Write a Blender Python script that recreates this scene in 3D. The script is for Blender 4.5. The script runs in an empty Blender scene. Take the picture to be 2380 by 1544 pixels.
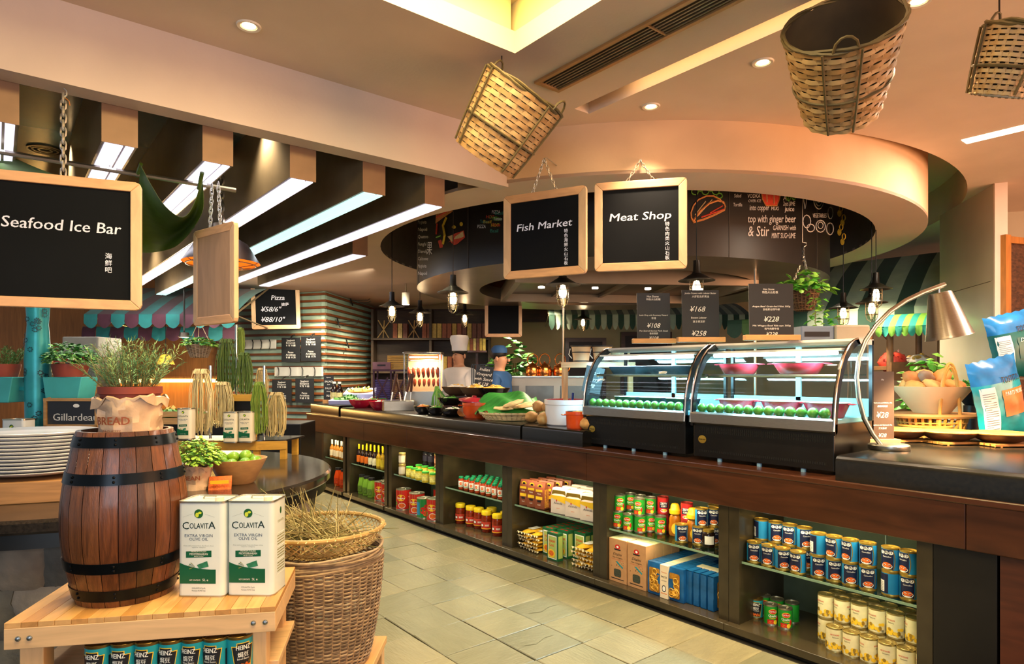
import bpy, bmesh, math, random
from mathutils import Matrix, Vector
import mathutils.noise as mnoise
random.seed(7)
scene = bpy.context.scene
COL = scene.collection
PI = math.pi

# ------------------------------------------------------------------ camera
EYE = 1.45                      # eye height in metres
FPX = 1490.0                    # focal length in pixels of the 2380 px wide frame
YAW = math.atan(1200 / FPX)     # the room's axes against the viewing direction
HZN = 868.0                     # row of the horizon
S_, C_ = math.sin(YAW), math.cos(YAW)
cam_d = bpy.data.cameras.new('camera')
cam_d.sensor_width = 36.0
cam_d.lens = FPX / 2380 * 36.0
cam_d.shift_y = (HZN - 772) / 2380
cam_d.clip_start = 0.05
cam = bpy.data.objects.new('camera', cam_d)
COL.objects.link(cam)
cam.location = (0, 0, EYE)
cam.rotation_euler = (PI / 2, 0, -YAW)
scene.camera = cam

# ------------------------------------------------------------------ world, exposure
scene.view_settings.view_transform = 'Standard'
scene.view_settings.look = 'None'
scene.view_settings.gamma = 1.0
scene.view_settings.use_curve_mapping = False
scene.view_settings.exposure = 0.34
w = bpy.data.worlds.new('world')
scene.world = w
w.use_nodes = True
bg = w.node_tree.nodes['Background']
bg.inputs[0].default_value = (0.80, 0.90, 1.0, 1)
bg.inputs[1].default_value = 0.30
cy = scene.cycles
cy.max_bounces = 7
cy.diffuse_bounces = 3
cy.glossy_bounces = 3
cy.transmission_bounces = 6
cy.transparent_max_bounces = 12
cy.sample_clamp_indirect = 4.0
cy.caustics_reflective = False
cy.caustics_refractive = False
cy.blur_glossy = 0.5

def light(kind, name, loc, power, color=(1, .75, .5), size=.1, size_y=None, rot=(0, 0, 0), spot=None, blend=.6, soft=None):
    d = bpy.data.lights.new(name, kind)
    d.energy = power
    d.color = color
    if kind == 'AREA':
        d.shape = 'RECTANGLE' if size_y else 'DISK'
        d.size = size
        if size_y: d.size_y = size_y
    else:
        d.shadow_soft_size = soft or size
    if kind == 'SPOT':
        d.spot_size = spot; d.spot_blend = blend
    o = bpy.data.objects.new(name, d)
    COL.objects.link(o)
    o.location = loc
    o.rotation_euler = rot
    return o
WARM = (1.0, .66, .36)
AMBER = (1.0, .50, .20)
COOL = (.45, .80, 1.0)
# large lights: ceiling well, light slot, added fill for assumed daylight behind the viewer, two added warm fills
light('AREA', 'ceiling_well_light', (.9, 1.4, 3.12), 62, (1, .80, .42), 1.6, 1.5)
light('AREA', 'assumed_daylight_fill', (-2.6, -2.2, 1.9), 70, (.74, .87, 1.0), 2.4, 1.8, rot=(math.radians(82), 0, math.radians(-45)))  # added area fill inside the rear wall, standing in for assumed daylight
light('AREA', 'warm_fill', (5.2, -2.8, 1.5), 250, (1, .47, .21), 4.0, 2.0, rot=(math.radians(128), 0, math.radians(8)))
light('AREA', 'warm_fill_near', (1.2, -2.8, 1.7), 24, (1, .80, .62), 3.0, 1.8, rot=(math.radians(95), 0, 0))
def aim(o, p): o.rotation_euler = (Vector(p) - o.location).to_track_quat('-Z', 'Y').to_euler()
# light of the hood bulbs; then added rear and bar fill spots without fixtures
light('AREA', 'hood_light', (4.68, 4.24, 2.18), 75, (1, .80, .55), 1.5, 1.0, rot=(0, 0, -YAW))
for lx, ly in ((3.3, 8.2), (4.6, 8.6), (6.2, 7.2), (6.5, 2.9)): light('SPOT', 'rear_fill', (lx, ly, 2.57), 210, (1, .86, .60), .05, spot=math.radians(130), blend=.7)
for lx, ly in ((.9, 6.6), (2.0, 5.9), (.3, 4.6), (1.1, 3.5)): light('SPOT', 'bar_fill', (lx, ly, 2.80), 80, (1, .86, .62), .05, spot=math.radians(110), blend=.7)

def ray(px, py):
    k = (px - 1190) / FPX
    return Vector((S_ + C_ * k, C_ - S_ * k, -(py - HZN) / FPX))
def at(px, py, X=None, Y=None, Z=None, d=None):
    r = ray(px, py)
    t = X / r.x if X is not None else Y / r.y if Y is not None else (Z - EYE) / r.z if Z is not None else d
    return r * t + Vector((0, 0, EYE))
def plan(px, d):                # floor plan point at view depth d
    p = at(px, HZN, d=d)
    return p.x, p.y
def depth_at(px, X): return X / (S_ + C_ * (px - 1190) / FPX)   # view depth where a bearing meets the plane X
CR = -YAW                       # rotation that faces a thing's front (local -Y) to the viewer

# ------------------------------------------------------------------ materials
def rgb(h):
    h = h.lstrip('#')
    v = [int(h[i:i + 2], 16) / 255 for i in (0, 2, 4)]
    return [x / 12.92 if x <= .04045 else ((x + .055) / 1.055) ** 2.4 for x in v]
MATS = {}
def mat(name, hexc='#888888', rough=.5, metal=0, var=.12, scale=8, bump=0, bscale=None, emit=0, trans=0, coat=0, kind='noise',
        stretch=(1, 1, 1), hex2=None, ior=1.45, spec=.5, ecol=None, sheen=0, detail=3):
    if name in MATS: return MATS[name]
    m = bpy.data.materials.new(name)
    m.use_nodes = True
    nt = m.node_tree; N = nt.nodes; L = nt.links
    b = N['Principled BSDF']
    c = rgb(hexc)
    c2 = rgb(hex2) if hex2 else [x * (1 - var) for x in c]
    c1 = c if hex2 else [min(1, x * (1 + var)) for x in c]
    tc = N.new('ShaderNodeTexCoord'); mp = N.new('ShaderNodeMapping')
    mp.inputs['Scale'].default_value = stretch
    L.new(tc.outputs['Object'], mp.inputs[0])
    if kind == 'wood':
        t = N.new('ShaderNodeTexNoise'); t.inputs['Scale'].default_value = scale; t.inputs['Detail'].default_value = 6
        t.inputs['Distortion'].default_value = 1.2
    elif kind == 'wave':
        t = N.new('ShaderNodeTexWave'); t.inputs['Scale'].default_value = scale; t.inputs['Distortion'].default_value = 6
        t.inputs['Detail'].default_value = 3
    elif kind == 'voronoi':
        t = N.new('ShaderNodeTexVoronoi'); t.inputs['Scale'].default_value = scale
    else:
        t = N.new('ShaderNodeTexNoise'); t.inputs['Scale'].default_value = scale; t.inputs['Detail'].default_value = detail
    L.new(mp.outputs[0], t.inputs['Vector'])
    rp = N.new('ShaderNodeValToRGB')
    rp.color_ramp.elements[0].position = .3; rp.color_ramp.elements[1].position = .7
    rp.color_ramp.elements[0].color = (*c2, 1); rp.color_ramp.elements[1].color = (*c1, 1)
    L.new(t.outputs[0], rp.inputs[0])
    L.new(rp.outputs[0], b.inputs['Base Color'])
    b.inputs['Roughness'].default_value = rough
    b.inputs['Metallic'].default_value = metal
    b.inputs['IOR'].default_value = ior
    b.inputs['Specular IOR Level'].default_value = spec
    if coat: b.inputs['Coat Weight'].default_value = coat; b.inputs['Coat Roughness'].default_value = .12
    if sheen: b.inputs['Sheen Weight'].default_value = sheen
    if trans: b.inputs['Transmission Weight'].default_value = trans
    if emit:
        b.inputs['Emission Color'].default_value = (*(rgb(ecol) if ecol else c), 1); b.inputs['Emission Strength'].default_value = emit
    if bump:
        bt = t
        if bscale:
            bt = N.new('ShaderNodeTexNoise'); bt.inputs['Scale'].default_value = bscale; bt.inputs['Detail'].default_value = 4
            L.new(mp.outputs[0], bt.inputs['Vector'])
        bp = N.new('ShaderNodeBump'); bp.inputs['Strength'].default_value = bump; bp.inputs['Distance'].default_value = .01
        L.new(bt.outputs[0], bp.inputs['Height']); L.new(bp.outputs[0], b.inputs['Normal'])
    MATS[name] = m
    return m
def glass_mat(name, tint='#eef8f4', alpha=.12, rough=.03):
    """thin clear pane: mostly see-through with a glossy reflection"""
    if name in MATS: return MATS[name]
    m = bpy.data.materials.new(name); m.use_nodes = True
    nt = m.node_tree; N = nt.nodes; L = nt.links
    N.remove(N['Principled BSDF'])
    tr = N.new('ShaderNodeBsdfTransparent'); tr.inputs[0].default_value = (*[.97 * x for x in rgb(tint)], 1)
    gl = N.new('ShaderNodeBsdfGlossy'); gl.inputs['Roughness'].default_value = rough
    nz = N.new('ShaderNodeTexNoise'); nz.inputs['Scale'].default_value = 5
    lw = N.new('ShaderNodeLayerWeight'); lw.inputs[0].default_value = .5
    pw = N.new('ShaderNodeMath'); pw.operation = 'POWER'; pw.inputs[1].default_value = 4
    sc_ = N.new('ShaderNodeMath'); sc_.operation = 'MULTIPLY'; sc_.inputs[1].default_value = .55
    ad = N.new('ShaderNodeMath'); ad.operation = 'MULTIPLY_ADD'; ad.inputs[1].default_value = alpha * .5
    L.new(lw.outputs['Facing'], pw.inputs[0]); L.new(pw.outputs[0], sc_.inputs[0])
    L.new(nz.outputs[0], ad.inputs[0]); L.new(sc_.outputs[0], ad.inputs[2])
    mx = N.new('ShaderNodeMixShader')
    L.new(ad.outputs[0], mx.inputs[0]); L.new(tr.outputs[0], mx.inputs[1]); L.new(gl.outputs[0], mx.inputs[2])
    L.new(mx.outputs[0], N['Material Output'].inputs[0])
    MATS[name] = m
    return m

# ------------------------------------------------------------------ geometry collector
TXT = {}
def text_mesh(s, shear=0.0, bold=0.0):
    k = (s, shear, bold)
    if k in TXT: return TXT[k]
    cu = bpy.data.curves.new('t', 'FONT'); cu.body = s; cu.shear = shear
    cu.resolution_u = 2; cu.size = 1; cu.space_line = .95
    o = bpy.data.objects.new('t', cu)
    me = bpy.data.meshes.new_from_object(o)
    v = [(p.co.x, p.co.y) for p in me.vertices]; f = [tuple(q.vertices) for q in me.polygons]
    bpy.data.objects.remove(o); bpy.data.curves.remove(cu); bpy.data.meshes.remove(me)
    if bold:                    # heavier strokes: the same glyphs once more, shifted sideways
        n = len(v); v = [(x - bold * .8, y) for x, y in v] + [(x + bold * .8, y + bold * .3) for x, y in v]; f = f + [tuple(i + n for i in q) for q in f]
    TXT[k] = (v, f)
    return TXT[k]

class G:
    def __init__(s): s.v = []; s.f = []; s.m = []; s.T = None
    def add(s, v, f, m=0):
        o = len(s.v)
        if s.T is not None: v = [tuple(s.T @ Vector(p)) for p in v]
        s.v += [tuple(p) for p in v]
        s.f += [tuple(i + o for i in q) for q in f]
        s.m += [m] * len(f)
        return s
    def box(s, x0, y0, z0, x1, y1, z1, m=0):
        v = [(x, y, z) for z in (z0, z1) for y in (y0, y1) for x in (x0, x1)]
        return s.add(v, [(0, 2, 3, 1), (4, 5, 7, 6), (0, 1, 5, 4), (2, 6, 7, 3), (0, 4, 6, 2), (1, 3, 7, 5)], m)
    def cbox(s, c, d, m=0, rz=0, R=None):
        x, y, z = [q / 2 for q in d]
        M = Matrix.Translation(c) @ (R.to_4x4() if R else Matrix.Rotation(rz, 4, 'Z'))
        v = [tuple(M @ Vector((a, b, e))) for e in (-z, z) for b in (-y, y) for a in (-x, x)]
        return s.add(v, [(0, 2, 3, 1), (4, 5, 7, 6), (0, 1, 5, 4), (2, 6, 7, 3), (0, 4, 6, 2), (1, 3, 7, 5)], m)
    def lathe(s, prof, n=20, m=0, c=(0, 0, 0), a0=0, a1=2 * PI, sx=1, sy=1, wob=None):
        full = abs(a1 - a0 - 2 * PI) < 1e-6
        k = n if full else n + 1
        v = []; f = []
        for r, z in prof:
            for i in range(k):
                a = a0 + (a1 - a0) * i / n
                rr = r * (1 + wob(a, z)) if wob else r
                v.append((c[0] + rr * sx * math.cos(a), c[1] + rr * sy * math.sin(a), c[2] + z))
        for j in range(len(prof) - 1):
            for i in range(n):
                a, b = j * k + i, j * k + (i + 1) % k
                f.append((a, b, b + k, a + k))
        if isinstance(m, (list, tuple)):
            o = len(s.f); s.add(v, f, 0)
            for j in range(len(prof) - 1):
                for i in range(n): s.m[o + j * n + i] = m[j]
            return s
        return s.add(v, f, m)
    def disc(s, r, z, n=20, m=0, c=(0, 0, 0), up=True):
        v = [(c[0] + r * math.cos(2 * PI * i / n), c[1] + r * math.sin(2 * PI * i / n), c[2] + z) for i in range(n)]
        q = tuple(range(n))
        return s.add(v, [q if up else q[::-1]], m)
    def cyl(s, r, z0, z1, n=16, m=0, c=(0, 0, 0), r2=None):
        r2 = r if r2 is None else r2
        s.lathe([(r, z0), (r2, z1)], n, m, c)
        s.disc(r, z0, n, m, c, False); return s.disc(r2, z1, n, m, c, True)
    def tube(s, pts, r, n=6, m=0, closed=False, caps=True):
        pts = [Vector(p) for p in pts]; K = len(pts)
        v = []; f = []
        up = None
        for i, p in enumerate(pts):
            a = pts[(i - 1) % K] if (closed or i > 0) else p
            b = pts[(i + 1) % K] if (closed or i < K - 1) else p
            t = (b - a).normalized() if (b - a).length > 1e-9 else Vector((0, 0, 1))
            if up is None:
                up = Vector((0, 0, 1)) if abs(t.z) < .9 else Vector((1, 0, 0))
            x = up - t * up.dot(t)
            if x.length < 1e-6: x = t.orthogonal()
            x.normalize(); y = t.cross(x); up = x
            rr = r[i] if isinstance(r, (list, tuple)) else r
            for j in range(n):
                an = 2 * PI * j / n
                v.append(tuple(p + (x * math.cos(an) + y * math.sin(an)) * rr))
        R = K if closed else K - 1
        for i in range(R):
            for j in range(n):
                a = i * n; b = ((i + 1) % K) * n
                f.append((a + j, a + (j + 1) % n, b + (j + 1) % n, b + j))
        if caps and not closed:
            f.append(tuple(range(n))[::-1]); f.append(tuple((K - 1) * n + j for j in range(n)))
        return s.add(v, f, m)
    def ell(s, c, r, m=0, nu=12, nv=8, amp=0, seed=0, fs=3):
        v = [(0, 0, -1)]; f = []
        for j in range(1, nv):
            ph = -PI / 2 + PI * j / nv
            for i in range(nu):
                a = 2 * PI * i / nu
                v.append((math.cos(ph) * math.cos(a), math.cos(ph) * math.sin(a), math.sin(ph)))
        v.append((0, 0, 1))
        out = []
        for p in v:
            q = Vector(p)
            k = 1 + amp * mnoise.noise(q * fs + Vector((seed * 3.7, seed, 0))) if amp else 1
            out.append((c[0] + q.x * r[0] * k, c[1] + q.y * r[1] * k, c[2] + q.z * r[2] * k))
        for i in range(nu): f.append((0, 1 + (i + 1) % nu, 1 + i))
        for j in range(nv - 2):
            for i in range(nu):
                a = 1 + j * nu; b = a + nu
                f.append((a + i, a + (i + 1) % nu, b + (i + 1) % nu, b + i))
        e = len(v) - 1; a = 1 + (nv - 2) * nu
        for i in range(nu): f.append((a + i, a + (i + 1) % nu, e))
        return s.add(out, f, m)
    def grid(s, P, m=0, th=0):
        """P: rows of points; optional thickness along the normal (approximate)"""
        R, C = len(P), len(P[0])
        v = [p for row in P for p in row]
        f = [(i * C + j, i * C + j + 1, (i + 1) * C + j + 1, (i + 1) * C + j) for i in range(R - 1) for j in range(C - 1)]
        if th:
            nb = []
            for i in range(R):
                for j in range(C):
                    a = Vector(P[min(i + 1, R - 1)][j]) - Vector(P[max(i - 1, 0)][j])
                    b = Vector(P[i][min(j + 1, C - 1)]) - Vector(P[i][max(j - 1, 0)])
                    nn = b.cross(a)
                    nn = nn.normalized() if nn.length > 1e-9 else Vector((0, 0, 1))
                    nb.append(tuple(Vector(P[i][j]) + nn * -th))
            o = R * C
            v = v + nb
            f += [tuple(q + o for q in g[::-1]) for g in f[:]]
            edge = [j for j in range(C)] + [i * C + C - 1 for i in range(1, R)] + [(R - 1) * C + j for j in range(C - 2, -1, -1)] + [i * C for i in range(R - 2, 0, -1)]
            for a, b in zip(edge, edge[1:] + edge[:1]): f.append((b, a, a + o, b + o))
        return s.add(v, f, m)
    def prism(s, poly, a, b, axis='y', m=0):
        """poly: (u, v) outline; axis y: u=x v=z extruded a..b in y; axis z: u=x v=y; axis x: u=y v=z"""
        mk = {'y': lambda u, v, w: (u, w, v), 'z': lambda u, v, w: (u, v, w), 'x': lambda u, v, w: (w, u, v)}[axis]
        n = len(poly)
        v = [mk(p[0], p[1], a) for p in poly] + [mk(p[0], p[1], b) for p in poly]
        f = [tuple(range(n)), tuple(range(n, 2 * n))[::-1]] + [(i, n + i, n + (i + 1) % n, (i + 1) % n) for i in range(n)]
        return s.add(v, f, m)
    def text(s, t, size, x, z, y=0, m=0, align=0, shear=0, bold=0, wrap=None, width=None, wa=0, rot=0):
        """lettering on a vertical face looking to -Y (or wrapped on a cylinder of radius wrap)"""
        v, f = text_mesh(t, shear, bold)
        if not v: return s
        x0 = min(p[0] for p in v); x1 = max(p[0] for p in v)
        k = size; kx = size
        if width: kx = width / max(1e-6, x1 - x0)
        off = -(x0 + (x1 - x0) * align) * kx
        out = []
        cr, sr = math.cos(rot), math.sin(rot)
        for p in v:
            u = off + p[0] * kx; w_ = p[1] * k
            u, w_ = u * cr - w_ * sr, u * sr + w_ * cr
            u += x; w_ += z
            if wrap:
                a = u / wrap + wa
                out.append((wrap * math.sin(a), -wrap * math.cos(a), w_))
            else: out.append((u, y, w_))
        return s.add(out, f, m)
    def patch(s, pts, y=0, m=0, wrap=None, wa=0, sub=6):
        """flat print: polygon (x, z) on a face looking to -Y; on a cylinder a strip grid between its left and right edges"""
        if not wrap: return s.add([(p[0], y, p[1]) for p in pts], [tuple(range(len(pts)))], m)
        (x0, z0), (x1, z1) = pts
        v = []
        for i in range(sub + 1):
            a = (x0 + (x1 - x0) * i / sub) / wrap + wa
            v += [(wrap * math.sin(a), -wrap * math.cos(a), z0), (wrap * math.sin(a), -wrap * math.cos(a), z1)]
        return s.add(v, [(2 * i, 2 * i + 2, 2 * i + 3, 2 * i + 1) for i in range(sub)], m)
    def oval(s, x, z, rx, rz, y=0, m=0, wrap=None, wa=0, n=14):
        P = [(x + rx * math.cos(2 * PI * i / n), z + rz * math.sin(2 * PI * i / n)) for i in range(n)]
        if wrap: v = [(wrap * math.sin(p[0] / wrap + wa), -wrap * math.cos(p[0] / wrap + wa), p[1]) for p in P] + [(wrap * 1.002 * math.sin(x / wrap + wa), -wrap * 1.002 * math.cos(x / wrap + wa), z)]
        else: v = [(p[0], y, p[1]) for p in P] + [(x, y, z)]
        return s.add(v, [(i, (i + 1) % n, n) for i in range(n)], m)

def mesh_of(g, name, mats, smooth=40):
    me = bpy.data.meshes.new(name)
    me.from_pydata(g.v, [], g.f)
    for m in (mats if isinstance(mats, (list, tuple)) else [mats]): me.materials.append(m)
    if any(g.m): me.polygons.foreach_set('material_index', g.m)
    if smooth:
        me.polygons.foreach_set('use_smooth', [True] * len(me.polygons))
        me.set_sharp_from_angle(angle=math.radians(smooth))
    me.update()
    return me
def tag(o, label=None, cat=None, group=None, kind=None):
    for k, v in (('label', label), ('category', cat), ('group', group), ('kind', kind)):
        if v: o[k] = v
    return o
def obj(name, g, mats, parent=None, loc=(0, 0, 0), rz=0, label=None, cat=None, group=None, kind=None, smooth=40, bevel=0, seg=2, rot=None):
    me = g if isinstance(g, bpy.types.Mesh) else mesh_of(g, name, mats, smooth)
    o = bpy.data.objects.new(name, me)
    COL.objects.link(o)
    o.location = loc
    o.rotation_euler = rot or (0, 0, rz)
    if parent: o.parent = parent
    if bevel:
        b = o.modifiers.new('bevel', 'BEVEL'); b.width = bevel; b.segments = seg; b.limit_method = 'ANGLE'; b.harden_normals = False
    return tag(o, label, cat, group, kind)
def thing(name, label, cat, loc=(0, 0, 0), rz=0, group=None, kind=None, rot=None):
    o = bpy.data.objects.new(name, None)
    COL.objects.link(o); o.empty_display_size = .05
    o.location = loc; o.rotation_euler = rot or (0, 0, rz)
    return tag(o, label, cat, group, kind)
KIDS = {}
def dup(root, loc=None, rz=None, label=None, group=None, scale=None):
    def cp(o, par):
        c = o.copy(); COL.objects.link(c); c.parent = par
        if o not in KIDS: KIDS[o] = list(o.children)
        for ch in KIDS[o]: cp(ch, c)
        return c
    r = cp(root, None)
    if loc is not None: r.location = loc
    if rz is not None: r.rotation_euler = (root.rotation_euler.x, root.rotation_euler.y, rz)
    if scale: r.scale = (scale,) * 3
    if label: r['label'] = label
    if group: r['group'] = group
    return r
def plate(outer, holes, z0, z1):
    """flat slab with holes between heights z0 and z1"""
    cu = bpy.data.curves.new('p', 'CURVE'); cu.dimensions = '2D'; cu.fill_mode = 'BOTH'; cu.extrude = (z1 - z0) / 2
    for pl in [outer] + holes:
        sp = cu.splines.new('POLY'); sp.points.add(len(pl) - 1); sp.use_cyclic_u = True
        for q, p in zip(sp.points, pl): q.co = (p[0], p[1], 0, 1)
    o = bpy.data.objects.new('p', cu)
    me = bpy.data.meshes.new_from_object(o)
    zc = (z0 + z1) / 2
    g = G(); g.add([(v.co.x, v.co.y, v.co.z + zc) for v in me.vertices], [tuple(p.vertices) for p in me.polygons])
    bpy.data.objects.remove(o); bpy.data.curves.remove(cu); bpy.data.meshes.remove(me)
    return g
def arc(cx, cy_, r, a0, a1, n=40): return [(cx + r * math.cos(a0 + (a1 - a0) * i / n), cy_ + r * math.sin(a0 + (a1 - a0) * i / n)) for i in range(n + 1)]
def rect(x0, y0, x1, y1): return [(x0, y0), (x1, y0), (x1, y1), (x0, y1)]
def rrect(w, h, r, n=4, cx=0, cy_=0):
    out = []
    for sx, sy, a in ((1, -1, -PI / 2), (1, 1, 0), (-1, 1, PI / 2), (-1, -1, PI)):
        for i in range(n + 1):
            t = a + PI / 2 * i / n
            out.append((cx + sx * (w / 2 - r) + r * math.cos(t), cy_ + sy * (h / 2 - r) + r * math.sin(t)))
    return out
# ================================================================== the setting
plaster = mat('plaster', '#d9c3b0', .85, var=.05, scale=3, bump=.08, bscale=60)
plaster_b = mat('beam_plaster', '#cdb9ad', .85, var=.06, scale=2.5, bump=.08, bscale=50)
soffit_m = mat('soffit_paint', '#d5b9a8', .8, var=.03, scale=3)
cream = mat('cream_paint', '#c9b184', .8, var=.05, scale=3)
slate = [mat('slate_%d' % i, h, .30, var=.2, scale=2.6, bump=.25, bscale=14, kind='wood', stretch=(1.2, 5, 1), hex2=h2, spec=.45)
         for i, (h, h2) in enumerate((('#8c8566', '#77735a'), ('#848066', '#706e56'), ('#958c6c', '#7e785e'), ('#7c7a62', '#696852')))]
grout = mat('grout', '#2b2820', .9)
dark_ceiling = mat('dark_ceiling', '#38565e', .22, var=.3, scale=1.5, spec=.6)
dark_metal = mat('dark_metal', '#7d6c54', .32, metal=.3, var=.2, scale=4)
copper_cap = mat('copper_cap', '#80624c', .45, metal=.3, var=.15, scale=6)
steel = mat('brushed_steel', '#b9b4aa', .28, metal=1, var=.08, scale=40, stretch=(1, 1, 12))
steel_hood = mat('hood_steel', '#8d8072', .36, metal=.75, var=.12, scale=3)
black_paint = mat('black_panel', '#14110f', .4, var=.2, scale=6)
chrome = mat('chrome', '#d8d4cc', .15, metal=1, var=.03)
white_diff = mat('light_diffuser', '#efeaff', .3, emit=1.0, ecol='#e9e6ff', var=.02)
cyan_diff = mat('cyan_diffuser', '#d8fff6', .3, emit=.9, ecol='#bff2ec', var=.02)
CX0, CY0 = 4.68, 4.24          # centre of the round canopy
R_OUT, R_IN, R_DRUM, R_HOLE = 2.57, 2.22, 1.89, 1.30
Z_RING, Z_DRUM, Z_CEIL = 2.60, 2.25, 2.90

fl = obj('floor', G().box(-5, -3.2, -.08, 16, 16, -.012), grout, kind='structure')
rs = random.Random(3)
tile_meshes = []
for k in range(10):
    g = G(); a = .326
    b = [(0, 0), (a, 0), (a, a), (0, a)]
    j = [(x + rs.uniform(-.004, .004), y + rs.uniform(-.004, .004)) for x, y in b]
    t = [(x + (.004 if x < .1 else -.004), y + (.004 if y < .1 else -.004)) for x, y in j]
    hh = rs.uniform(-.002, .002)
    g.add([(x, y, -.014) for x, y in j] + [(x, y, -.003 + hh) for x, y in j] + [(x, y, hh + rs.uniform(-.0008, .0008)) for x, y in t],
          [(0, 1, 5, 4), (1, 2, 6, 5), (2, 3, 7, 6), (3, 0, 4, 7), (4, 5, 9, 8), (5, 6, 10, 9), (6, 7, 11, 10), (7, 4, 8, 11), (8, 9, 10, 11)])
    if k in (3, 7):      # a chipped, split slab
        g.add([(.05, .16, hh + .0016), (.13, .135, hh + .0022), (.22, .17, hh + .002), (.30, .15, hh + .0016), (.21, .19, hh + .0022), (.12, .155, hh + .0022)], [(0, 1, 5), (1, 2, 4, 5), (2, 3, 4)])
    tile_meshes.append(mesh_of(g, 'tile', slate[k % 4], 0))
for ix in range(-1, 10):
    for iy in range(-1, 20):
        x = 3.127 - .332 * (ix + 1); y = 1.46 + .33 * iy
        px = x + .165; py = y + .165
        if px > 3.25 or math.hypot(px - .5, py - 4.05) < .85: continue
        rot = rs.randrange(4)
        o = obj('tile', tile_meshes[rs.randrange(10)], None, fl, loc=(x, y, 0))
        o.rotation_euler.z = rot * PI / 2
        dx, dy = [(0, 0), (.326, 0), (.326, .326), (0, .326)][rot]
        o.location = (x + dx, y + dy, 0)

# main ceiling with the light well, the light slot and the round opening
op = arc(5.06, 4.69, 3.14, PI + math.asin((4.69 - 3.1) / 3.14), 2 * PI + .25, 60)
outer = [(-4, -3.2), (11, -3.2), (11, op[-1][1])] + op[::-1] + [(-4, 3.1)]
WX0, WY0, WX1, WY1 = -.45, .35, 1.832, 2.253
slot = rect(2.47, -1.2, 2.58, 2.52)
cl = obj('ceiling', plate(outer, [rect(WX0, WY0, WX1, WY1), slot, rect(2.095, .2, 2.235, 2.40)], Z_CEIL, Z_CEIL + .10), plaster, kind='structure', smooth=0)
g = G()                       # the well's upper rim and lid
for x0, y0, x1, y1 in ((WX0 - .1, WY0 - .1, WX0 + .02, WY1 + .1), (WX1 + .03, WY0 - .1, WX1 + .15, WY1 + .1), (WX0, WY1 + .03, WX1, WY1 + .15), (WX0, WY0 - .15, WX1, WY0 - .02)):
    g.box(x0, y0, 3.0, x1, y1, 3.16)
g.box(WX0 - .2, WY0 - .2, 3.16, WX1 + .2, WY1 + .2, 3.2)
obj('well_lid', G().box(WX0, WY0, 3.155, WX1, WY1, 3.16), mat('well_glow', '#fff0b8', .8, emit=3.0, ecol='#ffe48a', var=.03), cl, smooth=0)  # emission put into the lid for the glow of the lit well
obj('well', g, mat('well_paint', '#efd9a0', .8, var=.03), cl, smooth=0)
obj('slot_lining', G().box(2.40, -1.2, 3.0, 2.65, 2.6, 3.03).box(2.585, -1.2, 2.98, 2.65, 2.6, 3.03), plaster, cl, smooth=0)
light('AREA', 'slot_light', (2.50, .9, 2.985), 3.5, (1, .66, .3), .04, 2.6)
# upper ceiling above everything
obj('ceiling', G().box(-4, 3.1, 3.22, 11, 14, 3.3).box(2.7, -1, 3.22, 11, 3.1, 3.3), soffit_m, kind='structure', smooth=0)
obj('ceiling', G().box(6.2, 4.6, 2.9, 11, 14, 2.98), mat('rear_ceiling', '#b9b493', .8, var=.04), kind='structure', smooth=0)
# air vent
vt = thing('ceiling_vent', 'long brass framed air grille with dark slats in the ceiling', 'vent', (2.165, 1.3, 2.9))
brass = mat('vent_frame', '#b98d5c', .4, metal=.5, var=.1)
g = G()
for x0, y0, x1, y1 in ((-.083, -1.12, -.063, 1.11), (.063, -1.12, .083, 1.11), (-.063, 1.09, .063, 1.11), (-.063, -1.12, .063, -1.10)): g.box(x0, y0, -.012, x1, y1, .01)
obj('frame', g, brass, vt, smooth=0)
obj('back', G().box(-.065, -1.1, .06, .065, 1.09, .07), black_paint, vt, smooth=0)
sl = mesh_of(G().box(-.004, -1.1, -.004, .004, 1.09, .018), 'slat', dark_metal, 0)
for i in range(6): obj('slat', sl, None, vt, loc=(-.052 + .0208 * i, 0, 0))
for y in (-.45, .42): obj('cross_bar', G().box(-.063, y - .004, -.008, .063, y + .004, .0), brass, vt, smooth=0)

# straight beam, round canopy ring, drum
g = G().box(-4, 3.04, 2.58, 2.42, 3.155, 2.92)
obj('trim_1', g, plaster_b, kind='structure', smooth=0)
inn = arc(CX0, CY0, R_IN, 0, 2 * PI, 90)[:-1]
soff = [(2.15, 13.5), (2.15, CY0)] + [p for p in arc(CX0, CY0, R_OUT, PI + .35, 2 * PI + 1.1, 90)] + [(CX0 + R_OUT * math.cos(1.1) - .4, 13.5)]
obj('ceiling_canopy', plate(soff, [inn], Z_RING, Z_RING + .02), soffit_m, kind='structure', smooth=0)
ringp = mat('ring_plaster', '#d8b48e', .8, var=.10, scale=2.2, bump=.06, bscale=70)
g = G().lathe([(R_OUT, Z_RING), (R_OUT, 3.22)], 90, 0, (CX0, CY0, 0), PI + .35, 2 * PI + 1.1)
obj('trim_2', g, ringp, kind='structure', smooth=60)
g = G().lathe([(R_IN, 3.22), (R_IN, Z_RING)], 80, 0, (CX0, CY0, 0))
obj('trim_3', g, mat('ring_inner', '#8f7f72', .7, var=.06), kind='structure', smooth=60)
# edge of the ceiling round the opening
g = G().lathe([(3.14, 2.9), (3.14, 3.22)], 60, 0, (5.06, 4.69, 0), PI + .7, 2 * PI + .25)
obj('trim_4', g, plaster, kind='structure', smooth=60)
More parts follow.
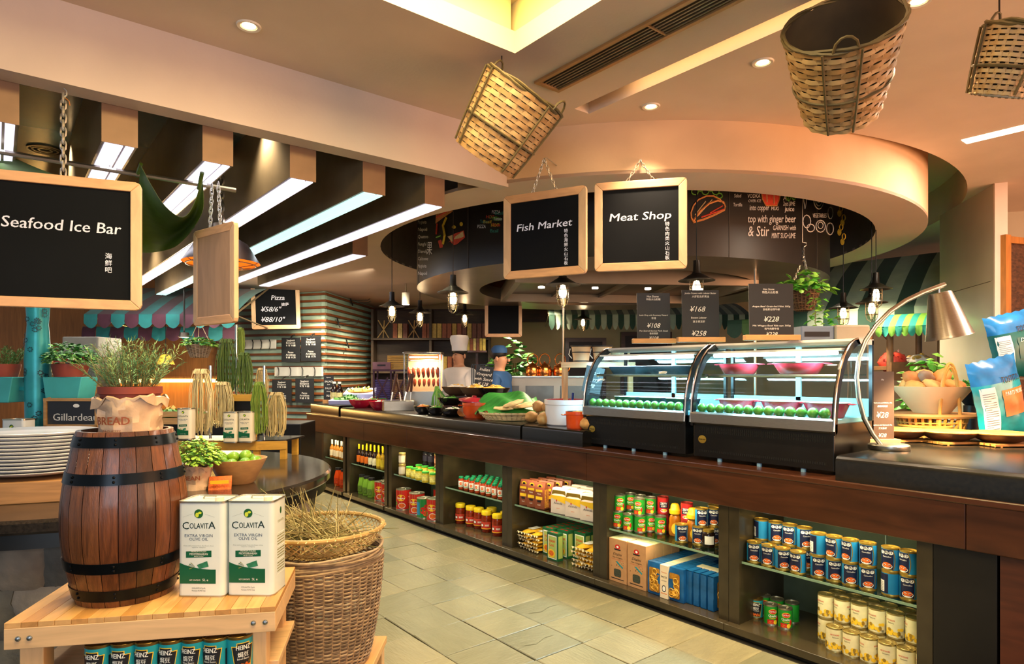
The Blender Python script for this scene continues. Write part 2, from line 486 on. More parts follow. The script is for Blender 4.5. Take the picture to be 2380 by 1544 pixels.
# steel-bottomed drum
drum = thing('canopy_drum', 'round black drum printed with chalk food drawings over the serving counter', 'canopy', (CX0, CY0, Z_DRUM))
obj('shell', G().lathe([(R_DRUM, 0), (R_DRUM, .62)], 110), black_paint, drum, smooth=60)
for i in range(12):          # thin joints between the printed boards
    a = PI + .12 + i * PI / 6
    obj('panel_joint', G().cbox(((R_DRUM + .001) * math.cos(a), (R_DRUM + .001) * math.sin(a), .31), (.004, .004, .62), rz=a), mat('joint', '#4b443c', .5), drum, smooth=0)
obj('rim', G().lathe([(R_DRUM, .0), (R_HOLE, .0), (R_HOLE, .12)], 90), steel_hood, drum, smooth=50)
obj('inner_liner', G().lathe([(R_HOLE, .12), (R_HOLE + .25, .3), (R_HOLE + .25, .61)], 60), mat('hood_inside', '#c98d5e', .6, var=.1), drum, smooth=50)
obj('lid', G().lathe([(R_DRUM, .62), (.01, .62)], 60), black_paint, drum, smooth=50)
# rectangular extractor hood inside the drum
hd = thing('extractor_hood', 'brushed steel kitchen extractor hood inside the round canopy', 'hood', (CX0, CY0, 2.20), CR + .10)
g = G()
g.box(-1.05, -.85, .0, 1.05, -.80, .14); g.box(-1.05, .55, .0, 1.05, .60, .14); g.box(-1.05, -.80, .0, -1.0, .55, .14); g.box(1.0, -.80, .0, 1.05, .55, .14)
obj('casing', g, steel_hood, hd, smooth=0)
obj('top_panel', G().box(-1.0, -.8, .08, 1.0, .55, .1), mat('hood_filter', '#4a4038', .4, metal=.6, var=.2), hd, smooth=0)
for x in (-.5, 0, .5): obj('rib', G().box(x - .02, -.8, .05, x + .02, .55, .085), steel_hood, hd, smooth=0)
hl = mat('hood_bulb', '#fff3d8', .3, emit=10)
for x in (-.75, -.25, .25, .75): obj('bulb', G().cyl(.03, .03, .045, 10), hl, hd, loc=(x, -.3, 0))

# dark lowered ceiling over the pasta bar, with light beams
obj('ceiling_dark', G().box(-4, 3.155, 2.84, 2.15, 10.8, 2.90), dark_ceiling, kind='structure', smooth=0)
def light_beam(x, y0, y1, diff, label, cyan=False):
    t = thing('light_beam', label, 'light', (x, y0, 2.42), group='dark light beams under the ceiling')
    L = y1 - y0; W = .131
    obj('casing', G().box(0, .004, .003, W, L, .42), dark_metal, t, smooth=0)
    obj('end_cap', G().box(-.001, 0, 0, W + .001, .004, .42), copper_cap, t, smooth=0)
    obj('diffuser', G().box(.012, .01, -.004, .078, L - .02, .004), diff, t, smooth=0)
    obj('diffuser', G().box(.088, .01, -.004, .119, L - .02, .004), diff, t, smooth=0)
    light('AREA', 'beam_glow', (x + .06, (y0 + y1) / 2, 2.405), 5.0 if not cyan else 4, (.86, .88, 1.0), .06, L * .9)
    return t
ords = ('nearest the white board, at the picture edge', 'behind the ice bar board', 'above the green leaf', 'in line with the bare board back', 'second from the round drum', 'beside the round drum')
for i, xx in enumerate((-.06, .345, .735, 1.135, 1.525, 1.908)):
    light_beam(xx, 3.16, (8.0, 8.0, 8.3, 8.6, 8.9, 7.2)[i], cyan_diff if i == 4 else white_diff, 'long dark light beam with copper end cap, ' + ords[i], i == 4)
light_beam(2.26, 4.87, 7.3, white_diff, 'short dark light beam above the slatted wall corner')

# walls
wood_wall = mat('wood_wall', '#b5763b', .5, var=.18, scale=3, kind='wood', stretch=(8, 8, .6))
dark_wood = mat('dark_wood', '#4a2416', .4, var=.3, scale=3, kind='wood', stretch=(1, 1, 6), coat=.2)
marble = mat('marble_panel', '#b8ab94', .18, var=.06, scale=2, spec=.5)
def cam_wall(name, px0, d0, px1, d1, z0, z1, th, m):
    """wall between two plan points given by their bearing and depth"""
    a = Vector(plan(px0, d0)); b = Vector(plan(px1, d1))
    v = b - a; ang = math.atan2(v.y, v.x)
    return obj(name, G().box(0, 0, z0, v.length, th, z1), m, loc=(a.x, a.y, 0), rz=ang, kind='structure', smooth=0), v.length
wb, wbl = cam_wall('wall_back', 560, 11.5, 2600, 11.5, 0, 3.2, .1, cream)
wl, wll = cam_wall('wall_left', -500, 9.8, 600, 9.8, 0, 3.0, .1, wood_wall)
p5 = plan(2184, 5.9); p4 = plan(2312, 4.9); p3 = plan(2312 + 150, 4.02)
wr = thing('wall_right', None, None, (p4[0], p4[1], 0), math.atan2(p5[1] - p4[1], p5[0] - p4[0]), kind='structure')
Lr = math.hypot(p5[0] - p4[0], p5[1] - p4[1])
for i, (z0, z1) in enumerate(((0, .55), (.555, 1.10), (1.105, 2.16), (2.165, 2.9))):
    obj('panel', G().box(0, -.06, z0, Lr, 0, z1), marble, wr, smooth=0)
obj('panel', G().box(Lr - .01, -1.6, 0, Lr, -.06, 2.9), marble, wr, smooth=0)
# column and timber screen at the right edge
cw, cwl = cam_wall('wall_column', 2312, 4.89, 2342, 4.86, 0, 2.9, .1, plaster)
sc_t = thing('timber_screen', 'tall timber framed screen filled with dark bark panels by the column', 'screen', (*plan(2338, 4.84), 0), CR + .35)
pine_dk = mat('amber_timber', '#a8692c', .5, var=.2, scale=4, kind='wood', stretch=(8, 8, 1))
g = G().box(0, 0, 0, .06, .05, 2.5); obj('post', g, pine_dk, sc_t, smooth=0)
obj('post', G().box(.80, 0, 0, .86, .05, 2.5), pine_dk, sc_t, smooth=0)
for z in (.05, 1.62, 2.44): obj('rail', G().box(.06, .0, z, .8, .05, z + .05), pine_dk, sc_t, smooth=0)
bark = mat('bark_fill', '#4a2c1a', .8, var=.5, scale=30, bump=.8, stretch=(1, 1, 2))
for z0, z1 in ((.1, 1.62), (1.67, 2.44)): obj('panel', G().box(.06, .02, z0, .8, .04, z1), bark, sc_t, smooth=0)

# corner of teal boards with timber slats
teal_bd = mat('teal_board', '#a3b5a2', .5, var=.25, scale=4, hex2='#7d9a8e')
slat_m = mat('slat_timber', '#6e3c1c', .5, var=.3, scale=4, kind='wood', stretch=(1, 8, 8))
SD = 9.0
sp = Vector(plan(755, SD))
def camdir(deg):
    r, d = math.sin(math.radians(deg)), math.cos(math.radians(deg))
    return Vector((S_ * d + C_ * r, C_ * d - S_ * r))
slw = thing('wall_slatted', None, None, (sp.x, sp.y, 0), 0, kind='structure')
for deg, ln, sgn in ((-71, 1.9, 1), (6.1, 2.12, -1)):
    v = camdir(deg); ang = math.atan2(v.y, v.x)
    for i in range(8):       # backing boards; the slats stand 3 cm proud of them
        obj('board', G().box(0, -.05 if deg < 0 else 0, .37 * i, ln, 0 if deg < 0 else .05, .37 * i + .366), teal_bd, slw, rz=ang, smooth=0)
    mesh = mesh_of(G().box(-.03, 0 if deg < 0 else -.03, 0, ln, .03 if deg < 0 else 0, .032), 'slat', slat_m, 0)
    for i in range(31):
        obj('slat', mesh, None, slw, loc=(0, 0, .03 + .0932 * i), rz=ang)
obj('cap', G().box(-.4, -.05, 2.93, .6, .3, 2.96), dark_metal, slw, smooth=0)

for px_, d_, tx in ((870, 7.0, 700), (930, 7.6, 820), (650, 7.2, 640)):
    q_ = light('SPOT', 'wall_fill_spot', (*plan(px_, d_), 2.55), 95, (1, .88, .62), .05, spot=math.radians(75), blend=.8); aim(q_, (*plan(tx, 9.0), 1.5))  # added spots without fixtures, brightening the slatted wall
# rear wall of the room behind the viewer, with wide window openings assumed for the daylight
g = G().box(-4, -3.3, 0, 11, -3.2, .5).box(-4, -3.3, 2.6, 11, -3.2, 3.0)
for x in (-4, -1.6, 1.0, 3.6, 6.2, 8.8): g.box(x, -3.3, .5, x + .12, -3.2, 2.6)
obj('wall_front', g, plaster, kind='structure', smooth=0)
# ================================================================== ceiling lights
bulb_w = mat('downlight_bulb', '#fff0d0', .3, emit=14, ecol='#ffdca8')
def downlight(x, y, z, power, label, tilt=0, col=(1, .74, .46)):
    t = thing('downlight', label, 'light', (x, y, z), group='recessed ceiling downlights')
    obj('trim_ring', G().lathe([(.028, .004), (.034, -.004), (.046, -.006), (.050, .0)], 24), mat('downlight_trim', '#e8dccb', .3, var=.04), t)
    obj('bulb', G().disc(.028, -.001, 16, up=False), bulb_w, t)
    light('SPOT', 'downlight_beam', (x, y, z - .03), power, col, .03, spot=math.radians(86), blend=.9)
for x, y, pw, lb in ((.822, 2.771, 60, 'recessed downlight in the ceiling above the straight beam'), (2.785, 1.594, 105, 'recessed downlight beside the big hanging basket'),
                 (2.77, 2.237, 105, 'recessed downlight in front of the round canopy ring'), (2.797, .951, 90, 'recessed downlight cut by the top picture edge'),
                 (2.78, -.3, 50, 'recessed downlight above the counter end out of view'), (.82, .6, 30, 'recessed downlight behind the light well out of view')):
    downlight(x, y, Z_CEIL, pw, lb)
for yy in (3.1, 4.2, 5.3, 6.4):      # small unseen fill spots added over the aisle, with no fixtures
    light('SPOT', 'aisle_fill_spot', (2.45, yy, 2.56), 75, (1, .84, .50), .04, spot=math.radians(80), blend=.8)
for px, d, pw, lb in ((545, 6.3, 14, 'small downlight in the dark ceiling between two light beams'), (1103, 9.0, 20, 'small spot in the rear soffit above the jar shelf')):
    x, y = plan(px, d)
    downlight(x, y, 2.838 if px < 700 else Z_RING - .001, pw, lb)
tl = thing('ceiling_light', 'slim white light strip set in the ceiling near the small woven bag', 'light', (4.72, .9, 2.9))
obj('diffuser', G().box(-.05, -1.2, -.003, .05, .45, .01), mat('strip_white', '#fff2d8', .3, emit=9, ecol='#ffe8c4'), tl, smooth=0)
light('AREA', 'strip_glow', (4.72, .52, 2.89), 60, (1, .85, .65), .1, 1.6)
vz = thing('ceiling_speaker', 'round dark speaker grille in the dark ceiling behind the chain', 'speaker', (*at(105, 348, Z=2.838)[:2], 2.838))
for r in (.03, .06, .085): obj('ring', G().lathe([(r, .0), (r, -.006), (r + .01, -.006), (r + .01, 0)], 24), dark_metal, vz)
# ================================================================== the serving counter
FX = 3.20                      # front plane of the cabinets
cab_in = mat('cabinet_board', '#3b3324', .25, var=.25, scale=6, coat=.3)
cab_side = mat('cabinet_side', '#352d1e', .3, var=.25, scale=9, coat=.3)
fascia_m = mat('fascia_wood', '#3d1f0f', .3, var=.45, scale=5, kind='wood', stretch=(1, .35, 2.5), coat=.35)
granite = mat('black_granite', '#15130f', .22, var=.4, scale=60, spec=.6)
glass_sh = glass_mat('shelf_glass', '#cfe8d8', .25)
edge_gl = mat('glass_edge', '#7d9a80', .2, var=.1)
MODS = [(7.163, 7.74), (6.128, 6.986), (5.114, 5.967), (4.101, 4.981), (3.086, 3.973), (2.102, 2.958), (1.096, 1.972)]
what = ['spirit bottles and orange jugs', 'yellow-capped bottles and green jars', 'sweetcorn jars and large red tins', 'green-lidded jars and yellow-lidded jars',
        'brown pasta bags and green boxes', 'fruit tins and kraft pasta boxes', 'navy bean tins and cream artichoke tins']
ZF, ZS = .06, .405
for (ya, yb), wt in zip(MODS, what):
    t = thing('shelf_cabinet', 'open dark shelf cabinet in the counter holding ' + wt, 'cabinet', (FX, ya, 0), group='open cabinets under the serving counter')
    W = yb - ya
    for y0 in (-.064, W): obj('side_panel', G().box(0, y0, .06, .5, y0 + .064, .705), [cab_side], t, smooth=0, bevel=.002)
    obj('base_board', G().box(-.05, -.064, .02, .5, W + .064, .06), cab_in, t, smooth=0, bevel=.003)
    obj('kick_board', G().box(-.03, -.064, 0, .0, W + .064, .02), black_paint, t, smooth=0)
    obj('back_panel', G().box(.48, 0, .06, .5, W, .7), mat('cabinet_back', '#4f5a4a', .2, var=.2, scale=5), t, smooth=0)
    obj('back_joint', G().box(.477, W * .35, .06, .48, W * .35 + .006, .7), mat('back_joint', '#8fa395', .3), t, smooth=0)
    gs = obj('glass_shelf', G().box(.03, 0, ZS - .012, .47, W, ZS), glass_sh, t, smooth=0)
    obj('shelf_edge', G().box(.026, 0, ZS - .012, .03, W, ZS), edge_gl, gs, smooth=0)
    obj('light_strip', G().box(.03, .06, .712, .05, W - .06, .72), mat('shelf_led', '#fff4c0', .3, emit=4, ecol='#ffe7a0'), t, smooth=0)
    light('AREA', 'shelf_light', (FX + .045, (ya + yb) / 2, .709), 3.0 * W, (1, .84, .50), .03, W * .8, rot=(0, math.radians(-14), 0))
    light('AREA', 'shelf_light_low', (FX + .06, (ya + yb) / 2, .385), 1.0 * W, (1, .84, .50), .03, W * .8)
# solid end panels
pn = thing('end_panel', 'plain black panel closing the counter beside the navy bean tins', 'panel', (FX, .80, 0))
obj('board', G().box(0, .0, .02, .5, .23, .71), black_paint, pn, smooth=0, bevel=.002)
pn = thing('end_panel', 'dark brown wooden door panel at the near end of the counter', 'panel', (FX, -1.4, 0))
obj('board', G().box(0, .0, .02, .5, 2.19, .71), dark_wood, pn, smooth=0)
for y in (.62, 1.25, 1.95): obj('stile', G().box(-.012, y, .03, .0, y + .1, .70), dark_wood, pn, smooth=0, bevel=.002)
pn = thing('end_panel', 'narrow black panel closing the far end of the counter', 'panel', (FX, 7.804, 0))
obj('board', G().box(0, 0, .02, .5, .36, .71), black_paint, pn, smooth=0, bevel=.002)
# wooden apron in boards
ap = thing('counter_fascia', 'long glossy brown wooden band running along the counter above the shelves', 'fascia', (FX, 0, 0))
ys = [8.22, 6.55, 5.6, 3.12, .9, -1.4]
for a, b in zip(ys, ys[1:]): obj('board', G().box(-.03, b + .002, .708, .0, a, .925), fascia_m, ap, smooth=0, bevel=.004)
obj('top_ledge', G().box(-.035, -1.4, .90, .75, 8.22, .93), fascia_m, ap, smooth=0, bevel=.005)
obj('underside', G().box(.0, -1.4, .722, .5, 8.22, .73), cab_in, ap, smooth=0)
# black slabs with rounded front edge on top
def slab(y0, y1, x0, x1, z0, z1, label, joints=()):
    t = thing('counter_slab', label, 'worktop', (x0, y0, z0), group='black stone worktops of the counter')
    h = z1 - z0; W = x1 - x0
    prof = [(0, 0), (0, h - .03), (.005, h - .014), (.016, h - .004), (.035, h), (W, h), (W, 0)]
    cuts = [0] + [j - y0 for j in sorted(joints)] + [y1 - y0]
    for a, b in zip(cuts, cuts[1:]):
        v = G(); v.prism(prof, a + .0008, b - .0008, 'y'); obj('section', v, granite, t, smooth=30)
    return t
slab(3.89, 7.26, 3.215, 3.98, .93, 1.045, 'long black stone worktop carrying bowls, leaf basket and pots', (4.6, 5.35, 6.2))
slab(3.20, 3.865, 3.215, 3.98, .93, 1.045, 'short black stone worktop under the potatoes beside the chilled case')
slab(7.32, 8.2, 3.215, 3.98, .93, 1.06, 'black stone worktop at the far end by the slatted wall')
slab(-1.4, 1.44, 3.175, 4.6, .93, 1.05, 'black stone worktop under the lamp and the pies')
obj('rear_counter', G().box(3.985, 1.5, 0, 4.1, 8.2, .93), black_paint, label='black rear side of the serving counter behind the bowls', cat='counter', smooth=0, bevel=.01)

# ------------------------------------------------------------------ packaged goods
gold = mat('gold_tin', '#c9a64a', .3, metal=.8, var=.1)
tin = mat('tin_metal', '#b5b09c', .3, metal=.9, var=.1)
white_p = mat('white_print', '#f2efe6', .5, var=.03)
black_p = mat('black_print', '#16161c', .5, var=.1)
red_p = mat('red_print', '#c81e1a', .5, var=.1)
yel_p = mat('yellow_print', '#f0c22c', .5, var=.1)
org_p = mat('orange_print', '#d9641e', .5, var=.35, scale=150)
green_p = mat('green_print', '#1d8a2c', .45, var=.15)
navy_p = mat('navy_print', '#131a3a', .4, var=.15)
cyan_p = mat('cyan_print', '#1f86b8', .4, var=.12)
teal_p = mat('teal_print', '#1c8f9c', .4, var=.1)
PR = [white_p, black_p, red_p, yel_p, org_p, green_p, navy_p, cyan_p, teal_p, gold]
WHT, BLK, RED, YEL, ORG, GRN, NVY, CYN, TEA, GLD = range(10)
def can(name, label, r, h, sleeve, printer, rim, cat='can', group=None):
    t = thing(name, label, cat, (0, 0, -5), group=group)
    obj('body', G().lathe([(r * .93, .002), (r * 1.02, 0), (r * 1.02, .003), (r, .006), (r, h - .006), (r * 1.02, h - .003), (r * 1.02, h), (r * .95, h), (r * .94, h - .004)], 22), rim, t)
    ld = obj('lid', G().disc(r * .945, h - .004, 22).lathe([(r * .7, h - .0037), (r * .68, h - .003), (r * .66, h - .0037)], 22), rim, t)
    obj('pull_ring', G().tube([(.010 * math.cos(a) + r * .3, .008 * math.sin(a), h - .002) for a in [i * PI / 5 for i in range(10)]], .0012, 4, closed=True), rim, ld)
    lb = G().lathe([(r + .0003, .008), (r + .0003, h - .008)], 28)
    obj('label', lb, sleeve, t)
    p = G(); printer(p, r + .0010, h)
    obj('print', p, PR, t, smooth=0)
    return t
def p_delmonte(g, R, h):
    for wa in (0, PI):
        g.oval(0, h * .70, R * .62, h * .13, m=YEL, wrap=R, wa=wa); g.oval(0, h * .70, R * .54, h * .105, m=RED, wrap=R + .0004, wa=wa)
        g.text('Del Monte', .013, 0, h * .665, m=WHT, align=.5, wrap=R + .0009, wa=wa, width=R * .95, bold=.02)
        g.text('Quality', .017, 0, h * .44, m=WHT, align=.5, wrap=R + .0004, wa=wa, bold=.02)
        g.text('Peaches', .011, 0, h * .35, m=YEL, align=.5, wrap=R + .0004, wa=wa, bold=.02)
        g.patch([(-R * .8, h * .08), (R * .1, h * .30)], m=RED, wrap=R + .0002, wa=wa)
        g.oval(R * .35, h * .18, R * .3, h * .11, m=YEL, wrap=R + .0005, wa=wa); g.oval(R * .62, h * .35, R * .2, h * .14, m=RED, wrap=R + .0004, wa=wa)
        g.oval(-R * .35, h * .16, R * .3, h * .09, m=ORG, wrap=R + .0004, wa=wa)
def p_cirio(g, R, h):
    for wa in (0,):
        g.patch([(-R * 1.0, .01), (R * .62, h - .009)], m=NVY, wrap=R, wa=wa, sub=10)
        for i in range(8):       # gold curve between navy and blue
            x0 = R * (.52 + .22 * math.sin(i / 8 * 2.9)); x1 = R * (.52 + .22 * math.sin((i + 1) / 8 * 2.9))
            z0 = h * (.92 - .8 * i / 8); z1 = h * (.92 - .8 * (i + 1) / 8)
            rr = R + .0006
            g.add([(rr * math.sin(x / rr), -rr * math.cos(x / rr), z) for x, z in ((x0, z0), (x0 + .004, z0), (x1 + .004, z1), (x1, z1))], [(0, 3, 2, 1)], GLD)
        for k in range(3): g.oval(-R * .62 + k * R * .48, h * .80, R * .26, h * .075, m=WHT, wrap=R + .0006, wa=wa)
        g.text('CIRIO', .016, -R * .14, h * .765, m=BLK, align=.5, wrap=R + .0010, wa=wa, width=R * 1.25, bold=.03)
        g.text('Cannellini', .010, -R * .1, h * .60, m=WHT, align=.5, wrap=R + .0006, wa=wa, width=R * .95)
        g.oval(-R * .1, h * .24, R * .62, h * .12, m=WHT, wrap=R + .0006, wa=wa); g.oval(-R * .1, h * .29, R * .52, h * .105, m=ORG, wrap=R + .0010, wa=wa)
        g.patch([(-R * .7, h * .07), (R * .5, h * .12)], m=GLD, wrap=R + .0006, wa=wa)
        g.patch([(R * 1.7, h * .15), (R * 2.9, h * .62)], m=WHT, wrap=R + .0006, wa=wa, sub=8)
        g.patch([(R * 1.5, h * .1), (R * 3.3, h * .9)], m=NVY, wrap=R + .0002, wa=wa, sub=10)
        for i in range(6): g.patch([(R * 1.8, h * (.2 + .065 * i)), (R * 2.8, h * (.215 + .065 * i))], m=BLK, wrap=R + .0009, wa=wa)
def p_heinz(g, R, h):
    def trap(x0, x1, x2, x3, z0, z1, m, rr):
        n = 6; v = []
        for i in range(n + 1):
            k = i / n
            for x, z in ((x0 + (x1 - x0) * k, z0), (x2 + (x3 - x2) * k, z1)): v.append((rr * math.sin(x / rr), -rr * math.cos(x / rr), z))
        g.add(v, [(2 * i, 2 * i + 2, 2 * i + 3, 2 * i + 1) for i in range(n)], m)
    trap(-R * .62, R * .62, -R * .92, R * .92, h * .10, h * .76, YEL, R); trap(-R * .56, R * .56, -R * .85, R * .85, h * .12, h * .74, BLK, R + .0004)
    trap(-R * .5, R * .5, -R * .5, R * .5, h * .74, h * .85, YEL, R); trap(-R * .44, R * .44, -R * .44, R * .44, h * .72, h * .83, BLK, R + .0004)
    g.text('HEINZ', .020, 0, h * .66, m=WHT, align=.5, wrap=R + .0010, bold=.03, width=R * 1.1)
    g.text('焗豆', .017, 0, h * .47, m=WHT, align=.5, wrap=R + .0008, bold=.02)
    g.text('Baked Beans', .008, 0, h * .39, m=WHT, align=.5, wrap=R + .0008, width=R * .9)
    for k in range(9): g.oval(R * (-.5 + .125 * k), h * (.22 + .04 * math.sin(k * 2.3)), R * .12, h * .045, m=ORG, wrap=R + .0010, n=8)
    g.patch([(R * 1.2, h * .15), (R * 2.2, h * .7)], m=BLK, wrap=R + .0004)
    g.patch([(R * 2.4, h * .15), (R * 2.7, h * .3)], m=WHT, wrap=R + .0004)
def p_arti(g, R, h):
    rr = random.Random(5)
    for k in range(34):
        a = rr.uniform(0, 2 * PI); z = h * (.12 + .34 * abs(rr.random() * rr.random() + .12))
        g.oval(0, min(z, h * .5), R * rr.uniform(.16, .26), h * rr.uniform(.06, .09), m=YEL if k % 3 else GLD, wrap=R + .0002 + .00003 * k, wa=a, n=9)
    for wa in (0, 2.1, 4.2):
        g.text('ARTICHOKE', .010, 0, h * .70, m=RED, align=.5, wrap=R + .0006, wa=wa, width=R * 1.05, bold=.02)
        g.text('Bottoms', .009, .004, h * .60, m=BLK, align=.5, wrap=R + .0006, wa=wa, width=R * .7)
    for i in range(7): g.patch([(R * 1.15 + i * .0016, h * .1), (R * 1.15 + i * .0016 + .0008, h * .2)], m=BLK, wrap=R + .002, sub=1)
def p_red(g, R, h):
    g.oval(0, h * .6, R * .6, h * .16, m=YEL, wrap=R); g.text('Hunts', .02, 0, h * .55, m=WHT, align=.5, wrap=R + .0008, bold=.03, width=R * 1.1)
    g.oval(R * .15, h * .22, R * .5, h * .14, m=WHT, wrap=R); g.oval(R * .15, h * .22, R * .42, h * .115, m=ORG, wrap=R + .0004)
    for i in range(5): g.patch([(R * 1.1, h * (.35 + .07 * i)), (R * 1.9, h * (.38 + .07 * i))], m=WHT, wrap=R)
    g.oval(-R * .9, h * .3, R * .4, h * .1, m=GRN, wrap=R)
def p_redsmall(g, R, h):
    g.patch([(-R * .8, h * .38), (R * .8, h * .72)], m=NVY, wrap=R); g.text('S&W', .022, 0, h * .58, m=WHT, align=.5, wrap=R + .0008, bold=.03)
    g.text('红腰豆', .013, 0, h * .44, m=WHT, align=.5, wrap=R + .0008, bold=.02)
    g.oval(0, h * .22, R * .6, h * .10, m=WHT, wrap=R); g.oval(R * .1, h * .24, R * .4, h * .07, m=YEL, wrap=R + .0004)
def p_greentom(g, R, h):
    g.oval(R * .5, h * .4, R * .45, h * .17, m=RED, wrap=R); g.oval(R * 1.0, h * .55, R * .4, h * .15, m=RED, wrap=R); g.oval(R * .9, h * .25, R * .4, h * .15, m=ORG, wrap=R)
    g.patch([(-R * .8, h * .15), (R * 0, h * .8)], m=CYN, wrap=R, sub=4)
P_DM = can('fruit_can', 'x', .037, .110, mat('dm_green', '#1f8f2b', .4, var=.15), p_delmonte, tin)
P_CI = can('bean_can', 'x', .0385, .112, mat('ci_blue', '#1e7fb2', .4, var=.15), p_cirio, gold)
P_HZ = can('bean_can', 'x', .0375, .110, mat('hz_teal', '#1d93a3', .4, var=.1), p_heinz, mat('hz_rim', '#8a6d3a', .3, metal=.8, var=.1))
P_AR = can('artichoke_can', 'x', .0395, .120, mat('ar_cream', '#e2d7a8', .5, var=.12, scale=14), p_arti, mat('ar_rim', '#b8a56a', .3, metal=.8, var=.1))
P_RD = can('tomato_tin', 'x', .077, .205, mat('rd_red', '#c2261c', .4, var=.15), p_red, tin)
P_RS = can('bean_can', 'x', .0375, .112, mat('rs_red', '#c11f22', .4, var=.12), p_redsmall, mat('rs_rim', '#b23a30', .3, metal=.5, var=.1))
P_GT = can('tomato_tin', 'x', .068, .19, mat('gt_green', '#18803a', .4, var=.15), p_greentom, tin)
PROTO = [P_DM, P_CI, P_HZ, P_AR, P_RD, P_RS, P_GT]
def base(px, py, Z, r):
    p = at(px, py, Z=Z); v = Vector((p.x, p.y)).normalized() * r
    return Vector((p.x + v.x, p.y + v.y, Z))
rj = random.Random(11)
def place(proto, p, label, group, rz=None, turn=0):
    return dup(proto, p, (-.95 + rj.uniform(-.25, .25) + turn) if rz is None else rz, label, group)

# ---- cabinet 7: two layers of navy bean tins, artichoke tins on the floor
lo = [(1753, 1306), (1787, 1312), (1819, 1320), (1855, 1326), (1905, 1316), (1938, 1323), (1975, 1332), (2017, 1343), (2073, 1346), (2110, 1356)]
up = [(1770, 1250), (1803, 1253), (1836, 1259), (1870, 1265), (1905, 1266), (1938, 1272), (1974, 1278), (2017, 1288), (2072, 1292), (2108, 1300)]
turn_lo = [0, -.3, 0, -.5, 0, 0, .1, -.1, 2.4, -.5]
for i, (px, py) in enumerate(lo):
    p = base(px, py, ZS, .0385); p.x = FX + (.08 if i < 4 else .10); p.y = at(px, py, X=p.x).y
    place(P_CI, p, 'navy and blue bean tin on the glass shelf, lower layer', 'navy bean tins, lower layer', turn=turn_lo[i])
for i, (px, py) in enumerate(up):
    q = base(px, py, ZS + .112, .0385)
    if i >= 4:
        q.x = FX + .10; q.y = at(*lo[i], X=q.x).y
    else:
        q.x = FX + .165; q.y = at(px, py, X=q.x).y
        place(P_CI, (q.x, q.y, ZS), 'navy and blue bean tin on the glass shelf, lower layer', 'navy bean tins, lower layer')
    place(P_CI, (q.x, q.y, ZS + .1125), 'navy and blue bean tin stacked in the upper layer', 'navy bean tins, upper layer', turn=(2.6, 0, 0, 0, 2.5, -.7, -.6, -.1, -.6, -.7)[i])
for i, y in enumerate((1.52, 1.44, 1.18, 1.28)):
    place(P_CI, (FX + .26, y, ZS), 'navy and blue bean tin on the glass shelf, lower layer', 'navy bean tins, lower layer', turn=2.4)
place(P_HZ, base(1758, 1439, ZF, .0375), 'turquoise baked bean tin next to the two green fruit tins', None, turn=-.1)
for k, (px, py, tn, lb) in enumerate(((1792, 1455, 0, 'green fruit tin touching the turquoise bean tin'), (1825, 1464, 0, 'foremost green fruit tin on the cabinet floor'),
                      (1841, 1450, 2.2, 'fruit tin turned with its pale back label outward'), (1775, 1432, 0, 'green fruit tin standing behind the turquoise bean tin'), (1806, 1441, 0, 'green fruit tin hidden behind the foremost one'))):
    place(P_DM, base(px, py, ZF, .037), lb, 'fruit tins on the cabinet floor', turn=tn)
al = [(1923, 1482), (1952, 1506), (1991, 1520), (2034, 1533), (2077, 1547), (2118, 1561)]
for i, (px, py) in enumerate(al): place(P_AR, (FX + .085, at(1940, 1500, X=FX + .085).y - i * .0815, ZF), 'cream artichoke tin with yellow pieces, lower layer', 'artichoke tins, lower layer', turn=rj.uniform(-1, 1))
y0 = base(1929, 1430, ZF + .12, .0395).y
for row in range(2):
    for i in range(6):
        x = FX + .175 + row * .083; y = y0 - .015 - i * .083 - row * .02
        place(P_AR, (x, y, ZF), 'cream artichoke tin with yellow pieces, lower layer', 'artichoke tins, lower layer', turn=rj.uniform(-1, 1))
        place(P_AR, (x, y, ZF + .1205), 'cream artichoke tin with yellow pieces, top layer', 'artichoke tins, top layer', turn=rj.uniform(-1, 1))

# ---- cabinet 6
dm_lo = [(1437, 1228), (1461, 1235), (1488, 1239), (1517, 1232)]
for i, (px, py) in enumerate(dm_lo): place(P_DM, base(px, py, ZS, .037), 'green fruit tin in the bottom layer on the glass shelf', 'green fruit tins, bottom layer', turn=(0, 0, .6, -.1)[i])
for i, (y) in enumerate((2.93, 2.845, 2.76, 2.675)):
    x = FX + .20
    place(P_DM, (x, y - .01, ZS), 'green fruit tin in the bottom layer on the glass shelf', 'green fruit tins, bottom layer', turn=.2)
    if i < 3: place(P_DM, (x, y - .01, ZS + .1103), 'green fruit tin stacked in the top layer', 'green fruit tins, top layer', turn=0)
p0 = base(*dm_lo[0], ZS, .037); p1 = base(*dm_lo[2], ZS, .037)
place(P_DM, (p0.x + .01, p0.y - .005, ZS + .1103), 'green fruit tin stacked in the top layer', 'green fruit tins, top layer')
place(P_DM, (p1.x + .002, p1.y + .01, ZS + .1103), 'green fruit tin stacked in the top layer', 'green fruit tins, top layer')
pr = base(1541, 1236, ZS, .0375)
for z, lb in ((0, 'red bean tin under another red tin beside the green tins'), (.1123, 'red bean tin standing on another red tin')): place(P_RS, (pr.x, pr.y, ZS + z), lb, 'red bean tins')
pr = Vector((FX + .22, 2.475, ZS))
for z, lb in ((0, 'red bean tin at the bottom behind the honey bottle'), (.1123, 'red bean tin on top behind the honey bottle')): place(P_RS, (pr.x, pr.y, ZS + z), lb, 'red bean tins')
for z, lb in ((0, 'navy bean tin at the bottom of the back pair'), (.1123, 'navy bean tin on top of the back pair')): place(P_CI, (FX + .30, 2.33, ZS + z), lb, 'navy bean tins at the back')
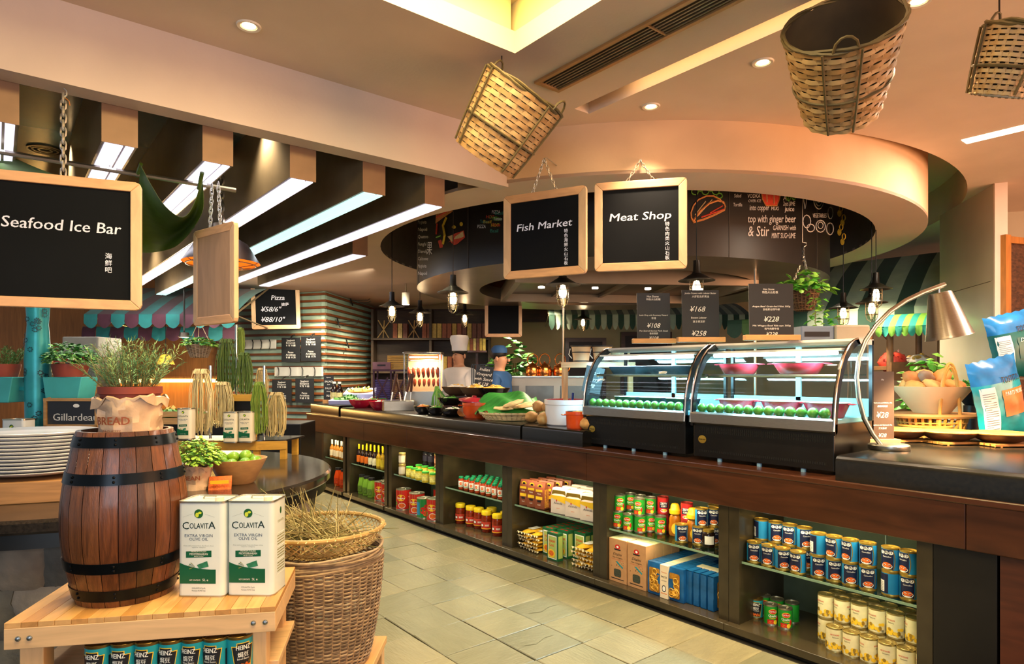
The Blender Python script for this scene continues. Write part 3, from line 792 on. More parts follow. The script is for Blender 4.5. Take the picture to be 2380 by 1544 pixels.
place(P_CI, base(1587, 1263, ZS, .0385), 'navy bean tin standing alone before the honey bottle', 'navy bean tins by the honey', turn=.1)
for px, py, sd in ((1631, 1270, 'left'), (1659, 1269, 'right')):
    p = base(px, py, ZS, .0385)
    w1 = 'next to the cabinet post' if sd == 'right' else 'one place from the post'
    place(P_CI, p, 'navy bean tin at the bottom of a stacked pair, ' + w1, 'navy bean tins by the honey')
    place(P_CI, (p.x, p.y, ZS + .1123), 'navy bean tin on top of a stacked pair, ' + w1, 'navy bean tins by the honey')
# honey bottle
amber = mat('honey', '#c9781a', .15, trans=.35, var=.15); ycap = mat('yellow_cap', '#f2b91c', .35, var=.08)
hb = thing('honey_bottle', 'amber honey bottle with a big yellow cap on the glass shelf', 'bottle', base(1569, 1248, ZS, .036), -.9)
obj('body', G().lathe([(0, 0), (.034, 0), (.04, .012), (.041, .06), (.036, .085), (.038, .11), (.028, .135), (.02, .14)], 18, sx=1, sy=.75), amber, hb)
obj('cap', G().lathe([(.028, .138), (.036, .142), (.037, .165), (.030, .172), (.028, .192), (.02, .205), (0, .21)], 16), ycap, hb)
obj('label', G().oval(0, .05, .024, .035, y=-.0315, m=0), yel_p, hb, smooth=0)
hb2 = dup(hb, (FX + .17, 2.395, ZS), -.7, 'second amber honey bottle standing behind the first')
dj = thing('sauce_jar', 'short black sauce jar between honey and navy tins', 'jar', (FX + .15, 2.30, ZS), -.8)
obj('glass', G().lathe([(0, 0), (.036, 0), (.038, .01), (.038, .08), (.03, .092)], 16), mat('soy_dark', '#1c0f08', .15, var=.2), dj)
obj('lid', G().cyl(.033, .092, .108, 16), gold, dj); obj('label', G().patch([(-.03, .02), (.03, .07)], m=0, wrap=.0385), white_p, dj, smooth=0)
# kraft pasta boxes
kraft = mat('kraft_card', '#b98a5e', .7, var=.10, scale=20); kraft_t = mat('kraft_top', '#e6d6ae', .6, var=.15, scale=40)
def kraft_box():
    t = thing('pasta_box', 'x', 'box', (0, 0, -5))
    Wd, Dp, Hh = .152, .085, .285
    obj('carton', G().box(0, 0, 0, Wd, Dp, Hh), kraft, t, smooth=0, bevel=.002)
    obj('flap', G().box(.002, .002, Hh, Wd - .002, Dp - .002, Hh + .0015), kraft_t, t, smooth=0)
    g = G(); y = -.0008
    g.oval(Wd / 2, .235, .022, .016, y, RED); g.oval(Wd / 2, .235, .010, .008, y - .0004, WHT)
    g.patch([(.05, .212), (.10, .212), (.106, .2205), (.044, .2205)], y, BLK)
    g.text('Ditalini', .026, Wd / 2, .178, y, BLK, .5, shear=.4); g.text('Pasta di Gragnano', .012, Wd / 2, .160, y, BLK, .5, shear=.3)
    g.patch([(.02, .149), (.13, .149), (.13, .1502), (.02, .1502)], y, RED)
    g.patch([(.06, .135), (.072, .140), (.125, .106), (.118, .098)], y, TEA)
    rr = random.Random(2)
    for i in range(14): g.oval(rr.uniform(.02, .13), rr.uniform(.10, .14), .003, .002, y - .0003, BLK, n=6)
    g.patch([(.02, .02), (.02, .025), (.13, .025), (.13, .02)], y, BLK)
    g.add([(.0, .0, 0)] * 0, [])
    obj('print', g, PR, t, smooth=0)
    obj('window', G().add([(p[0], -.0012, p[1]) for p in rrect(.062, .052, .012, cx=Wd / 2, cy_=.062)], [tuple(range(20))]), mat('pasta_window', '#3a4038', .3, var=.5, scale=120), t, smooth=0)
    return t
P_KB = kraft_box(); PROTO.append(P_KB)
ps = at(1411, 1343, Z=ZF)
for col in range(2):
    for row in range(4):
        lb = ('kraft pasta box at the front, %s' % ('next to the cabinet post' if col == 0 else 'beside the blue packs')) if row == 0 else 'kraft pasta box standing behind the front pair'
        dup(P_KB, (FX + .02 + row * .088 + col * .002, 2.955 - col * .160, ZF), -PI / 2, lb, 'kraft pasta boxes')
# blue pasta packs
blue_foil = mat('blue_foil', '#1d5f9e', .25, var=.3, scale=12, metal=.2); pasta_y = mat('tagliatelle', '#d9a438', .5, var=.4, scale=40, bump=.6)
cream_paper = mat('cream_paper', '#e5d3b4', .6, var=.08)
def blue_pack():
    t = thing('pasta_pack', 'x', 'pack', (0, 0, -5))
    Wd, Dp, Hh = .27, .038, .20
    g = G(); rr = random.Random(9)
    P = []
    for i in range(9):
        row = []
        for j in range(7):
            u = i / 8; v = j / 6
            row.append((u * Wd + rr.uniform(-.002, .002), -.014 * math.sin(PI * u) ** .5 * math.sin(PI * v) ** .5 + rr.uniform(-.002, .002), v * Hh))
        P.append(row)
    g.grid(P); B = [[(p[0], Dp - p[1] * .8, p[2]) for p in row] for row in P][::-1]; g.grid(B)
    g.box(0, 0, .001, .004, Dp, Hh); g.box(Wd - .004, 0, .001, Wd, Dp, Hh); g.box(0, 0, Hh - .003, Wd, Dp, Hh); g.box(0, 0, 0, Wd, Dp, .003)
    obj('bag', g, blue_foil, t)
    for x0, x1 in ((.02, .10), (.175, .25)):
        g = G()
        for k in range(8):
            cxk, czk = rr.uniform(x0 + .015, x1 - .015), rr.uniform(.035, .15)
            g.tube([(cxk + .02 * math.cos(a + k) * (1 - a * .04), -.0145 - .002 * math.sin(a * 2), czk + .02 * math.sin(a + k) * (1 - a * .04)) for a in [q * .5 for q in range(14)]], .003, 4)
        obj('pasta_nest', g, pasta_y, t)
        obj('window', G().add([(p[0], -.0122, p[1]) for p in rrect(x1 - x0, .15, .01, cx=(x0 + x1) / 2, cy_=.095)], [tuple(range(20))]), mat('nest_shadow', '#a8741f', .5, var=.3, scale=60), t, smooth=0)
    w_ = obj('wrapper', G().box(.108, -.017, 0, .168, Dp + .003, Hh + .003), cream_paper, t, smooth=0)
    g = G(); g.text('PASTA', .017, .138, .125, -.0175, NVY, .5, width=.045, bold=.03); g.text("d'ITALIA", .010, .138, .105, -.0175, NVY, .5, width=.04); g.oval(.138, .06, .016, .022, -.0175, NVY); g.oval(.138, .06, .011, .016, -.0178, WHT)
    g.text('Pettole', .014, .138, .155, -.0175, ORG, .5, shear=.3); g.patch([(.115, .028), (.16, .028), (.16, .032), (.115, .032)], -.0175, ORG)
    obj('print', g, PR, w_, smooth=0)
    return t
P_BP = blue_pack(); PROTO.append(P_BP)
for k in range(9):
    dup(P_BP, (FX + .025 + k * .044, 2.628, ZF + .002), -PI / 2, 'foremost blue pasta pack with yellow nests in its windows' if k == 0 else 'blue pasta pack in the row behind the foremost one', 'blue pasta packs')
for k in range(4):
    dup(P_BP, (FX + .05 , 2.318 - k * .05, ZF + .002), 0, 'blue pasta pack stood edge-on beside the cabinet post', 'edge-on blue pasta packs')

# ---- cabinet 5: pasta bags, green boxes
brown_foil = mat('brown_bag', '#8a4a32', .35, var=.2, scale=10); wholeg = mat('wheat_pasta', '#c98a3a', .6, var=.4, scale=70, bump=.5)
def bag(name, Wd, Dp, Hh, bodym, printer, pinch=.35, sidem=None):
    t = thing(name, 'x', 'bag', (0, 0, -5))
    g = G(); n = 9
    rows = []
    for j in range(n):
        v = j / (n - 1); k = 1 if v < .72 else 1 - (v - .72) / .28 * (1 - pinch)
        d = Dp * k; w_ = Wd * (1 - .03 * math.sin(v * PI)) * (1 if v < .8 else 1 - .08 * (v - .8) / .2)
        bul = .006 * math.sin(v * PI)
        rows.append([(x, y, v * Hh) for x, y in ((-w_ / 2, Dp / 2 - d / 2), (-w_ / 4, Dp / 2 - d / 2 - bul), (w_ / 4, Dp / 2 - d / 2 - bul), (w_ / 2, Dp / 2 - d / 2),
                 (w_ / 2 + bul, Dp / 2), (w_ / 2, Dp / 2 + d / 2), (w_ / 4, Dp / 2 + d / 2 + bul), (-w_ / 4, Dp / 2 + d / 2 + bul), (-w_ / 2, Dp / 2 + d / 2), (-w_ / 2 - bul, Dp / 2), (-w_ / 2, Dp / 2 - d / 2))])
    g.grid([list(r) for r in rows])
    g.add(rows[-1][:-1], [tuple(range(10))])
    obj('bag', g, bodym, t, smooth=50)
    if sidem: obj('side_window', G().box(Wd / 2 + .0005, Dp * .1, Hh * .05, Wd / 2 + .0035, Dp * .9, Hh * .75), sidem, t, smooth=0)
    g = G(); printer(g, Wd, Hh); obj('print', g, PR, t, smooth=0)
    return t
def p_brown(g, Wd, Hh):
    y = -.007
    g.oval(0, Hh * .86, Wd * .28, Hh * .09, .006, YEL); g.oval(0, Hh * .86, Wd * .16, Hh * .05, .0055, BLK)
    g.patch([(-Wd * .36, Hh * .66), (Wd * .36, Hh * .66), (Wd * .36, Hh * .75), (-Wd * .36, Hh * .75)], y, YEL)
    g.text('Pasta', .016, 0, Hh * .56, y, WHT, .5, shear=.3); g.patch([(-Wd * .36, Hh * .36), (Wd * .36, Hh * .36), (Wd * .36, Hh * .48), (-Wd * .36, Hh * .48)], y, YEL)
    g.patch([(-Wd * .2, Hh * .26), (Wd * .2, Hh * .26), (Wd * .2, Hh * .33), (-Wd * .2, Hh * .33)], y, BLK); g.text('fusilli', .013, 0, Hh * .14, y, WHT, .5, shear=.3)
P_BB = bag('pasta_bag', .085, .065, .20, brown_foil, p_brown, sidem=wholeg); PROTO.append(P_BB)
for row in range(4):
    for col in range(3):
        dup(P_BB, (FX + .06 + row * .08, 3.90 - col * .095 - row * .012, ZS), -PI / 2 + .25, 'brown pasta bag in the front row of three' if row == 0 else 'brown pasta bag in the rows behind the front three', 'brown pasta bags, front row' if row == 0 else 'brown pasta bags, rear rows')
white_bag = mat('white_bag', '#e0cfc4', .45, var=.08, scale=8)
def p_white(g, Wd, Hh):
    y = -.0075
    g.patch([(-Wd * .49, Hh * .62), (Wd * .49, Hh * .42), (Wd * .49, Hh * .72), (-Wd * .49, Hh * .72)], y, ORG if False else YEL); g.patch([(-Wd * .47, Hh * .72), (Wd * .47, Hh * .72), (Wd * .40, Hh * .93), (-Wd * .40, Hh * .93)], .0005, GLD)
    g.oval(-Wd * .1, Hh * .52, .005, .009, y - .0004, RED); g.text('Azienda', .024, -Wd * .02, Hh * .38, y, BLK, .5, shear=.2); g.text('penne', .012, 0, Hh * .2, y, ORG, .5)
P_WB = bag('pasta_bag', .145, .08, .185, white_bag, p_white, pinch=.55); PROTO.append(P_WB)
for row in range(3):
    for col in range(3):
        dup(P_WB, (FX + .065 + row * .10, 3.50 - col * .155, ZS), -PI / 2 + .2, ('white and gold pasta bag in the front row, %s' % ('next to the brown bags', 'in the middle', 'cut by the cabinet post')[col]) if row == 0 else 'white and gold pasta bag standing behind the front row', 'white pasta bags, front row' if row == 0 else 'white pasta bags, behind')
tb = dup(P_WB, (FX + .30, 3.22, ZS + .19), -PI / 2 + .3, 'white pasta bag lying on top of the others under the fascia'); tb.scale = (.75, .75, .4)
# spaghetti bags lying in piles
yel_foil = mat('spaghetti_bag', '#d9a22a', .35, var=.35, scale=25, bump=.5); clear_end = mat('bag_ends', '#c9bb9a', .25, var=.5, scale=60, bump=.8)
def spag():
    t = thing('spaghetti_bag', 'x', 'bag', (0, 0, -5))
    g = G(); rr = random.Random(4); P = []
    for i in range(11):
        u = i / 10; k = math.sin(PI * min(1, max(.06, u * 1.0))) ** .35
        row = []
        for j in range(11):
            a = 2 * PI * j / 10
            row.append((.052 * k * math.cos(a) * (1.15 if i in (0, 10) else 1) + rr.uniform(-.002, .002), u * .26, .0145 + .0140 * k * math.sin(a) * (.4 if i in (0, 10) else 1) + rr.uniform(-.0015, .0015)))
        row[-1] = row[0]; P.append(row)
    g.grid(P); obj('bag', g, yel_foil, t, smooth=50)
    P = []; P2 = []
    for j in range(13):
        x = -.06 + .01 * j; P.append((x, -.014 + rr.uniform(-.006, .006), .014 + .010 * math.sin(j * 1.9))); P2.append((x * .9, .008, .0145))
    obj('crimped_end', G().grid([P, P2], th=.001), clear_end, t, smooth=0)
    obj('print', G().patch([(-.03, 0)] * 0 or [(-.03, 0), (.03, 0), (.03, .1), (-.03, .1)], 0), white_p, t, smooth=0)
    t.children[-1].rotation_euler = (-PI / 2, 0, 0); t.children[-1].location = (0, .08, .031)
    return t
P_SP = spag(); PROTO.append(P_SP)
for pile, (yc, n, nm) in enumerate(((3.83, 5, 'in the pile beside the green boxes'), (3.235, 5, 'in the pile against the cabinet post'))):
    for lay in range(n):
        for c in range(2):
            o = dup(P_SP, (FX + .05 + rj.uniform(-.012, .012), yc + (c - .5) * .118 + rj.uniform(-.008, .008) + (pile == 0) * 0 , ZF + .0005 + lay * .0295), -PI / 2 + rj.uniform(-.06, .06), 'yellow spaghetti bag ' + nm, 'spaghetti bags ' + nm)
green_card = mat('green_card', '#1a5a34', .4, var=.12)
def green_box():
    t = thing('pasta_carton', 'x', 'box', (0, 0, -5))
    Wd, Dp, Hh = .118, .055, .205
    obj('carton', G().box(0, 0, 0, Wd, Dp, Hh), green_card, t, smooth=0, bevel=.0015)
    g = G(); y = -.0007
    g.patch([(.012, .012), (Wd - .012, .012), (Wd - .012, .185), (.012, .185)], y, WHT); g.patch([(.018, .018), (Wd - .018, .018), (Wd - .018, .178), (.018, .178)], y - .0003, 10)
    g.text('Instant\nCous', .033, Wd / 2, .135, y - .0006, RED, .5, bold=.03, width=.066); g.oval(Wd * .42, .05, .040, .032, y - .0006, YEL); g.oval(Wd * .42, .052, .026, .02, y - .0009, ORG)
    g.add([(Wd + .0006, .006, .02), (Wd + .0006, Dp - .006, .02), (Wd + .0006, Dp - .006, .185), (Wd + .0006, .006, .185)], [(0, 1, 2, 3)], 10)
    g.add([(.02, .012, Hh + .0006), (.05, .012, Hh + .0006), (.05, .03, Hh + .0006), (.02, .03, Hh + .0006)], [(0, 1, 2, 3)], RED); g.add([(.065, .012, Hh + .0006), (.095, .012, Hh + .0006), (.095, .03, Hh + .0006), (.065, .03, Hh + .0006)], [(0, 1, 2, 3)], RED)
    obj('print', g, PR + [mat('pale_green', '#a9bb62', .5, var=.1)], t, smooth=0)
    return t
P_GB = green_box(); PROTO.append(P_GB)
for row in range(6):
    dup(P_GB, (FX + .09 + row * .057, 3.71, ZF), -PI / 2, 'green couscous box in the row against the spaghetti pile', 'green couscous boxes, far row')
    dup(P_GB, (FX + .02 + row * .057 + (.05 if row else 0), 3.585 - (0 if row else .005), ZF), -PI / 2, 'foremost green couscous box' if row == 0 else 'green couscous box in the row behind the foremost', None if row == 0 else 'green couscous boxes, near row')
    if row > 1: dup(P_GB, (FX + .02 + row * .057 + .05, 3.46, ZF), -PI / 2, 'green couscous box in the row beside the cabinet post pile', 'green couscous boxes, third row')

# ---- jars and bottles of cabinets 4..1
def jar(name, label_, r, h, glassm, lidm, lab, r_neck=.86, labm=None, cat='jar', lid_h=.018, extra=None):
    t = thing(name, label_, cat, (0, 0, -5))
    hb_ = h - lid_h
    obj('glass', G().lathe([(0, 0), (r * .9, 0), (r, r * .12), (r, hb_ * .82), (r * r_neck, hb_ * .95), (r * r_neck * .95, hb_)], 16), glassm, t)
    obj('lid', G().lathe([(r * r_neck * 1.04, hb_ - .002), (r * r_neck * 1.06, hb_ + lid_h * .8), (r * r_neck * .98, h), (0, h)], 16), lidm, t)
    if lab:
        g = G().patch([(-r * 1.3, h * lab[0]), (r * 1.3, h * lab[1])], m=0, wrap=r + .0005, sub=10)
        o = obj('label', g, labm or white_p, t, smooth=0)
        if extra: g = G(); extra(g, r + .001, h); obj('print', g, PR, o, smooth=0)
    return t
def ex_jar(g, R, h): g.oval(0, h * .45, R * .5, h * .12, m=ORG, wrap=R); g.patch([(-R * .9, h * .24), (R * .9, h * .29)], m=GRN, wrap=R)
def ex_chili(g, R, h):
    g.patch([(-R * 1.3, h * .17), (R * 1.3, h * .20)], m=YEL, wrap=R, sub=10); g.oval(-R * .55, h * .34, R * .35, h * .08, m=BLK, wrap=R); g.oval(-R * .55, h * .34, R * .28, h * .06, m=WHT, wrap=R + .0004); g.patch([(0, h * .25), (R * .9, h * .42)], m=RED, wrap=R + .0003)
    g.text('辣椒', .02, R * .45, h * .30, m=WHT, align=.5, wrap=R + .0008, bold=.03)
tomato_g = mat('tomato_glass', '#b8421a', .12, var=.25, scale=30); green_lid = mat('green_lid', '#1c8a5c', .3, metal=.3, var=.1); yel_lid = mat('yellow_lid', '#e6c31e', .35, var=.06)
chili_g = mat('chili_oil', '#5a140a', .1, var=.6, scale=45, hex2='#9c3410')
J_T = jar('sauce_jar', 'x', .0235, .115, tomato_g, green_lid, (.18, .66), extra=ex_jar, lid_h=.016)
J_Y = jar('chili_jar', 'x', .047, .185, chili_g, yel_lid, (.16, .50), labm=mat('chili_label', '#c8402c', .5, var=.1), r_neck=.93, extra=ex_chili, lid_h=.034)
corn_g = mat('corn_glass', '#d8c23a', .15, var=.35, scale=60); dark_g = mat('olive_dark', '#241c22', .12, var=.3); cork_lid = mat('gold_lid', '#b9a05a', .35, metal=.5, var=.1)
J_C = jar('corn_jar', 'x', .036, .105, corn_g, mat('lime_lid', '#3fae3a', .35, var=.08), (.2, .7), labm=mat('corn_label', '#e8dc78', .5, var=.3, scale=40), lid_h=.014, r_neck=.95)
J_D = jar('olive_jar', 'x', .036, .115, dark_g, mat('black_lid', '#1a1a20', .3, var=.1), (.2, .7), labm=mat('dark_label', '#2a2438', .5, var=.2), lid_h=.016, r_neck=.95)
J_M = jar('mustard_jar', 'x', .036, .115, mat('mustard', '#a89068', .2, var=.2), cork_lid, (.15, .75), labm=mat('must_label', '#cfc6b0', .5, var=.1), lid_h=.016, r_neck=.95)
J_R = jar('relish_jar', 'x', .034, .115, mat('relish', '#8a4a3a', .2, var=.2), cork_lid, (.2, .62), labm=mat('rel_label', '#b8846a', .5, var=.15), lid_h=.016, r_neck=.95)
PROTO += [J_T, J_Y, J_C, J_D, J_M, J_R]
for row in range(5):
    for col in range(8):
        y = 4.80 - col * .083 - row * .02
        if y < 4.13: continue
        dup(J_T, (FX + .075 + row * .058, y, ZS), -1.0 + rj.uniform(-.3, .3), 'green-lidded tomato sauce jar in the front row on the glass' if row == 0 else 'green-lidded tomato sauce jar in the rows behind', 'green-lidded jars, front row' if row == 0 else 'green-lidded jars, rear rows')
for i, (px, py) in enumerate(((1070, 1219), (1094, 1226), (1113, 1231), (1131, 1239), (1156, 1248))):
    dup(J_Y, base(px, py, ZF, .047), -1.0 + rj.uniform(-.1, .1), 'yellow-lidded chili oil jar in the front row of five', 'yellow-lidded jars, front')
for y in (4.60, 4.40, 4.22): dup(J_Y, (FX + .27, y, ZF), -1, 'yellow-lidded chili oil jar standing in the back row', 'yellow-lidded jars, back')
# cabinet 3
for i, (px, py) in enumerate(((952, 1110), (963, 1113), (974, 1117), (989, 1123), (1007, 1127))):
    dup(J_C, base(px, py, ZS, .036), -1 + rj.uniform(-.2, .2), 'lime-lidded sweetcorn jar in the front row', 'sweetcorn jars')
for i in range(5): dup(J_C, (FX + .2, 5.75 - i * .12, ZS), -1, 'lime-lidded sweetcorn jar behind the front row', 'sweetcorn jars behind')
pj = base(935, 1106, ZS, .036)
for z, lb in ((0, 'mustard jar under another at the end of the shelf'), (.1155, 'mustard jar standing on another one')): dup(J_M, (pj.x, pj.y, ZS + z), -1, lb, 'mustard jars')
for i in range(2):
    y = 5.74 - i * .1
    dup(J_D, (FX + .28, y, ZS), -1, 'dark olive jar in the lower back row', 'dark olive jars below'); dup(J_D, (FX + .28, y, ZS + .1155), -1, 'dark olive jar stacked in the upper back row', 'dark olive jars above')
for i in range(4):
    y = 5.52 - i * .09
    dup(J_R, (FX + .28, y, ZS), -1, 'relish jar in the lower back row', 'relish jars below'); dup(J_R, (FX + .28, y, ZS + .1155), -1, 'relish jar stacked in the upper back row', 'relish jars above')
dup(P_RD, base(938, 1186, ZF, .077), -.9, 'large red tomato tin standing alone in front of the group', 'large red tins')
dup(P_RD, base(969, 1197, ZF, .077), -1.0, 'large red tomato tin between the lone red tin and the green one', 'large red tins')
dup(P_RD, base(1010, 1212, ZF, .077), -1.0, 'large red tomato tin against the cabinet post', 'large red tins')
dup(P_GT, base(990, 1204, ZF, .068) - Vector((.03, .02, 0)), -1.2, 'green tomato tin standing among the large red tins')
for y in (5.60, 5.44, 5.27): dup(P_RD, (FX + .37, y, ZF), -1.0, 'large red tomato tin in the back row', 'large red tins, back row')
# cabinet 2
def bottle(name, r, h, glassm, capm, labm, neck=.32, cat='bottle', cap_h=.25):
    t = thing(name, 'x', cat, (0, 0, -5))
    obj('glass', G().lathe([(0, 0), (r * .92, 0), (r, .006), (r, h * .52), (r * .8, h * .60), (r * neck, h * .70), (r * neck, h * .97), (0, h * .97)], 14), glassm, t)
    obj('cap', G().lathe([(r * neck * 1.2, h * (1 - cap_h)), (r * neck * 1.2, h), (0, h)], 12), capm, t)
    obj('label', G().patch([(-r * 1.4, h * .10), (r * 1.4, h * .44)], m=0, wrap=r + .0006, sub=10), labm, t, smooth=0)
    return t
vin_g = mat('vinegar_glass', '#1c0d0a', .1, var=.2); pale_g = mat('liqueur_glass', '#d88a2a', .1, trans=.3, var=.15)
B_O = bottle('vinegar_bottle', .027, .225, vin_g, yel_lid, mat('orange_label', '#e0701e', .5, var=.15))
B_B = bottle('vinegar_bottle', .027, .23, vin_g, yel_lid, mat('ivory_label', '#e4dfb8', .5, var=.3, scale=30))
B_Y = bottle('oil_bottle', .027, .235, mat('oil_glass', '#a8861a', .1, var=.2), yel_lid, mat('lemon_label', '#d8c030', .5, var=.2))
B_W = bottle('liqueur_bottle', .030, .215, pale_g, white_p, mat('cream_label', '#f2e2b8', .5, var=.1))
PROTO += [B_O, B_B, B_Y, B_W]
fr2 = [(831, 1085), (840, 1086), (848, 1087), (856, 1088), (865, 1089), (873, 1092), (881, 1094), (889, 1097)]
for i, (px, py) in enumerate(fr2):
    pb = (B_O, B_O, B_O, B_B, B_B, B_Y, B_Y, B_Y)[i]
    lb = {0: 'dark vinegar bottle with orange label and yellow cap', 1: 'dark vinegar bottle with ivory label and yellow cap', 2: 'golden oil bottle with yellow cap'}[0 if i < 3 else 1 if i < 5 else 2]
    p = base(px, py, ZS, .027); p.y = 6.90 - i * .098; p.x = FX + .08
    dup(pb, p, -1, lb, lb.split(' with')[0] + 's, front'); dup(pb, (p.x + .09, p.y - .02, ZS), -1, lb + ', behind the front row', lb.split(' with')[0] + 's, behind')
gj_m = mat('green_jug', '#7fae3a', .35, var=.1); oj_m = mat('orange_jug', '#d84a14', .35, var=.1)
def jug(name, m, r, h):
    t = thing(name, 'x', 'jar', (0, 0, -5))
    P = G().lathe([(0, 0), (r * .82, 0), (r * .9, h * .03), (r, h * .45), (r, h * .5), (r * .62, h * .86), (r * .6, h * .9)], 6)
    obj('body', P, m, t, smooth=25); obj('lid', G().cyl(r * .64, h * .88, h, 14), black_p, t)
    obj('label', G().patch([(-r * .6, h * .15), (r * .6, h * .45)], m=0, wrap=r * .985), mat(name + '_label', '#5a7a2a' if 'pesto' in name else '#b83a10', .5, var=.4, scale=60), t, smooth=0)
    return t
J_G = jug('pesto_jar', gj_m, .055, .22); J_O = jug('sauce_jug', oj_m, .058, .225); PROTO += [J_G, J_O]
for i, y in enumerate((6.86, 6.72, 6.58)): dup(J_G, (FX + .10 - .01 * i, y, ZF), -1, 'faceted green jar with black lid, %s' % ('farthest of three', 'middle of three', 'next to the red tin')[i], 'faceted green jars')
dup(J_G, (FX + .24, 6.55, ZF), -1, 'faceted green jar standing behind the other three')
for i, y in enumerate((6.40, 6.24)): dup(P_RD, (FX + .11, y, ZF), -.9, 'large red tomato tin %s' % ('touching the green jars', 'against the post beside the green jars'), 'large red tins by the green jars') if False else dup(P_RD, (FX + .11, y, ZF), -.9, ('large red tomato tin touching the faceted green jars', 'large red tomato tin by the post beside the green jars')[i], 'large red tins by the green jars')
# cabinet 1
for i in range(6): dup(B_W, (FX + .08 + (i % 2) * .01, 7.66 - i * .085, ZS), -1, 'amber liqueur bottle with white cap in the farthest cabinet', 'amber liqueur bottles')
for i, y in enumerate((7.52, 7.36)): dup(J_O, (FX + .10, y, ZF), -1, ('faceted orange jug farthest along the counter', 'faceted orange jug against the cabinet post')[i], 'faceted orange jugs')
for p in PROTO:
    for c in [p] + [q for q in p.children_recursive]: bpy.data.objects.remove(c)
# ================================================================== foreground: bench, barrel, oil tins, basket
pine = mat('pine', '#d6a468', .45, var=.16, scale=3, kind='wood', stretch=(9, 1, 9), coat=.15)
pine2 = mat('pine_pale', '#dcb486', .45, var=.14, scale=3, kind='wood', stretch=(1, 9, 9), coat=.1)
pine3 = mat('pine_warm', '#c48d50', .45, var=.18, scale=3, kind='wood', stretch=(9, 1, 9), coat=.15)
pine_v = mat('pine_leg', '#d9ae7c', .5, var=.14, scale=3, kind='wood', stretch=(9, 9, 1))
bolt_m = mat('bolt', '#9aa0a4', .3, metal=.9, var=.1)
BR_ = math.radians(-28.3); BL, BD, BZ = .754, .42, .72
bench = thing('bench', 'pale pine bench carrying the barrel and the two oil tins', 'bench', (.018, 2.385, 0), BR_)
np_ = 17
for i in range(np_):
    obj('plank', G().box(i * BL / np_ + .0004, 0, BZ - .016, (i + 1) * BL / np_ - .0004, BD, BZ), (pine, pine3, pine)[i % 3], bench, smooth=0, bevel=.001)
rail = obj('front_rail', G().box(0, -.001, BZ - .078, BL, .021, BZ - .016), pine2, bench, smooth=0, bevel=.002)
for x in (.038, .068, BL - .065, BL - .030):
    obj('bolt', G().lathe([(.008, 0), (.0075, .003), (.004, .0055), (0, .006)], 10), bolt_m, rail, loc=(x, -.001, BZ - .047), rot=(PI / 2, 0, 0))
obj('side_rail', G().box(BL - .021, .021, BZ - .078, BL, BD, BZ - .016), pine2, bench, smooth=0, bevel=.002)
obj('side_rail', G().box(0, .021, BZ - .078, .021, BD, BZ - .016), pine2, bench, smooth=0, bevel=.002)
obj('back_rail', G().box(.021, BD - .021, BZ - .078, BL - .021, BD, BZ - .016), pine2, bench, smooth=0, bevel=.002)
for x, y in ((.03, .021), (BL - .094, .021), (.03, BD - .085), (BL - .094, BD - .085)):
    obj('leg', G().box(x, y, 0, x + .064, y + .064, BZ - .016), pine_v, bench, smooth=0, bevel=.003)
obj('brace', G().box(BL - .06, .06, .40, BL - .03, BD - .06, .46), pine2, bench, smooth=0, bevel=.002)
obj('shelf', G().box(.0, .06, .505, BL, BD - .02, .525), pine2, bench, smooth=0, bevel=.002)
# baked bean tins on the bench shelf
PROTO2 = []
H_ = can('bean_can', 'x', .0385, .112, MATS['hz_teal'], p_heinz, MATS['hz_rim'])
ordn = ['first', 'second', 'third', 'fourth', 'fifth', 'sixth', 'seventh', 'eighth', 'ninth', 'tenth', 'eleventh', 'twelfth', 'thirteenth', 'fourteenth', 'fifteenth', 'sixteenth', 'seventeenth', 'eighteenth', 'nineteenth', 'twentieth']
for i, (px, py) in enumerate(((232, 1492), (291, 1489), (346, 1486), (401, 1482), (453, 1479), (503, 1477), (557, 1472))):
    p = at(px, py, Z=.637)
    dup(H_, (p.x, p.y, .525), CR - .05 + (.75 if i == 6 else 0) + rj.uniform(-.05, .05), 'turquoise baked bean tin under the bench, %s' % ('turned sideways by the bench leg' if i == 6 else ordn[i] + ' from the stone side'), 'turquoise bean tins under the bench')
for c in [H_] + list(H_.children_recursive): bpy.data.objects.remove(c)

# barrel
bx, by = plan(293, 2.13)
barrel = thing('barrel', 'dark brown wooden barrel with black iron hoops on the bench', 'barrel', (bx, by, BZ), CR)
HB = .545
def br(z): u = z / HB; return .128 + .056 * math.sin(PI * min(1, max(0, u * .88 + .08))) ** 1.0 + (.004 if u > .9 else 0)
stave_m = [mat('stave_%d' % i, h, .33, var=.42, scale=4.5, kind='wood', stretch=(14, 14, .8), bump=.25, bscale=30, coat=.35) for i, h in enumerate(('#4f2812', '#643619', '#3f2010', '#744322'))]
NS = 22
for k in range(NS):
    a0 = 2 * PI * k / NS + .006; a1 = 2 * PI * (k + 1) / NS - .006
    prof = [(br(z), z) for z in [HB * i / 12 for i in range(13)]] + [(br(HB) - .014, HB), (br(HB) - .014, HB - .06)]
    prof = [(br(0) - .014, 0)] + prof
    obj('stave', G().lathe(prof, 3, 0, (0, 0, 0), a0, a1), stave_m[rj.randrange(4)], barrel, smooth=50)
obj('floor_board', G().disc(br(.03), .02, 30), stave_m[2], barrel)
obj('head_board', G().disc(br(HB) - .015, HB - .055, 30), stave_m[2], barrel)
iron = mat('hoop_iron', '#12171c', .28, metal=.7, var=.2, scale=6)
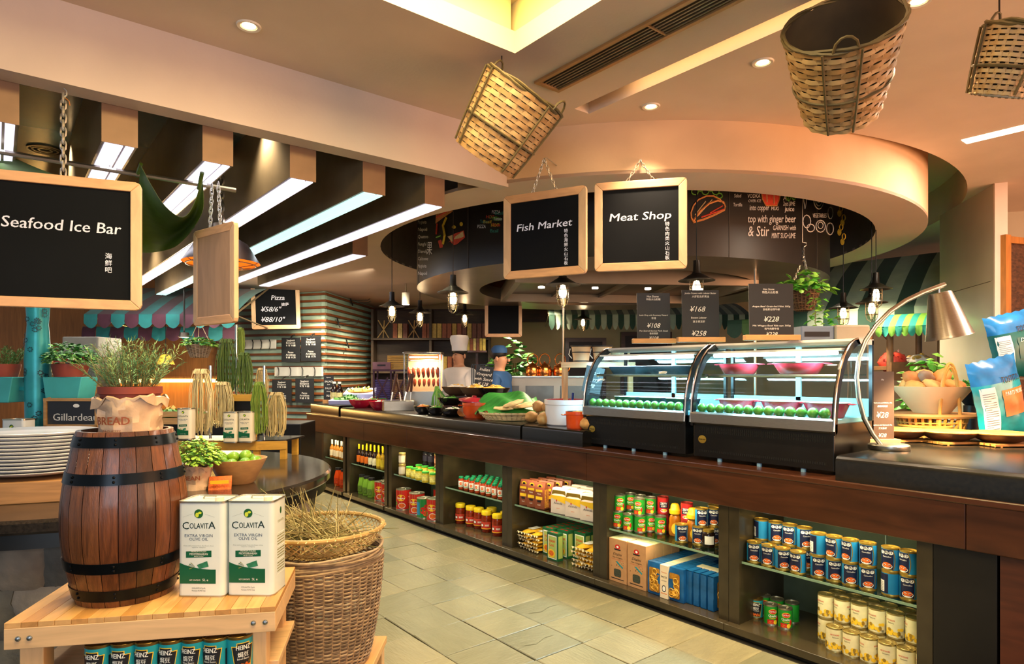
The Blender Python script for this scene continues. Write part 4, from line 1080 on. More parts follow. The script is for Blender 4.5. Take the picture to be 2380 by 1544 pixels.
for z0, hh in ((.022, .034), (.112, .034), (.385, .034), (.498, .033)):
    hp = obj('hoop', G().lathe([(br(z0) + .001, z0), (br(z0) + .003, z0), (br(z0 + hh) + .003, z0 + hh), (br(z0 + hh) + .001, z0 + hh)], 40), iron, barrel)
    for a in [i * PI / 4 + .35 for i in range(8)]:
        for dz in (.01, .024):
            r_ = br(z0 + dz) + .003
            obj('rivet', G().ell((r_ * math.cos(a), r_ * math.sin(a), z0 + dz), (.0045, .0045, .0045), 0, 6, 4), iron, hp)

def needles(g, base_, tip_dir, L, n, nl, m=0, bend=.3, rr=random, wid=.0016, m2=None, spread=.9):
    """one woody stem with narrow leaves"""
    p = Vector(base_); d = Vector(tip_dir).normalized(); pts = [p.copy()]
    side = Vector((rr.uniform(-1, 1), rr.uniform(-1, 1), 0)) * bend
    for i in range(6):
        d = (d + side * .12 + Vector((rr.uniform(-.1, .1), rr.uniform(-.1, .1), rr.uniform(-.05, .08)))).normalized()
        p = p + d * (L / 6); pts.append(p.copy())
    g.tube(pts, [.0016 * (1 - .1 * i) for i in range(7)], 4, m2 if m2 is not None else m)
    for k in range(n):
        t = .12 + .88 * k / n; i = min(5, int(t * 6)); f = t * 6 - i
        q = pts[i].lerp(pts[i + 1], f); dd = (pts[i + 1] - pts[i]).normalized()
        sd = Vector((rr.uniform(-1, 1), rr.uniform(-1, 1), rr.uniform(-.5, .8))).normalized()
        v = (dd * .7 + sd * spread).normalized() * nl * rr.uniform(.7, 1.2); wv = v.cross(dd).normalized() * wid if v.cross(dd).length > 1e-6 else Vector((wid, 0, 0))
        mid = q + v * .5 + Vector((0, 0, nl * .06))
        g.add([tuple(q), tuple(mid + wv), tuple(q + v), tuple(mid - wv)], [(0, 1, 2, 3)], m)
def leafy(g, c, rad, h, n, leaf, m=0, rr=random, ms=(0, 1, 2), flat=.5):
    """mound of broad leaves on thin stems"""
    for k in range(n):
        a = rr.uniform(0, 2 * PI); r = rad * math.sqrt(rr.random()); z = h * (1 - (r / rad) ** 2 * flat) * rr.uniform(.35, 1.02)
        p = Vector((c[0] + r * math.cos(a), c[1] + r * math.sin(a), c[2] + z))
        d = Vector((math.cos(a + rr.uniform(-1, 1)), math.sin(a + rr.uniform(-1, 1)), rr.uniform(-.5, .45))).normalized()
        L = leaf * rr.uniform(.7, 1.25); wv = d.cross(Vector((rr.uniform(-.3, .3), rr.uniform(-.3, .3), 1))).normalized() * L * .36
        n_ = wv.cross(d).normalized() * L * .12
        mm = ms[rr.randrange(len(ms))]
        g.add([tuple(p), tuple(p + d * L * .35 + wv), tuple(p + d * L * .75 + wv * .8 - n_), tuple(p + d * L - n_ * 1.6), tuple(p + d * L * .75 - wv * .8 - n_), tuple(p + d * L * .35 - wv), tuple(p + d * L * .5 + n_)],
              [(0, 1, 6), (1, 2, 6), (2, 3, 6), (3, 4, 6), (4, 5, 6), (5, 0, 6)], mm)
leaf1 = mat('leaf_dark', '#2f6a2c', .5, var=.25); leaf2 = mat('leaf_mid', '#5c9a38', .5, var=.25); leaf3 = mat('leaf_light', '#9cc84a', .5, var=.2)
rosem = mat('rosemary', '#5c8660', .6, var=.3, scale=20); rosem2 = mat('rosemary_pale', '#8fae7a', .6, var=.2); stem_m = mat('stem', '#7a6a3c', .7, var=.2)
paper = mat('kraft_paper', '#cfae92', .35, var=.3, scale=9, bump=.7, bscale=14)
terra = mat('terracotta', '#8a3b2c', .6, var=.15); soil = mat('soil', '#2a1c12', .9, var=.3, scale=40, bump=.6)
def paper_pot(t, r, h, z=0, fold=True, seed=1):
    rr = random.Random(seed); P = []
    for j in range(9):
        v = j / 8; row = []
        for i in range(33):
            a = 2 * PI * (i % 32) / 32
            rad = r * (.92 + .12 * v) * (1 + .16 * mnoise.noise(Vector((math.cos(a) * 2.6, math.sin(a) * 2.6, v * 3.5 + seed))) + .11 * mnoise.noise(Vector((math.cos(a) * 7, math.sin(a) * 7, v * 9))))
            row.append((rad * math.cos(a), rad * math.sin(a), z + v * h + .05 * h * v * mnoise.noise(Vector((math.cos(a) * 4, math.sin(a) * 4, seed + v))) * 3))
        P.append(row)
    if fold: P.append([(p[0] * 1.07, p[1] * 1.07, p[2] - h * .02) for p in P[8]]); P.append([(p[0] * (1.06 + .05 * math.sin(i * 2.3)), p[1] * (1.06 + .05 * math.sin(i * 2.3)), p[2] - h * (.14 + .1 * math.sin(i * 1.3 % 6.28))) for i, p in enumerate(P[8][:-1])]); P[-1].append(P[-1][0])
    g = G(); g.grid(P); g.add([p for p in P[0][:-1]], [tuple(range(32))[::-1]])
    return obj('paper_bag', g, paper, t, smooth=25)
rp_ = thing('potted_rosemary', 'bushy green rosemary in a crumpled brown paper bag on the barrel', 'plant', (bx + .012, by - .008, BZ + HB - .054), CR)
bg_ = paper_pot(rp_, .094, .165, seed=2)
g = G(); g.text('BREAD', .036, 0, .075, 0, 0, .5, bold=.03, wrap=.104); g.text('BAGUETTE', .012, 0, .050, 0, 0, .5, wrap=.1035); g.text('FRESH DAILY', .011, -.01, .012, 0, 1, .5, wrap=.1, bold=.02)
obj('print', g, [mat('bag_print', '#8a4526', .6, var=.1), black_p], bg_, smooth=0)
obj('pot', G().lathe([(.07, .02), (.088, .17), (.094, .172), (.094, .195), (.086, .195), (.084, .18), (0, .18)], 28), terra, rp_)
obj('soil', G().disc(.083, .185, 24), soil, rp_)
rr = random.Random(21); g = G()
for k in range(95):
    a = rr.uniform(0, 2 * PI); r = .075 * math.sqrt(rr.random()); tl_ = rr.uniform(.15, 1.15)
    needles(g, (r * math.cos(a), r * math.sin(a), .185), (math.cos(a) * tl_ * r / .075, math.sin(a) * tl_ * r / .075, 1), rr.uniform(.09, .185), 34, .021, 0 if rr.random() < .6 else 1, .5, rr, .0013, 2)
obj('foliage', g, [rosem, rosem2, stem_m], rp_, smooth=0)

# oil tins
tin_w = mat('tin_white', '#dfe6e4', .22, var=.03, coat=.4); tin_c = mat('tin_cream', '#e6dcc0', .25, var=.04, coat=.3); oil_g = mat('oil_green', '#0f5a3c', .35, var=.12); olive = mat('olive_logo', '#1c5a2c', .4, var=.1)
def oil_tin(name, label, p, rz, W=.152, D=.118, Hh=.312, body=tin_w, far=False, group=None):
    t = thing(name, label, 'tin', p, rz, group)
    poly = rrect(W, D, .016, 3, W / 2, D / 2)
    obj('can', G().prism(poly, .002, Hh - .004, 'z'), body, t, smooth=50)
    for z0, z1 in ((0, .005), (Hh - .006, Hh)):
        g = G()
        o_ = rrect(W + .003, D + .003, .017, 3, W / 2, D / 2); i_ = rrect(W - .006, D - .006, .014, 3, W / 2, D / 2); n = len(o_)
        g.add([(x, y, z0) for x, y in o_] + [(x, y, z1) for x, y in o_] + [(x, y, z1) for x, y in i_] + [(x, y, z0 - .004) for x, y in i_],
              [(i, (i + 1) % n, n + (i + 1) % n, n + i) for i in range(n)] + [(n + i, n + (i + 1) % n, 2 * n + (i + 1) % n, 2 * n + i) for i in range(n)] + [(2 * n + i, 2 * n + (i + 1) % n, 3 * n + (i + 1) % n, 3 * n + i) for i in range(n)])
        obj('rim', g, tin, t)
    if not far:
        hd_ = obj('handle', G().tube([(W * .35, D * .55, Hh - .002), (W * .38, D * .55, Hh + .006), (W * .62, D * .55, Hh + .006), (W * .65, D * .55, Hh - .002)], .003, 6), tin, t)
        obj('cap', G().cyl(.014, Hh - .004, Hh + .008, 14, c=(W * .8, D * .3, 0)), mat('tin_cap', '#d8c8b0', .4), t)
    g = G(); y = -.0006; cx_ = W * .46
    def S(v): return v * W / .152
    def Zz(v): return v * Hh / .312
    g.oval(cx_, Zz(.272), S(.0145), S(.0145), y, 4, n=20); g.oval(cx_ - S(.005), Zz(.268), S(.006), S(.008), y - .0003, YEL, n=9); g.oval(cx_ + S(.004), Zz(.275), S(.006), S(.004), y - .0003, 3, n=9)
    for sgn in (-1, 1): g.patch([(cx_ + sgn * S(.02), Zz(.272)), (cx_ + sgn * S(.052), Zz(.261)), (cx_ + sgn * S(.052), Zz(.2604)), (cx_ + sgn * S(.02), Zz(.2714))][::sgn], y, 5)
    g.text('OLAVIT' if not far else 'COLAVITA', S(.026), cx_ + S(.001), Zz(.2235), y, 1, .5, width=S(.062 if not far else .105), bold=.012)
    if not far:
        g.text('C', S(.034), cx_ - S(.0535), Zz(.2215), y - .0002, 1, 0, bold=.006); g.text('A', S(.034), cx_ + S(.055), Zz(.2235), y - .0002, 1, 1, bold=.006)
    g.text('EXTRA VIRGIN', S(.0135), cx_, Zz(.196), y, 6, .5, width=S(.092)); g.text('OLIVE OIL', S(.0135), cx_, Zz(.1845), y, 6, .5, width=S(.062))
    if not far:
        g.text('First cold pressed from the finest olives', .005, cx_, .166, y, 5, .5, width=.098); g.text('superior category', .005, cx_, .161, y, 5, .5, width=.045)
    g.patch([(cx_ - S(.042), Zz(.128)), (cx_ + S(.042), Zz(.131)), (cx_ + S(.042), Zz(.152)), (cx_ - S(.042), Zz(.149))], y, 7)
    g.text('MEDITERRANEAN', S(.010), cx_, Zz(.137), y - .0003, 0, .5, width=S(.06), bold=.02)
    if not far: g.text('PREMIUM ITALIAN', .006, cx_, .1465, y - .0003, 0, .5, width=.05); g.text('SELECTION', .005, cx_, .1315, y - .0003, 0, .5, width=.03)
    x0, x1 = S(.007), S(.126)
    top = [(x0 + (x1 - x0) * i / 8, Zz(.112 - .022 * math.sin(i / 8 * PI * .55) ** .8)) for i in range(9)]
    g.patch([(x0, Zz(.044)), (x1, Zz(.044))] + top[::-1], y, 7)
    g.patch([(cx_ - S(.006), Zz(.105)), (cx_ + S(.002), Zz(.092)), (cx_ + S(.033), Zz(.100)), (cx_ + S(.028), Zz(.118))], y - .0004, 8)
    for k in range(6): a = 2.2 + .35 * k; g.patch([(cx_ - S(.012), Zz(.100)), (cx_ - S(.012) + S(.022) * math.cos(a), Zz(.100) + S(.016) * math.sin(a)), (cx_ - S(.012) + S(.022) * math.cos(a + .15), Zz(.100) + S(.016) * math.sin(a + .15))], y - .0004, 4 if k % 2 else 9)
    g.text('NET CONTENTS', S(.007), cx_ - S(.012), Zz(.053), y - .0003, 0, .5, width=S(.036), bold=.02); g.text('5L e', S(.011), cx_ + S(.022), Zz(.0525), y - .0003, 0, .5, bold=.03)
    if not far: g.text('COLAVITA S.p.A.', .007, cx_, .027, y, 1, .5, width=.045); g.text('Pomezia ROMA Italy', .006, cx_, .019, y, 1, .5, width=.045)
    xs = W + .0006                                     # right side print
    if not far:
        sg = G(); sg.oval(D * .55, .27, .007, .012, 0, 4); sg.text('COLAVITA', .012, D * .55, .232, 0, 9, .5, width=.05)
        for i in range(16): sg.patch([(D * .3, .06 + .009 * i), (D * .82, .06 + .009 * i), (D * .82, .063 + .009 * i), (D * .3, .063 + .009 * i)], 0, 9 if i % 5 else 0)
        s2 = G(); s2.add([(xs, v[0], v[2]) for v in sg.v], sg.f, 0); s2.m = sg.m
    obj('print', g, [white_p, mat('ink_green', '#123a38', .5, var=.1), black_p, mat('lime_print', '#cbd83a', .5), olive, mat('faint_print', '#8f9a98', .5), mat('ink_blue', '#2a4468', .5, var=.1), oil_g, mat('oil_sign', '#2f7d5c', .4, var=.3, scale=60), mat('olive_pr', '#8a8a4a', .5, var=.2)], t, smooth=0)
    if not far: obj('side_print', s2, [white_p] * 4 + [olive] + [white_p] * 4 + [MATS['olive_pr']], t, smooth=0)
    return t
oil_tin('oil_tin', 'white olive oil tin standing between barrel and the other tin', (.462, 2.313, BZ), CR - .02)
oil_tin('oil_tin', 'white olive oil tin at the outer end of the bench', (.590, 2.221, BZ), CR - .02)

# tall wicker basket on a pine block, with a tray of dried grass on it
def weave(t, prof, n_st, rows, strand, mats, name='weave', amp=.004, n=None, flat=False, a0=0):
    """over-and-under woven wall: rows of strands round n_st uprights. prof(v)->(r,z)"""
    n = n or n_st * 4
    g = G()
    for k in range(rows):
        v = (k + .5) / rows; r, z = prof(v)
        pts = []
        for i in range(n):
            a = 2 * PI * i / n + a0
            rr_ = r + amp * math.cos(n_st / 2 * a + PI * (k % 2))
            pts.append((rr_ * math.cos(a), rr_ * math.sin(a), z + rj.uniform(-.0006, .0006)))
        if flat:
            h_ = flat / 2; tk = .0012
            V = []; F = []
            for p in pts:
                l = math.hypot(p[0], p[1]); ux, uy = p[0] / l, p[1] / l
                V += [(p[0] + ux * tk, p[1] + uy * tk, p[2] + h_), (p[0] + ux * tk, p[1] + uy * tk, p[2] - h_), (p[0] - ux * tk, p[1] - uy * tk, p[2] - h_), (p[0] - ux * tk, p[1] - uy * tk, p[2] + h_)]
            for i in range(n):
                b, c = 4 * i, 4 * ((i + 1) % n)
                F += [(b, b + 1, c + 1, c), (b + 1, b + 2, c + 2, c + 1), (b + 2, b + 3, c + 3, c + 2), (b + 3, b, c, c + 3)]
            g.add(V, F, rj.randrange(len(mats)))
        else: g.tube(pts, strand, 5, rj.randrange(len(mats)), closed=True)
    o = obj(name, g, mats, t, smooth=60, kind='stuff')
    g = G()
    for s_ in range(n_st):
        a = 2 * PI * (s_) / n_st + PI / n_st + a0
        P = []
        for j in range(9):
            v = j / 8; r, z = prof(v); P.append((r * math.cos(a), r * math.sin(a), z))
        if flat:
            wv = Vector((-math.sin(a), math.cos(a), 0)) * flat * .42
            g.grid([[tuple(Vector(p) - wv), tuple(Vector(p) + wv)] for p in P], th=.0015)
        else: g.tube(P, strand * 1.15, 5)
    obj('stake', g, mats[0], t, smooth=60, kind='stuff')
    return o
wick = [mat('wicker_%d' % i, h, .6, var=.25, scale=30) for i, h in enumerate(('#9c8163', '#877058', '#ab9274', '#7a6450'))]
kx, ky = plan(742, 2.72)
blk = thing('plinth', 'low pale pine block under the tall wicker basket', 'block', (kx, ky, 0), CR)
obj('top_board', G().box(-.24, -.24, .205, .24, .24, .238), pine, blk, smooth=0, bevel=.003)
for x in (-.23, .17):
    for y in (-.23, .17): obj('leg', G().box(x, y, 0, x + .06, y + .06, .205), pine_v, blk, smooth=0)
wb_ = thing('wicker_basket', 'tall round wicker basket on a pine block beside the bench', 'basket', (kx, ky, .238), CR)
weave(wb_, lambda v: (.205 + .058 * v ** .8 + .006 * math.sin(v * 3), .012 + .42 * v), 44, 56, .0040, wick, amp=.0050)
obj('base', G().cyl(.208, 0, .012, 30), wick[1], wb_)
for k in range(7):
    obj('rim_strand', G().tube([((.262 + .004 * math.sin(3 * a + k)) * math.cos(a), (.262 + .004 * math.sin(3 * a + k)) * math.sin(a), .435 + .008 * k + .004 * math.sin(5 * a + k * 2)) for a in [2 * PI * i / 40 for i in range(40)]], .0062, 5, closed=True), wick[k % 4], wb_)
tr_ = thing('woven_tray', 'deep round bamboo tray resting on top of the wicker basket', 'tray', (kx, ky, .722), CR)
P = []
bamboo = [mat('bamboo_%d' % i, h, .5, var=.2, scale=20) for i, h in enumerate(('#c2a064', '#a98850', '#d0b27a'))]
def tp(v): return (.10 + .165 * math.sin(v * PI / 2) ** .9, -.03 + .105 * v ** 1.6)
g = G()
for s in (-1, 1):
    for k in range(54):
        pts = []
        for j in range(9):
            v = j / 8; r, z = tp(v); a = 2 * PI * k / 54 + s * v * .75
            pts.append((r * math.cos(a) + (.0016 * s) * math.cos(a), r * math.sin(a) + .0016 * s * math.sin(a), z))
        wv = .0034
        g.grid([[(p[0] - wv * math.sin(math.atan2(p[1], p[0])) * -1, p[1] - wv * math.cos(math.atan2(p[1], p[0])), p[2]), (p[0] + wv * math.sin(math.atan2(p[1], p[0])) * -1, p[1] + wv * math.cos(math.atan2(p[1], p[0])), p[2])] for p in pts], m=k % 3)
obj('weave', g, bamboo, tr_, kind='stuff', smooth=0)
obj('base', G().lathe([(0, -.032), (.104, -.03), (.11, -.024)], 24), bamboo[1], tr_)
obj('rim', G().tube([(.266 * math.cos(a), .266 * math.sin(a), .078) for a in [2 * PI * i / 44 for i in range(44)]], .010, 8, closed=True), bamboo[1], tr_)
for k in range(16):
    a = 2 * PI * k / 16
    obj('lashing', G().tube([(.266 * math.cos(a + .04 * q) + .0125 * math.cos(q * 2.1) * math.cos(a), .266 * math.sin(a + .04 * q) + .0125 * math.cos(q * 2.1) * math.sin(a), .078 + .0125 * math.sin(q * 2.1)) for q in range(7)], .0028, 4), bamboo[2], tr_)
straw = [mat('straw_%d' % i, h, .7, var=.25) for i, h in enumerate(('#9a8a56', '#7a6a42', '#b3a676', '#6a6438'))]
dg_ = thing('dried_grass', 'bundle of dried grass stalks lying on the bamboo tray', 'grass', (kx, ky, .722), CR)
rr = random.Random(31)
for mi in range(4):
    g = G()
    for k in range(70):
        p = Vector((rr.uniform(-.17, .12), rr.uniform(-.14, .14), rr.uniform(.0, .06)))
        d = Vector((rr.uniform(-1.2, .1), rr.uniform(-.2, .5), rr.uniform(.1, .6))).normalized() if k % 3 else Vector((rr.uniform(-1, 1), rr.uniform(-.4, .4), rr.uniform(.05, .25))).normalized()
        L = rr.uniform(.12, .24); q = p + d * L * .5 + Vector((0, 0, rr.uniform(0, .015)))
        g.tube([tuple(p - d * L * .18), tuple(q), tuple(p + d * L)], [.0022, .0019, .0008], 4)
    obj('stalk', g, straw[mi], dg_, kind='stuff')
# ================================================================== round island with plates, limes, herbs and pasta display
IX, IY, IR, IZ = .50, 4.05, 1.13, .90
isl = thing('island_counter', 'round island with polished dark granite top and rough stone base', 'counter', (IX, IY, 0))
gran2 = mat('granite_top', '#2c2622', .12, var=.35, scale=90, spec=.7)
obj('top', G().lathe([(0, IZ - .055), (IR - .01, IZ - .055), (IR, IZ - .045), (IR, IZ - .012), (IR - .012, IZ), (0, IZ)], 90), gran2, isl)
obj('recess_band', G().lathe([(IR - .035, IZ - .058), (IR - .03, IZ - .115), (IR - .06, IZ - .115)], 80), mat('band_dark', '#1a1612', .35, metal=.4, var=.2), isl)  # dark colour put in for the recess under the granite top
obj('core', G().lathe([(.95, 0), (.95, .80)], 60), soil, isl)
stone = [mat('stone_%d' % i, h, .8, var=.35, scale=7, bump=1.0, bscale=16) for i, h in enumerate(('#6e6660', '#7d7062', '#5c5852', '#857a70'))]
rs2 = random.Random(17)
for row in range(4):
    z0 = .02 + row * .195; a = 2.6 + rs2.uniform(0, .1)
    while a < 6.6:
        da = rs2.uniform(.16, .30); hgt = .19
        g = G(); n = 5; F = []
        P = [[(( .975 + .022 * mnoise.noise(Vector((i * .9 + a * 7, j * .8 + row * 3, 1))) + (0.012 if 0 < i < n and 0 < j < 4 else -.012)) * math.cos(a + da * i / n * .97), (.975 + .022 * mnoise.noise(Vector((i * .9 + a * 7, j * .8 + row * 3, 1))) + (0.012 if 0 < i < n and 0 < j < 4 else -.012)) * math.sin(a + da * i / n * .97), z0 + hgt * j / 4) for j in range(5)] for i in range(n + 1)]
        g.grid(P, th=.02); obj('stone', g, stone[rs2.randrange(4)], isl, smooth=60)
        a += da
def on(px, d, z=IZ): x, y = plan(px, d); return (x, y, z)
# wooden block and stacked plates
blk2 = obj('serving_block', G().box(-.17, -.19, 0, .21, .15, .092), mat('oak_block', '#a97b4c', .5, var=.2, scale=4, kind='wood', stretch=(1, 8, 8)), loc=on(62, 2.86), rz=CR + .35, label='pale oak block under the stack of white plates', cat='block', smooth=0, bevel=.004)
chinaw = mat('white_china', '#e2e2e6', .16, var=.02, coat=.5)
pl = mesh_of(G().lathe([(0, .004), (.10, .003), (.13, .006), (.20, .016), (.262, .030), (.266, .033), (.262, .035), (.198, .022), (.12, .011), (0, .010)], 48, sy=.82), 'plate', chinaw, 50)
ppx = on(72, 2.88, 0)
for k in range(12):
    obj('plate', pl, None, loc=(ppx[0] + rj.uniform(-.003, .003), ppx[1] + rj.uniform(-.003, .003), IZ + .0925 + k * .0152), rz=CR + .2 + rj.uniform(-.03, .03), label='white oval china plate, %s from the oak block up' % ordn[k], cat='plate', group='stack of white plates')
# bowl of green mangoes / limes
bowl_w = mat('bowl_wood', '#c89a66', .4, var=.16, scale=3, kind='wood', stretch=(3, 3, 9), coat=.25)
bo = on(552, 3.22)
obj('wooden_bowl', G().lathe([(0, 0), (.075, 0), (.082, .006), (.138, .118), (.141, .124), (.134, .124), (.078, .018), (0, .014)], 40), bowl_w, loc=bo, label='pale flared wooden bowl holding green limes on the island', cat='bowl')
limem = mat('lime_skin', '#8fb52c', .3, var=.2, scale=6, hex2='#5f962a', coat=.3, bump=.05, bscale=80)
lm = mesh_of(G().ell((0, 0, 0), (.034, .029, .029), 0, 14, 10, .03), 'lime', limem, 60)
spots = [(-.055, -.05, .105), (.0, -.068, .10), (.058, -.045, .104), (-.08, .01, .105), (.082, .012, .106), (-.02, .0, .128), (.036, .012, .135), (-.05, .05, .115), (.03, .065, .112), (0, .02, .09), (.07, .06, .10), (-.075, -.02, .14 - .012)]
for k, (x, y, z) in enumerate(spots):
    c, s = math.cos(CR), math.sin(CR)
    obj('lime', lm, None, loc=(bo[0] + x * c - y * s, bo[1] + x * s + y * c, IZ + z), rot=(rj.uniform(-.4, .4), rj.uniform(-.4, .4), rj.uniform(0, 6)), label='green lime in the pale wooden bowl', cat='lime', group='limes in the wooden bowl')
# herb in paper bag
mp_ = thing('potted_mint', 'bright green mint in a small brown paper bag by the barrel', 'plant', on(457, 3.05), CR)
b2 = paper_pot(mp_, .062, .115, seed=5)
g = G(); g.text('BEAN', .03, .01, .05, 0, 0, .5, wrap=.069, bold=.02); obj('print', g, MATS['bag_print'], b2, smooth=0)
g = G(); rr = random.Random(8); leafy(g, (0, 0, .09), .105, .15, 620, .026, rr=rr, ms=(2, 3, 3)); 
for k in range(40): a = rr.uniform(0, 6.28); g.tube([(.02 * math.cos(a), .02 * math.sin(a), .09), (.075 * math.cos(a), .075 * math.sin(a), .21)], .0012, 3, 0)
obj('foliage', g, [stem_m, leaf1, leaf2, leaf3], mp_, smooth=0)
obj('soil', G().disc(.055, .095, 16), soil, mp_)
cp_ = thing('snack_packet', 'small orange and yellow foil packet behind the mint pot', 'packet', on(500, 3.02), CR + .3)
obj('foil', G().grid([[(x * .05 - .03, .01 * math.sin(x * 3) * math.sin(y * 1.5) + y * .01, y * .02) for x in range(3)] for y in range(4)], th=.006), org_p, cp_); obj('band', G().box(-.02, -.012, .03, .06, -.008, .045), yel_p, cp_, smooth=0)

# pine display steps with hanging pasta
shelf_p = mat('honey_pine', '#d2a03e', .45, var=.2, scale=3, kind='wood', stretch=(1, 8, 8))
ds = thing('display_stand', 'curved honey pine stand carrying pasta bunches on the island', 'stand', on(540, 4.12), CR)
front = arc(0, 1.0, 1.05, -PI / 2 - .34, -PI / 2 + .34, 16); front = [(x, y + .0) for x, y in front]
top_o = [(x, y - .02) for x, y in front] + [(.38, .26), (-.38, .26)]
obj('shelf_top', G().prism(top_o, .115, .125, 'z'), gran2, ds, smooth=30)
for (xa, ya), (xb, yb) in zip(front[::4], front[4::4]):
    v = Vector((xb - xa, yb - ya)); obj('front_rail', G().cbox(((xa + xb) / 2, (ya + yb) / 2 - .02, .09), (v.length + .004, .02, .055), rz=math.atan2(v.y, v.x)), shelf_p, ds, smooth=0, bevel=.002)
for x, y in ((-.33, .0), (.33, .0), (-.33, .22), (.33, .22), (.17, -.03)): obj('leg', G().box(x - .018, y - .018, 0, x + .018, y + .018, .115), shelf_p, ds, smooth=0)
up = thing('display_box', 'small honey pine box with black panel on the pasta stand', 'stand', (on(567, 4.32)[0], on(567, 4.32)[1], IZ + .125), CR)
obj('panel', G().box(-.075, -.05, 0, .085, .05, .24), black_paint, up, smooth=0); obj('top_board', G().box(-.10, -.07, .24, .11, .07, .285), shelf_p, up, smooth=0, bevel=.002)
for x in (-.095, .085): obj('post', G().box(x, -.06, 0, x + .02, -.04, .24), shelf_p, up, smooth=0)
# rods
past_b = mat('pasta_beige', '#d6c28a', .6, var=.15); past_g = mat('pasta_green', '#7e9a3a', .6, var=.2); past_g2 = mat('pasta_dark_green', '#5c7a38', .6, var=.2)
def bunch(px0, px1, y0, y1, d, m, label, seed):
    rr = random.Random(seed)
    pt = at((px0 + px1) / 2, y1, d=d); ph = (y1 - y0) / FPX * d; wd = (px1 - px0) / FPX * d * .92
    t = thing('pasta_bunch', label, 'pasta', pt, CR)
    g = G()
    for k in range(64):
        u = rr.uniform(-.5, .5); yy = rr.uniform(-.035, .035)
        topz = ph * (1 - .10 * rr.random() * (1 + abs(u))); P = []
        for j in range(7):
            v = j / 6
            P.append((u * wd * (.55 + .45 * min(1, v * 3.5)) * (1 - .45 * max(0, v - .72) / .28 * rr.uniform(.2, 1)) + rr.uniform(-.003, .003), yy + rr.uniform(-.003, .003), topz * (1 - v) + (rr.uniform(0, .12) * ph if j == 6 else 0)))
        g.tube(P, .0022, 4)
    obj('strands', g, m, t, kind='stuff')
    g = G()
    for k in range(26):
        u = rr.uniform(-.27, .27); g.tube([(u * wd * 1.1, .028, ph * .93), (u * wd, .018, ph * .985), (u * wd, -.012, ph * 1.0), (u * wd * 1.15, -.03, ph * .93)], .0022, 4)
    obj('fold', g, m, t, kind='stuff')
    return t
bunch(442, 495, 858, 1016, 4.05, past_b, 'tall bunch of beige pasta strands nearest the rosemary', 1)
bunch(492, 541, 888, 995, 4.2, past_b, 'shorter beige pasta bunch behind the tall one', 2)
bunch(502, 553, 788, 920, 4.32, past_g2, 'wide dark green pasta bunch high on the box', 3)
bunch(551, 586, 820, 920, 4.28, past_g2, 'narrower dark green pasta bunch beside the wide one', 4)
bunch(585, 621, 888, 1010, 4.05, past_g, 'light green pasta bunch on the lower shelf', 5)
bunch(596, 622, 856, 930, 4.4, past_b, 'pale pasta bunch half hidden behind the light green one', 6)
bunch(620, 667, 912, 1016, 4.1, past_b, 'beige pasta bunch at the end of the stand', 7)
bunch(553, 566, 762, 835, 4.45, past_g, 'thin green pasta bunch beside the steel rod', 8)
for px, y0, y1, d, lb in ((489, 850, 1020, 4.12, 'steel rod standing behind the tall beige bunch'), (549, 755, 920, 4.36, 'tall steel rod above the green pasta'), (614, 850, 1020, 4.15, 'steel rod behind the light green pasta')):
    p = at(px, y1, d=d); obj('steel_rod', G().cyl(.009, 0, (y1 - y0) / FPX * d, 10), chrome, loc=p, label=lb, cat='rod')
oil_tin('oil_tin', 'small cream olive oil tin on the pine stand, next to the limes side', at(517, 1029, d=3.98), CR, .088, .07, .19, tin_c, True, 'cream oil tins on the stand')
oil_tin('oil_tin', 'small cream olive oil tin on the pine stand, touching the green pasta', at(553, 1028, d=3.98), CR, .088, .07, .19, tin_c, True, 'cream oil tins on the stand')
oil_tin('oil_tin', 'cream olive oil tin half hidden by mint and barrel', at(410, 1022, d=3.9), CR, .088, .07, .19, tin_c, True)

# turquoise perforated stand with planters
turq = mat('turquoise_metal', '#2f9aa0', .35, var=.25, scale=8, metal=.3); turq2 = mat('turquoise_zinc', '#3fa5a6', .4, var=.2, scale=5)
st = thing('plant_stand', 'turquoise pierced metal post with two zinc planters', 'stand', on(88, 3.55), CR)
obj('post', G().lathe([(.062, 0), (.060, .3), (.064, .62), (.050, .82), (.058, .95)], 24), turq, st)
g = G(); rr = random.Random(3)
for k in range(40):                                    # punched flower rosettes
    a = rr.uniform(-PI, 0); z = rr.uniform(.05, .9); n = 7
    for q in range(n):
        b = 2 * PI * q / n
        g.oval(0.011 * math.cos(b), z + .011 * math.sin(b), .0042, .0042, m=0, wrap=.0655, wa=a + PI / 2, n=6)
obj('piercing', g, mat('pierced_dark', '#124048', .5, var=.2), st, smooth=0, kind='stuff')
for x0, lb in ((-.30, 0), (.075, 1)):
    pb = obj('planter', G().prism([(x0 + .02, .39), (x0 + .19, .39), (x0 + .215, .53), (x0, .53)], -.07, .07, 'y'), turq2, st, smooth=0, bevel=.004)
    obj('bracket', G().box(min(x0 + .1, 0), -.01, .455, max(x0 + .1, 0), .01, .475), turq, st, smooth=0)
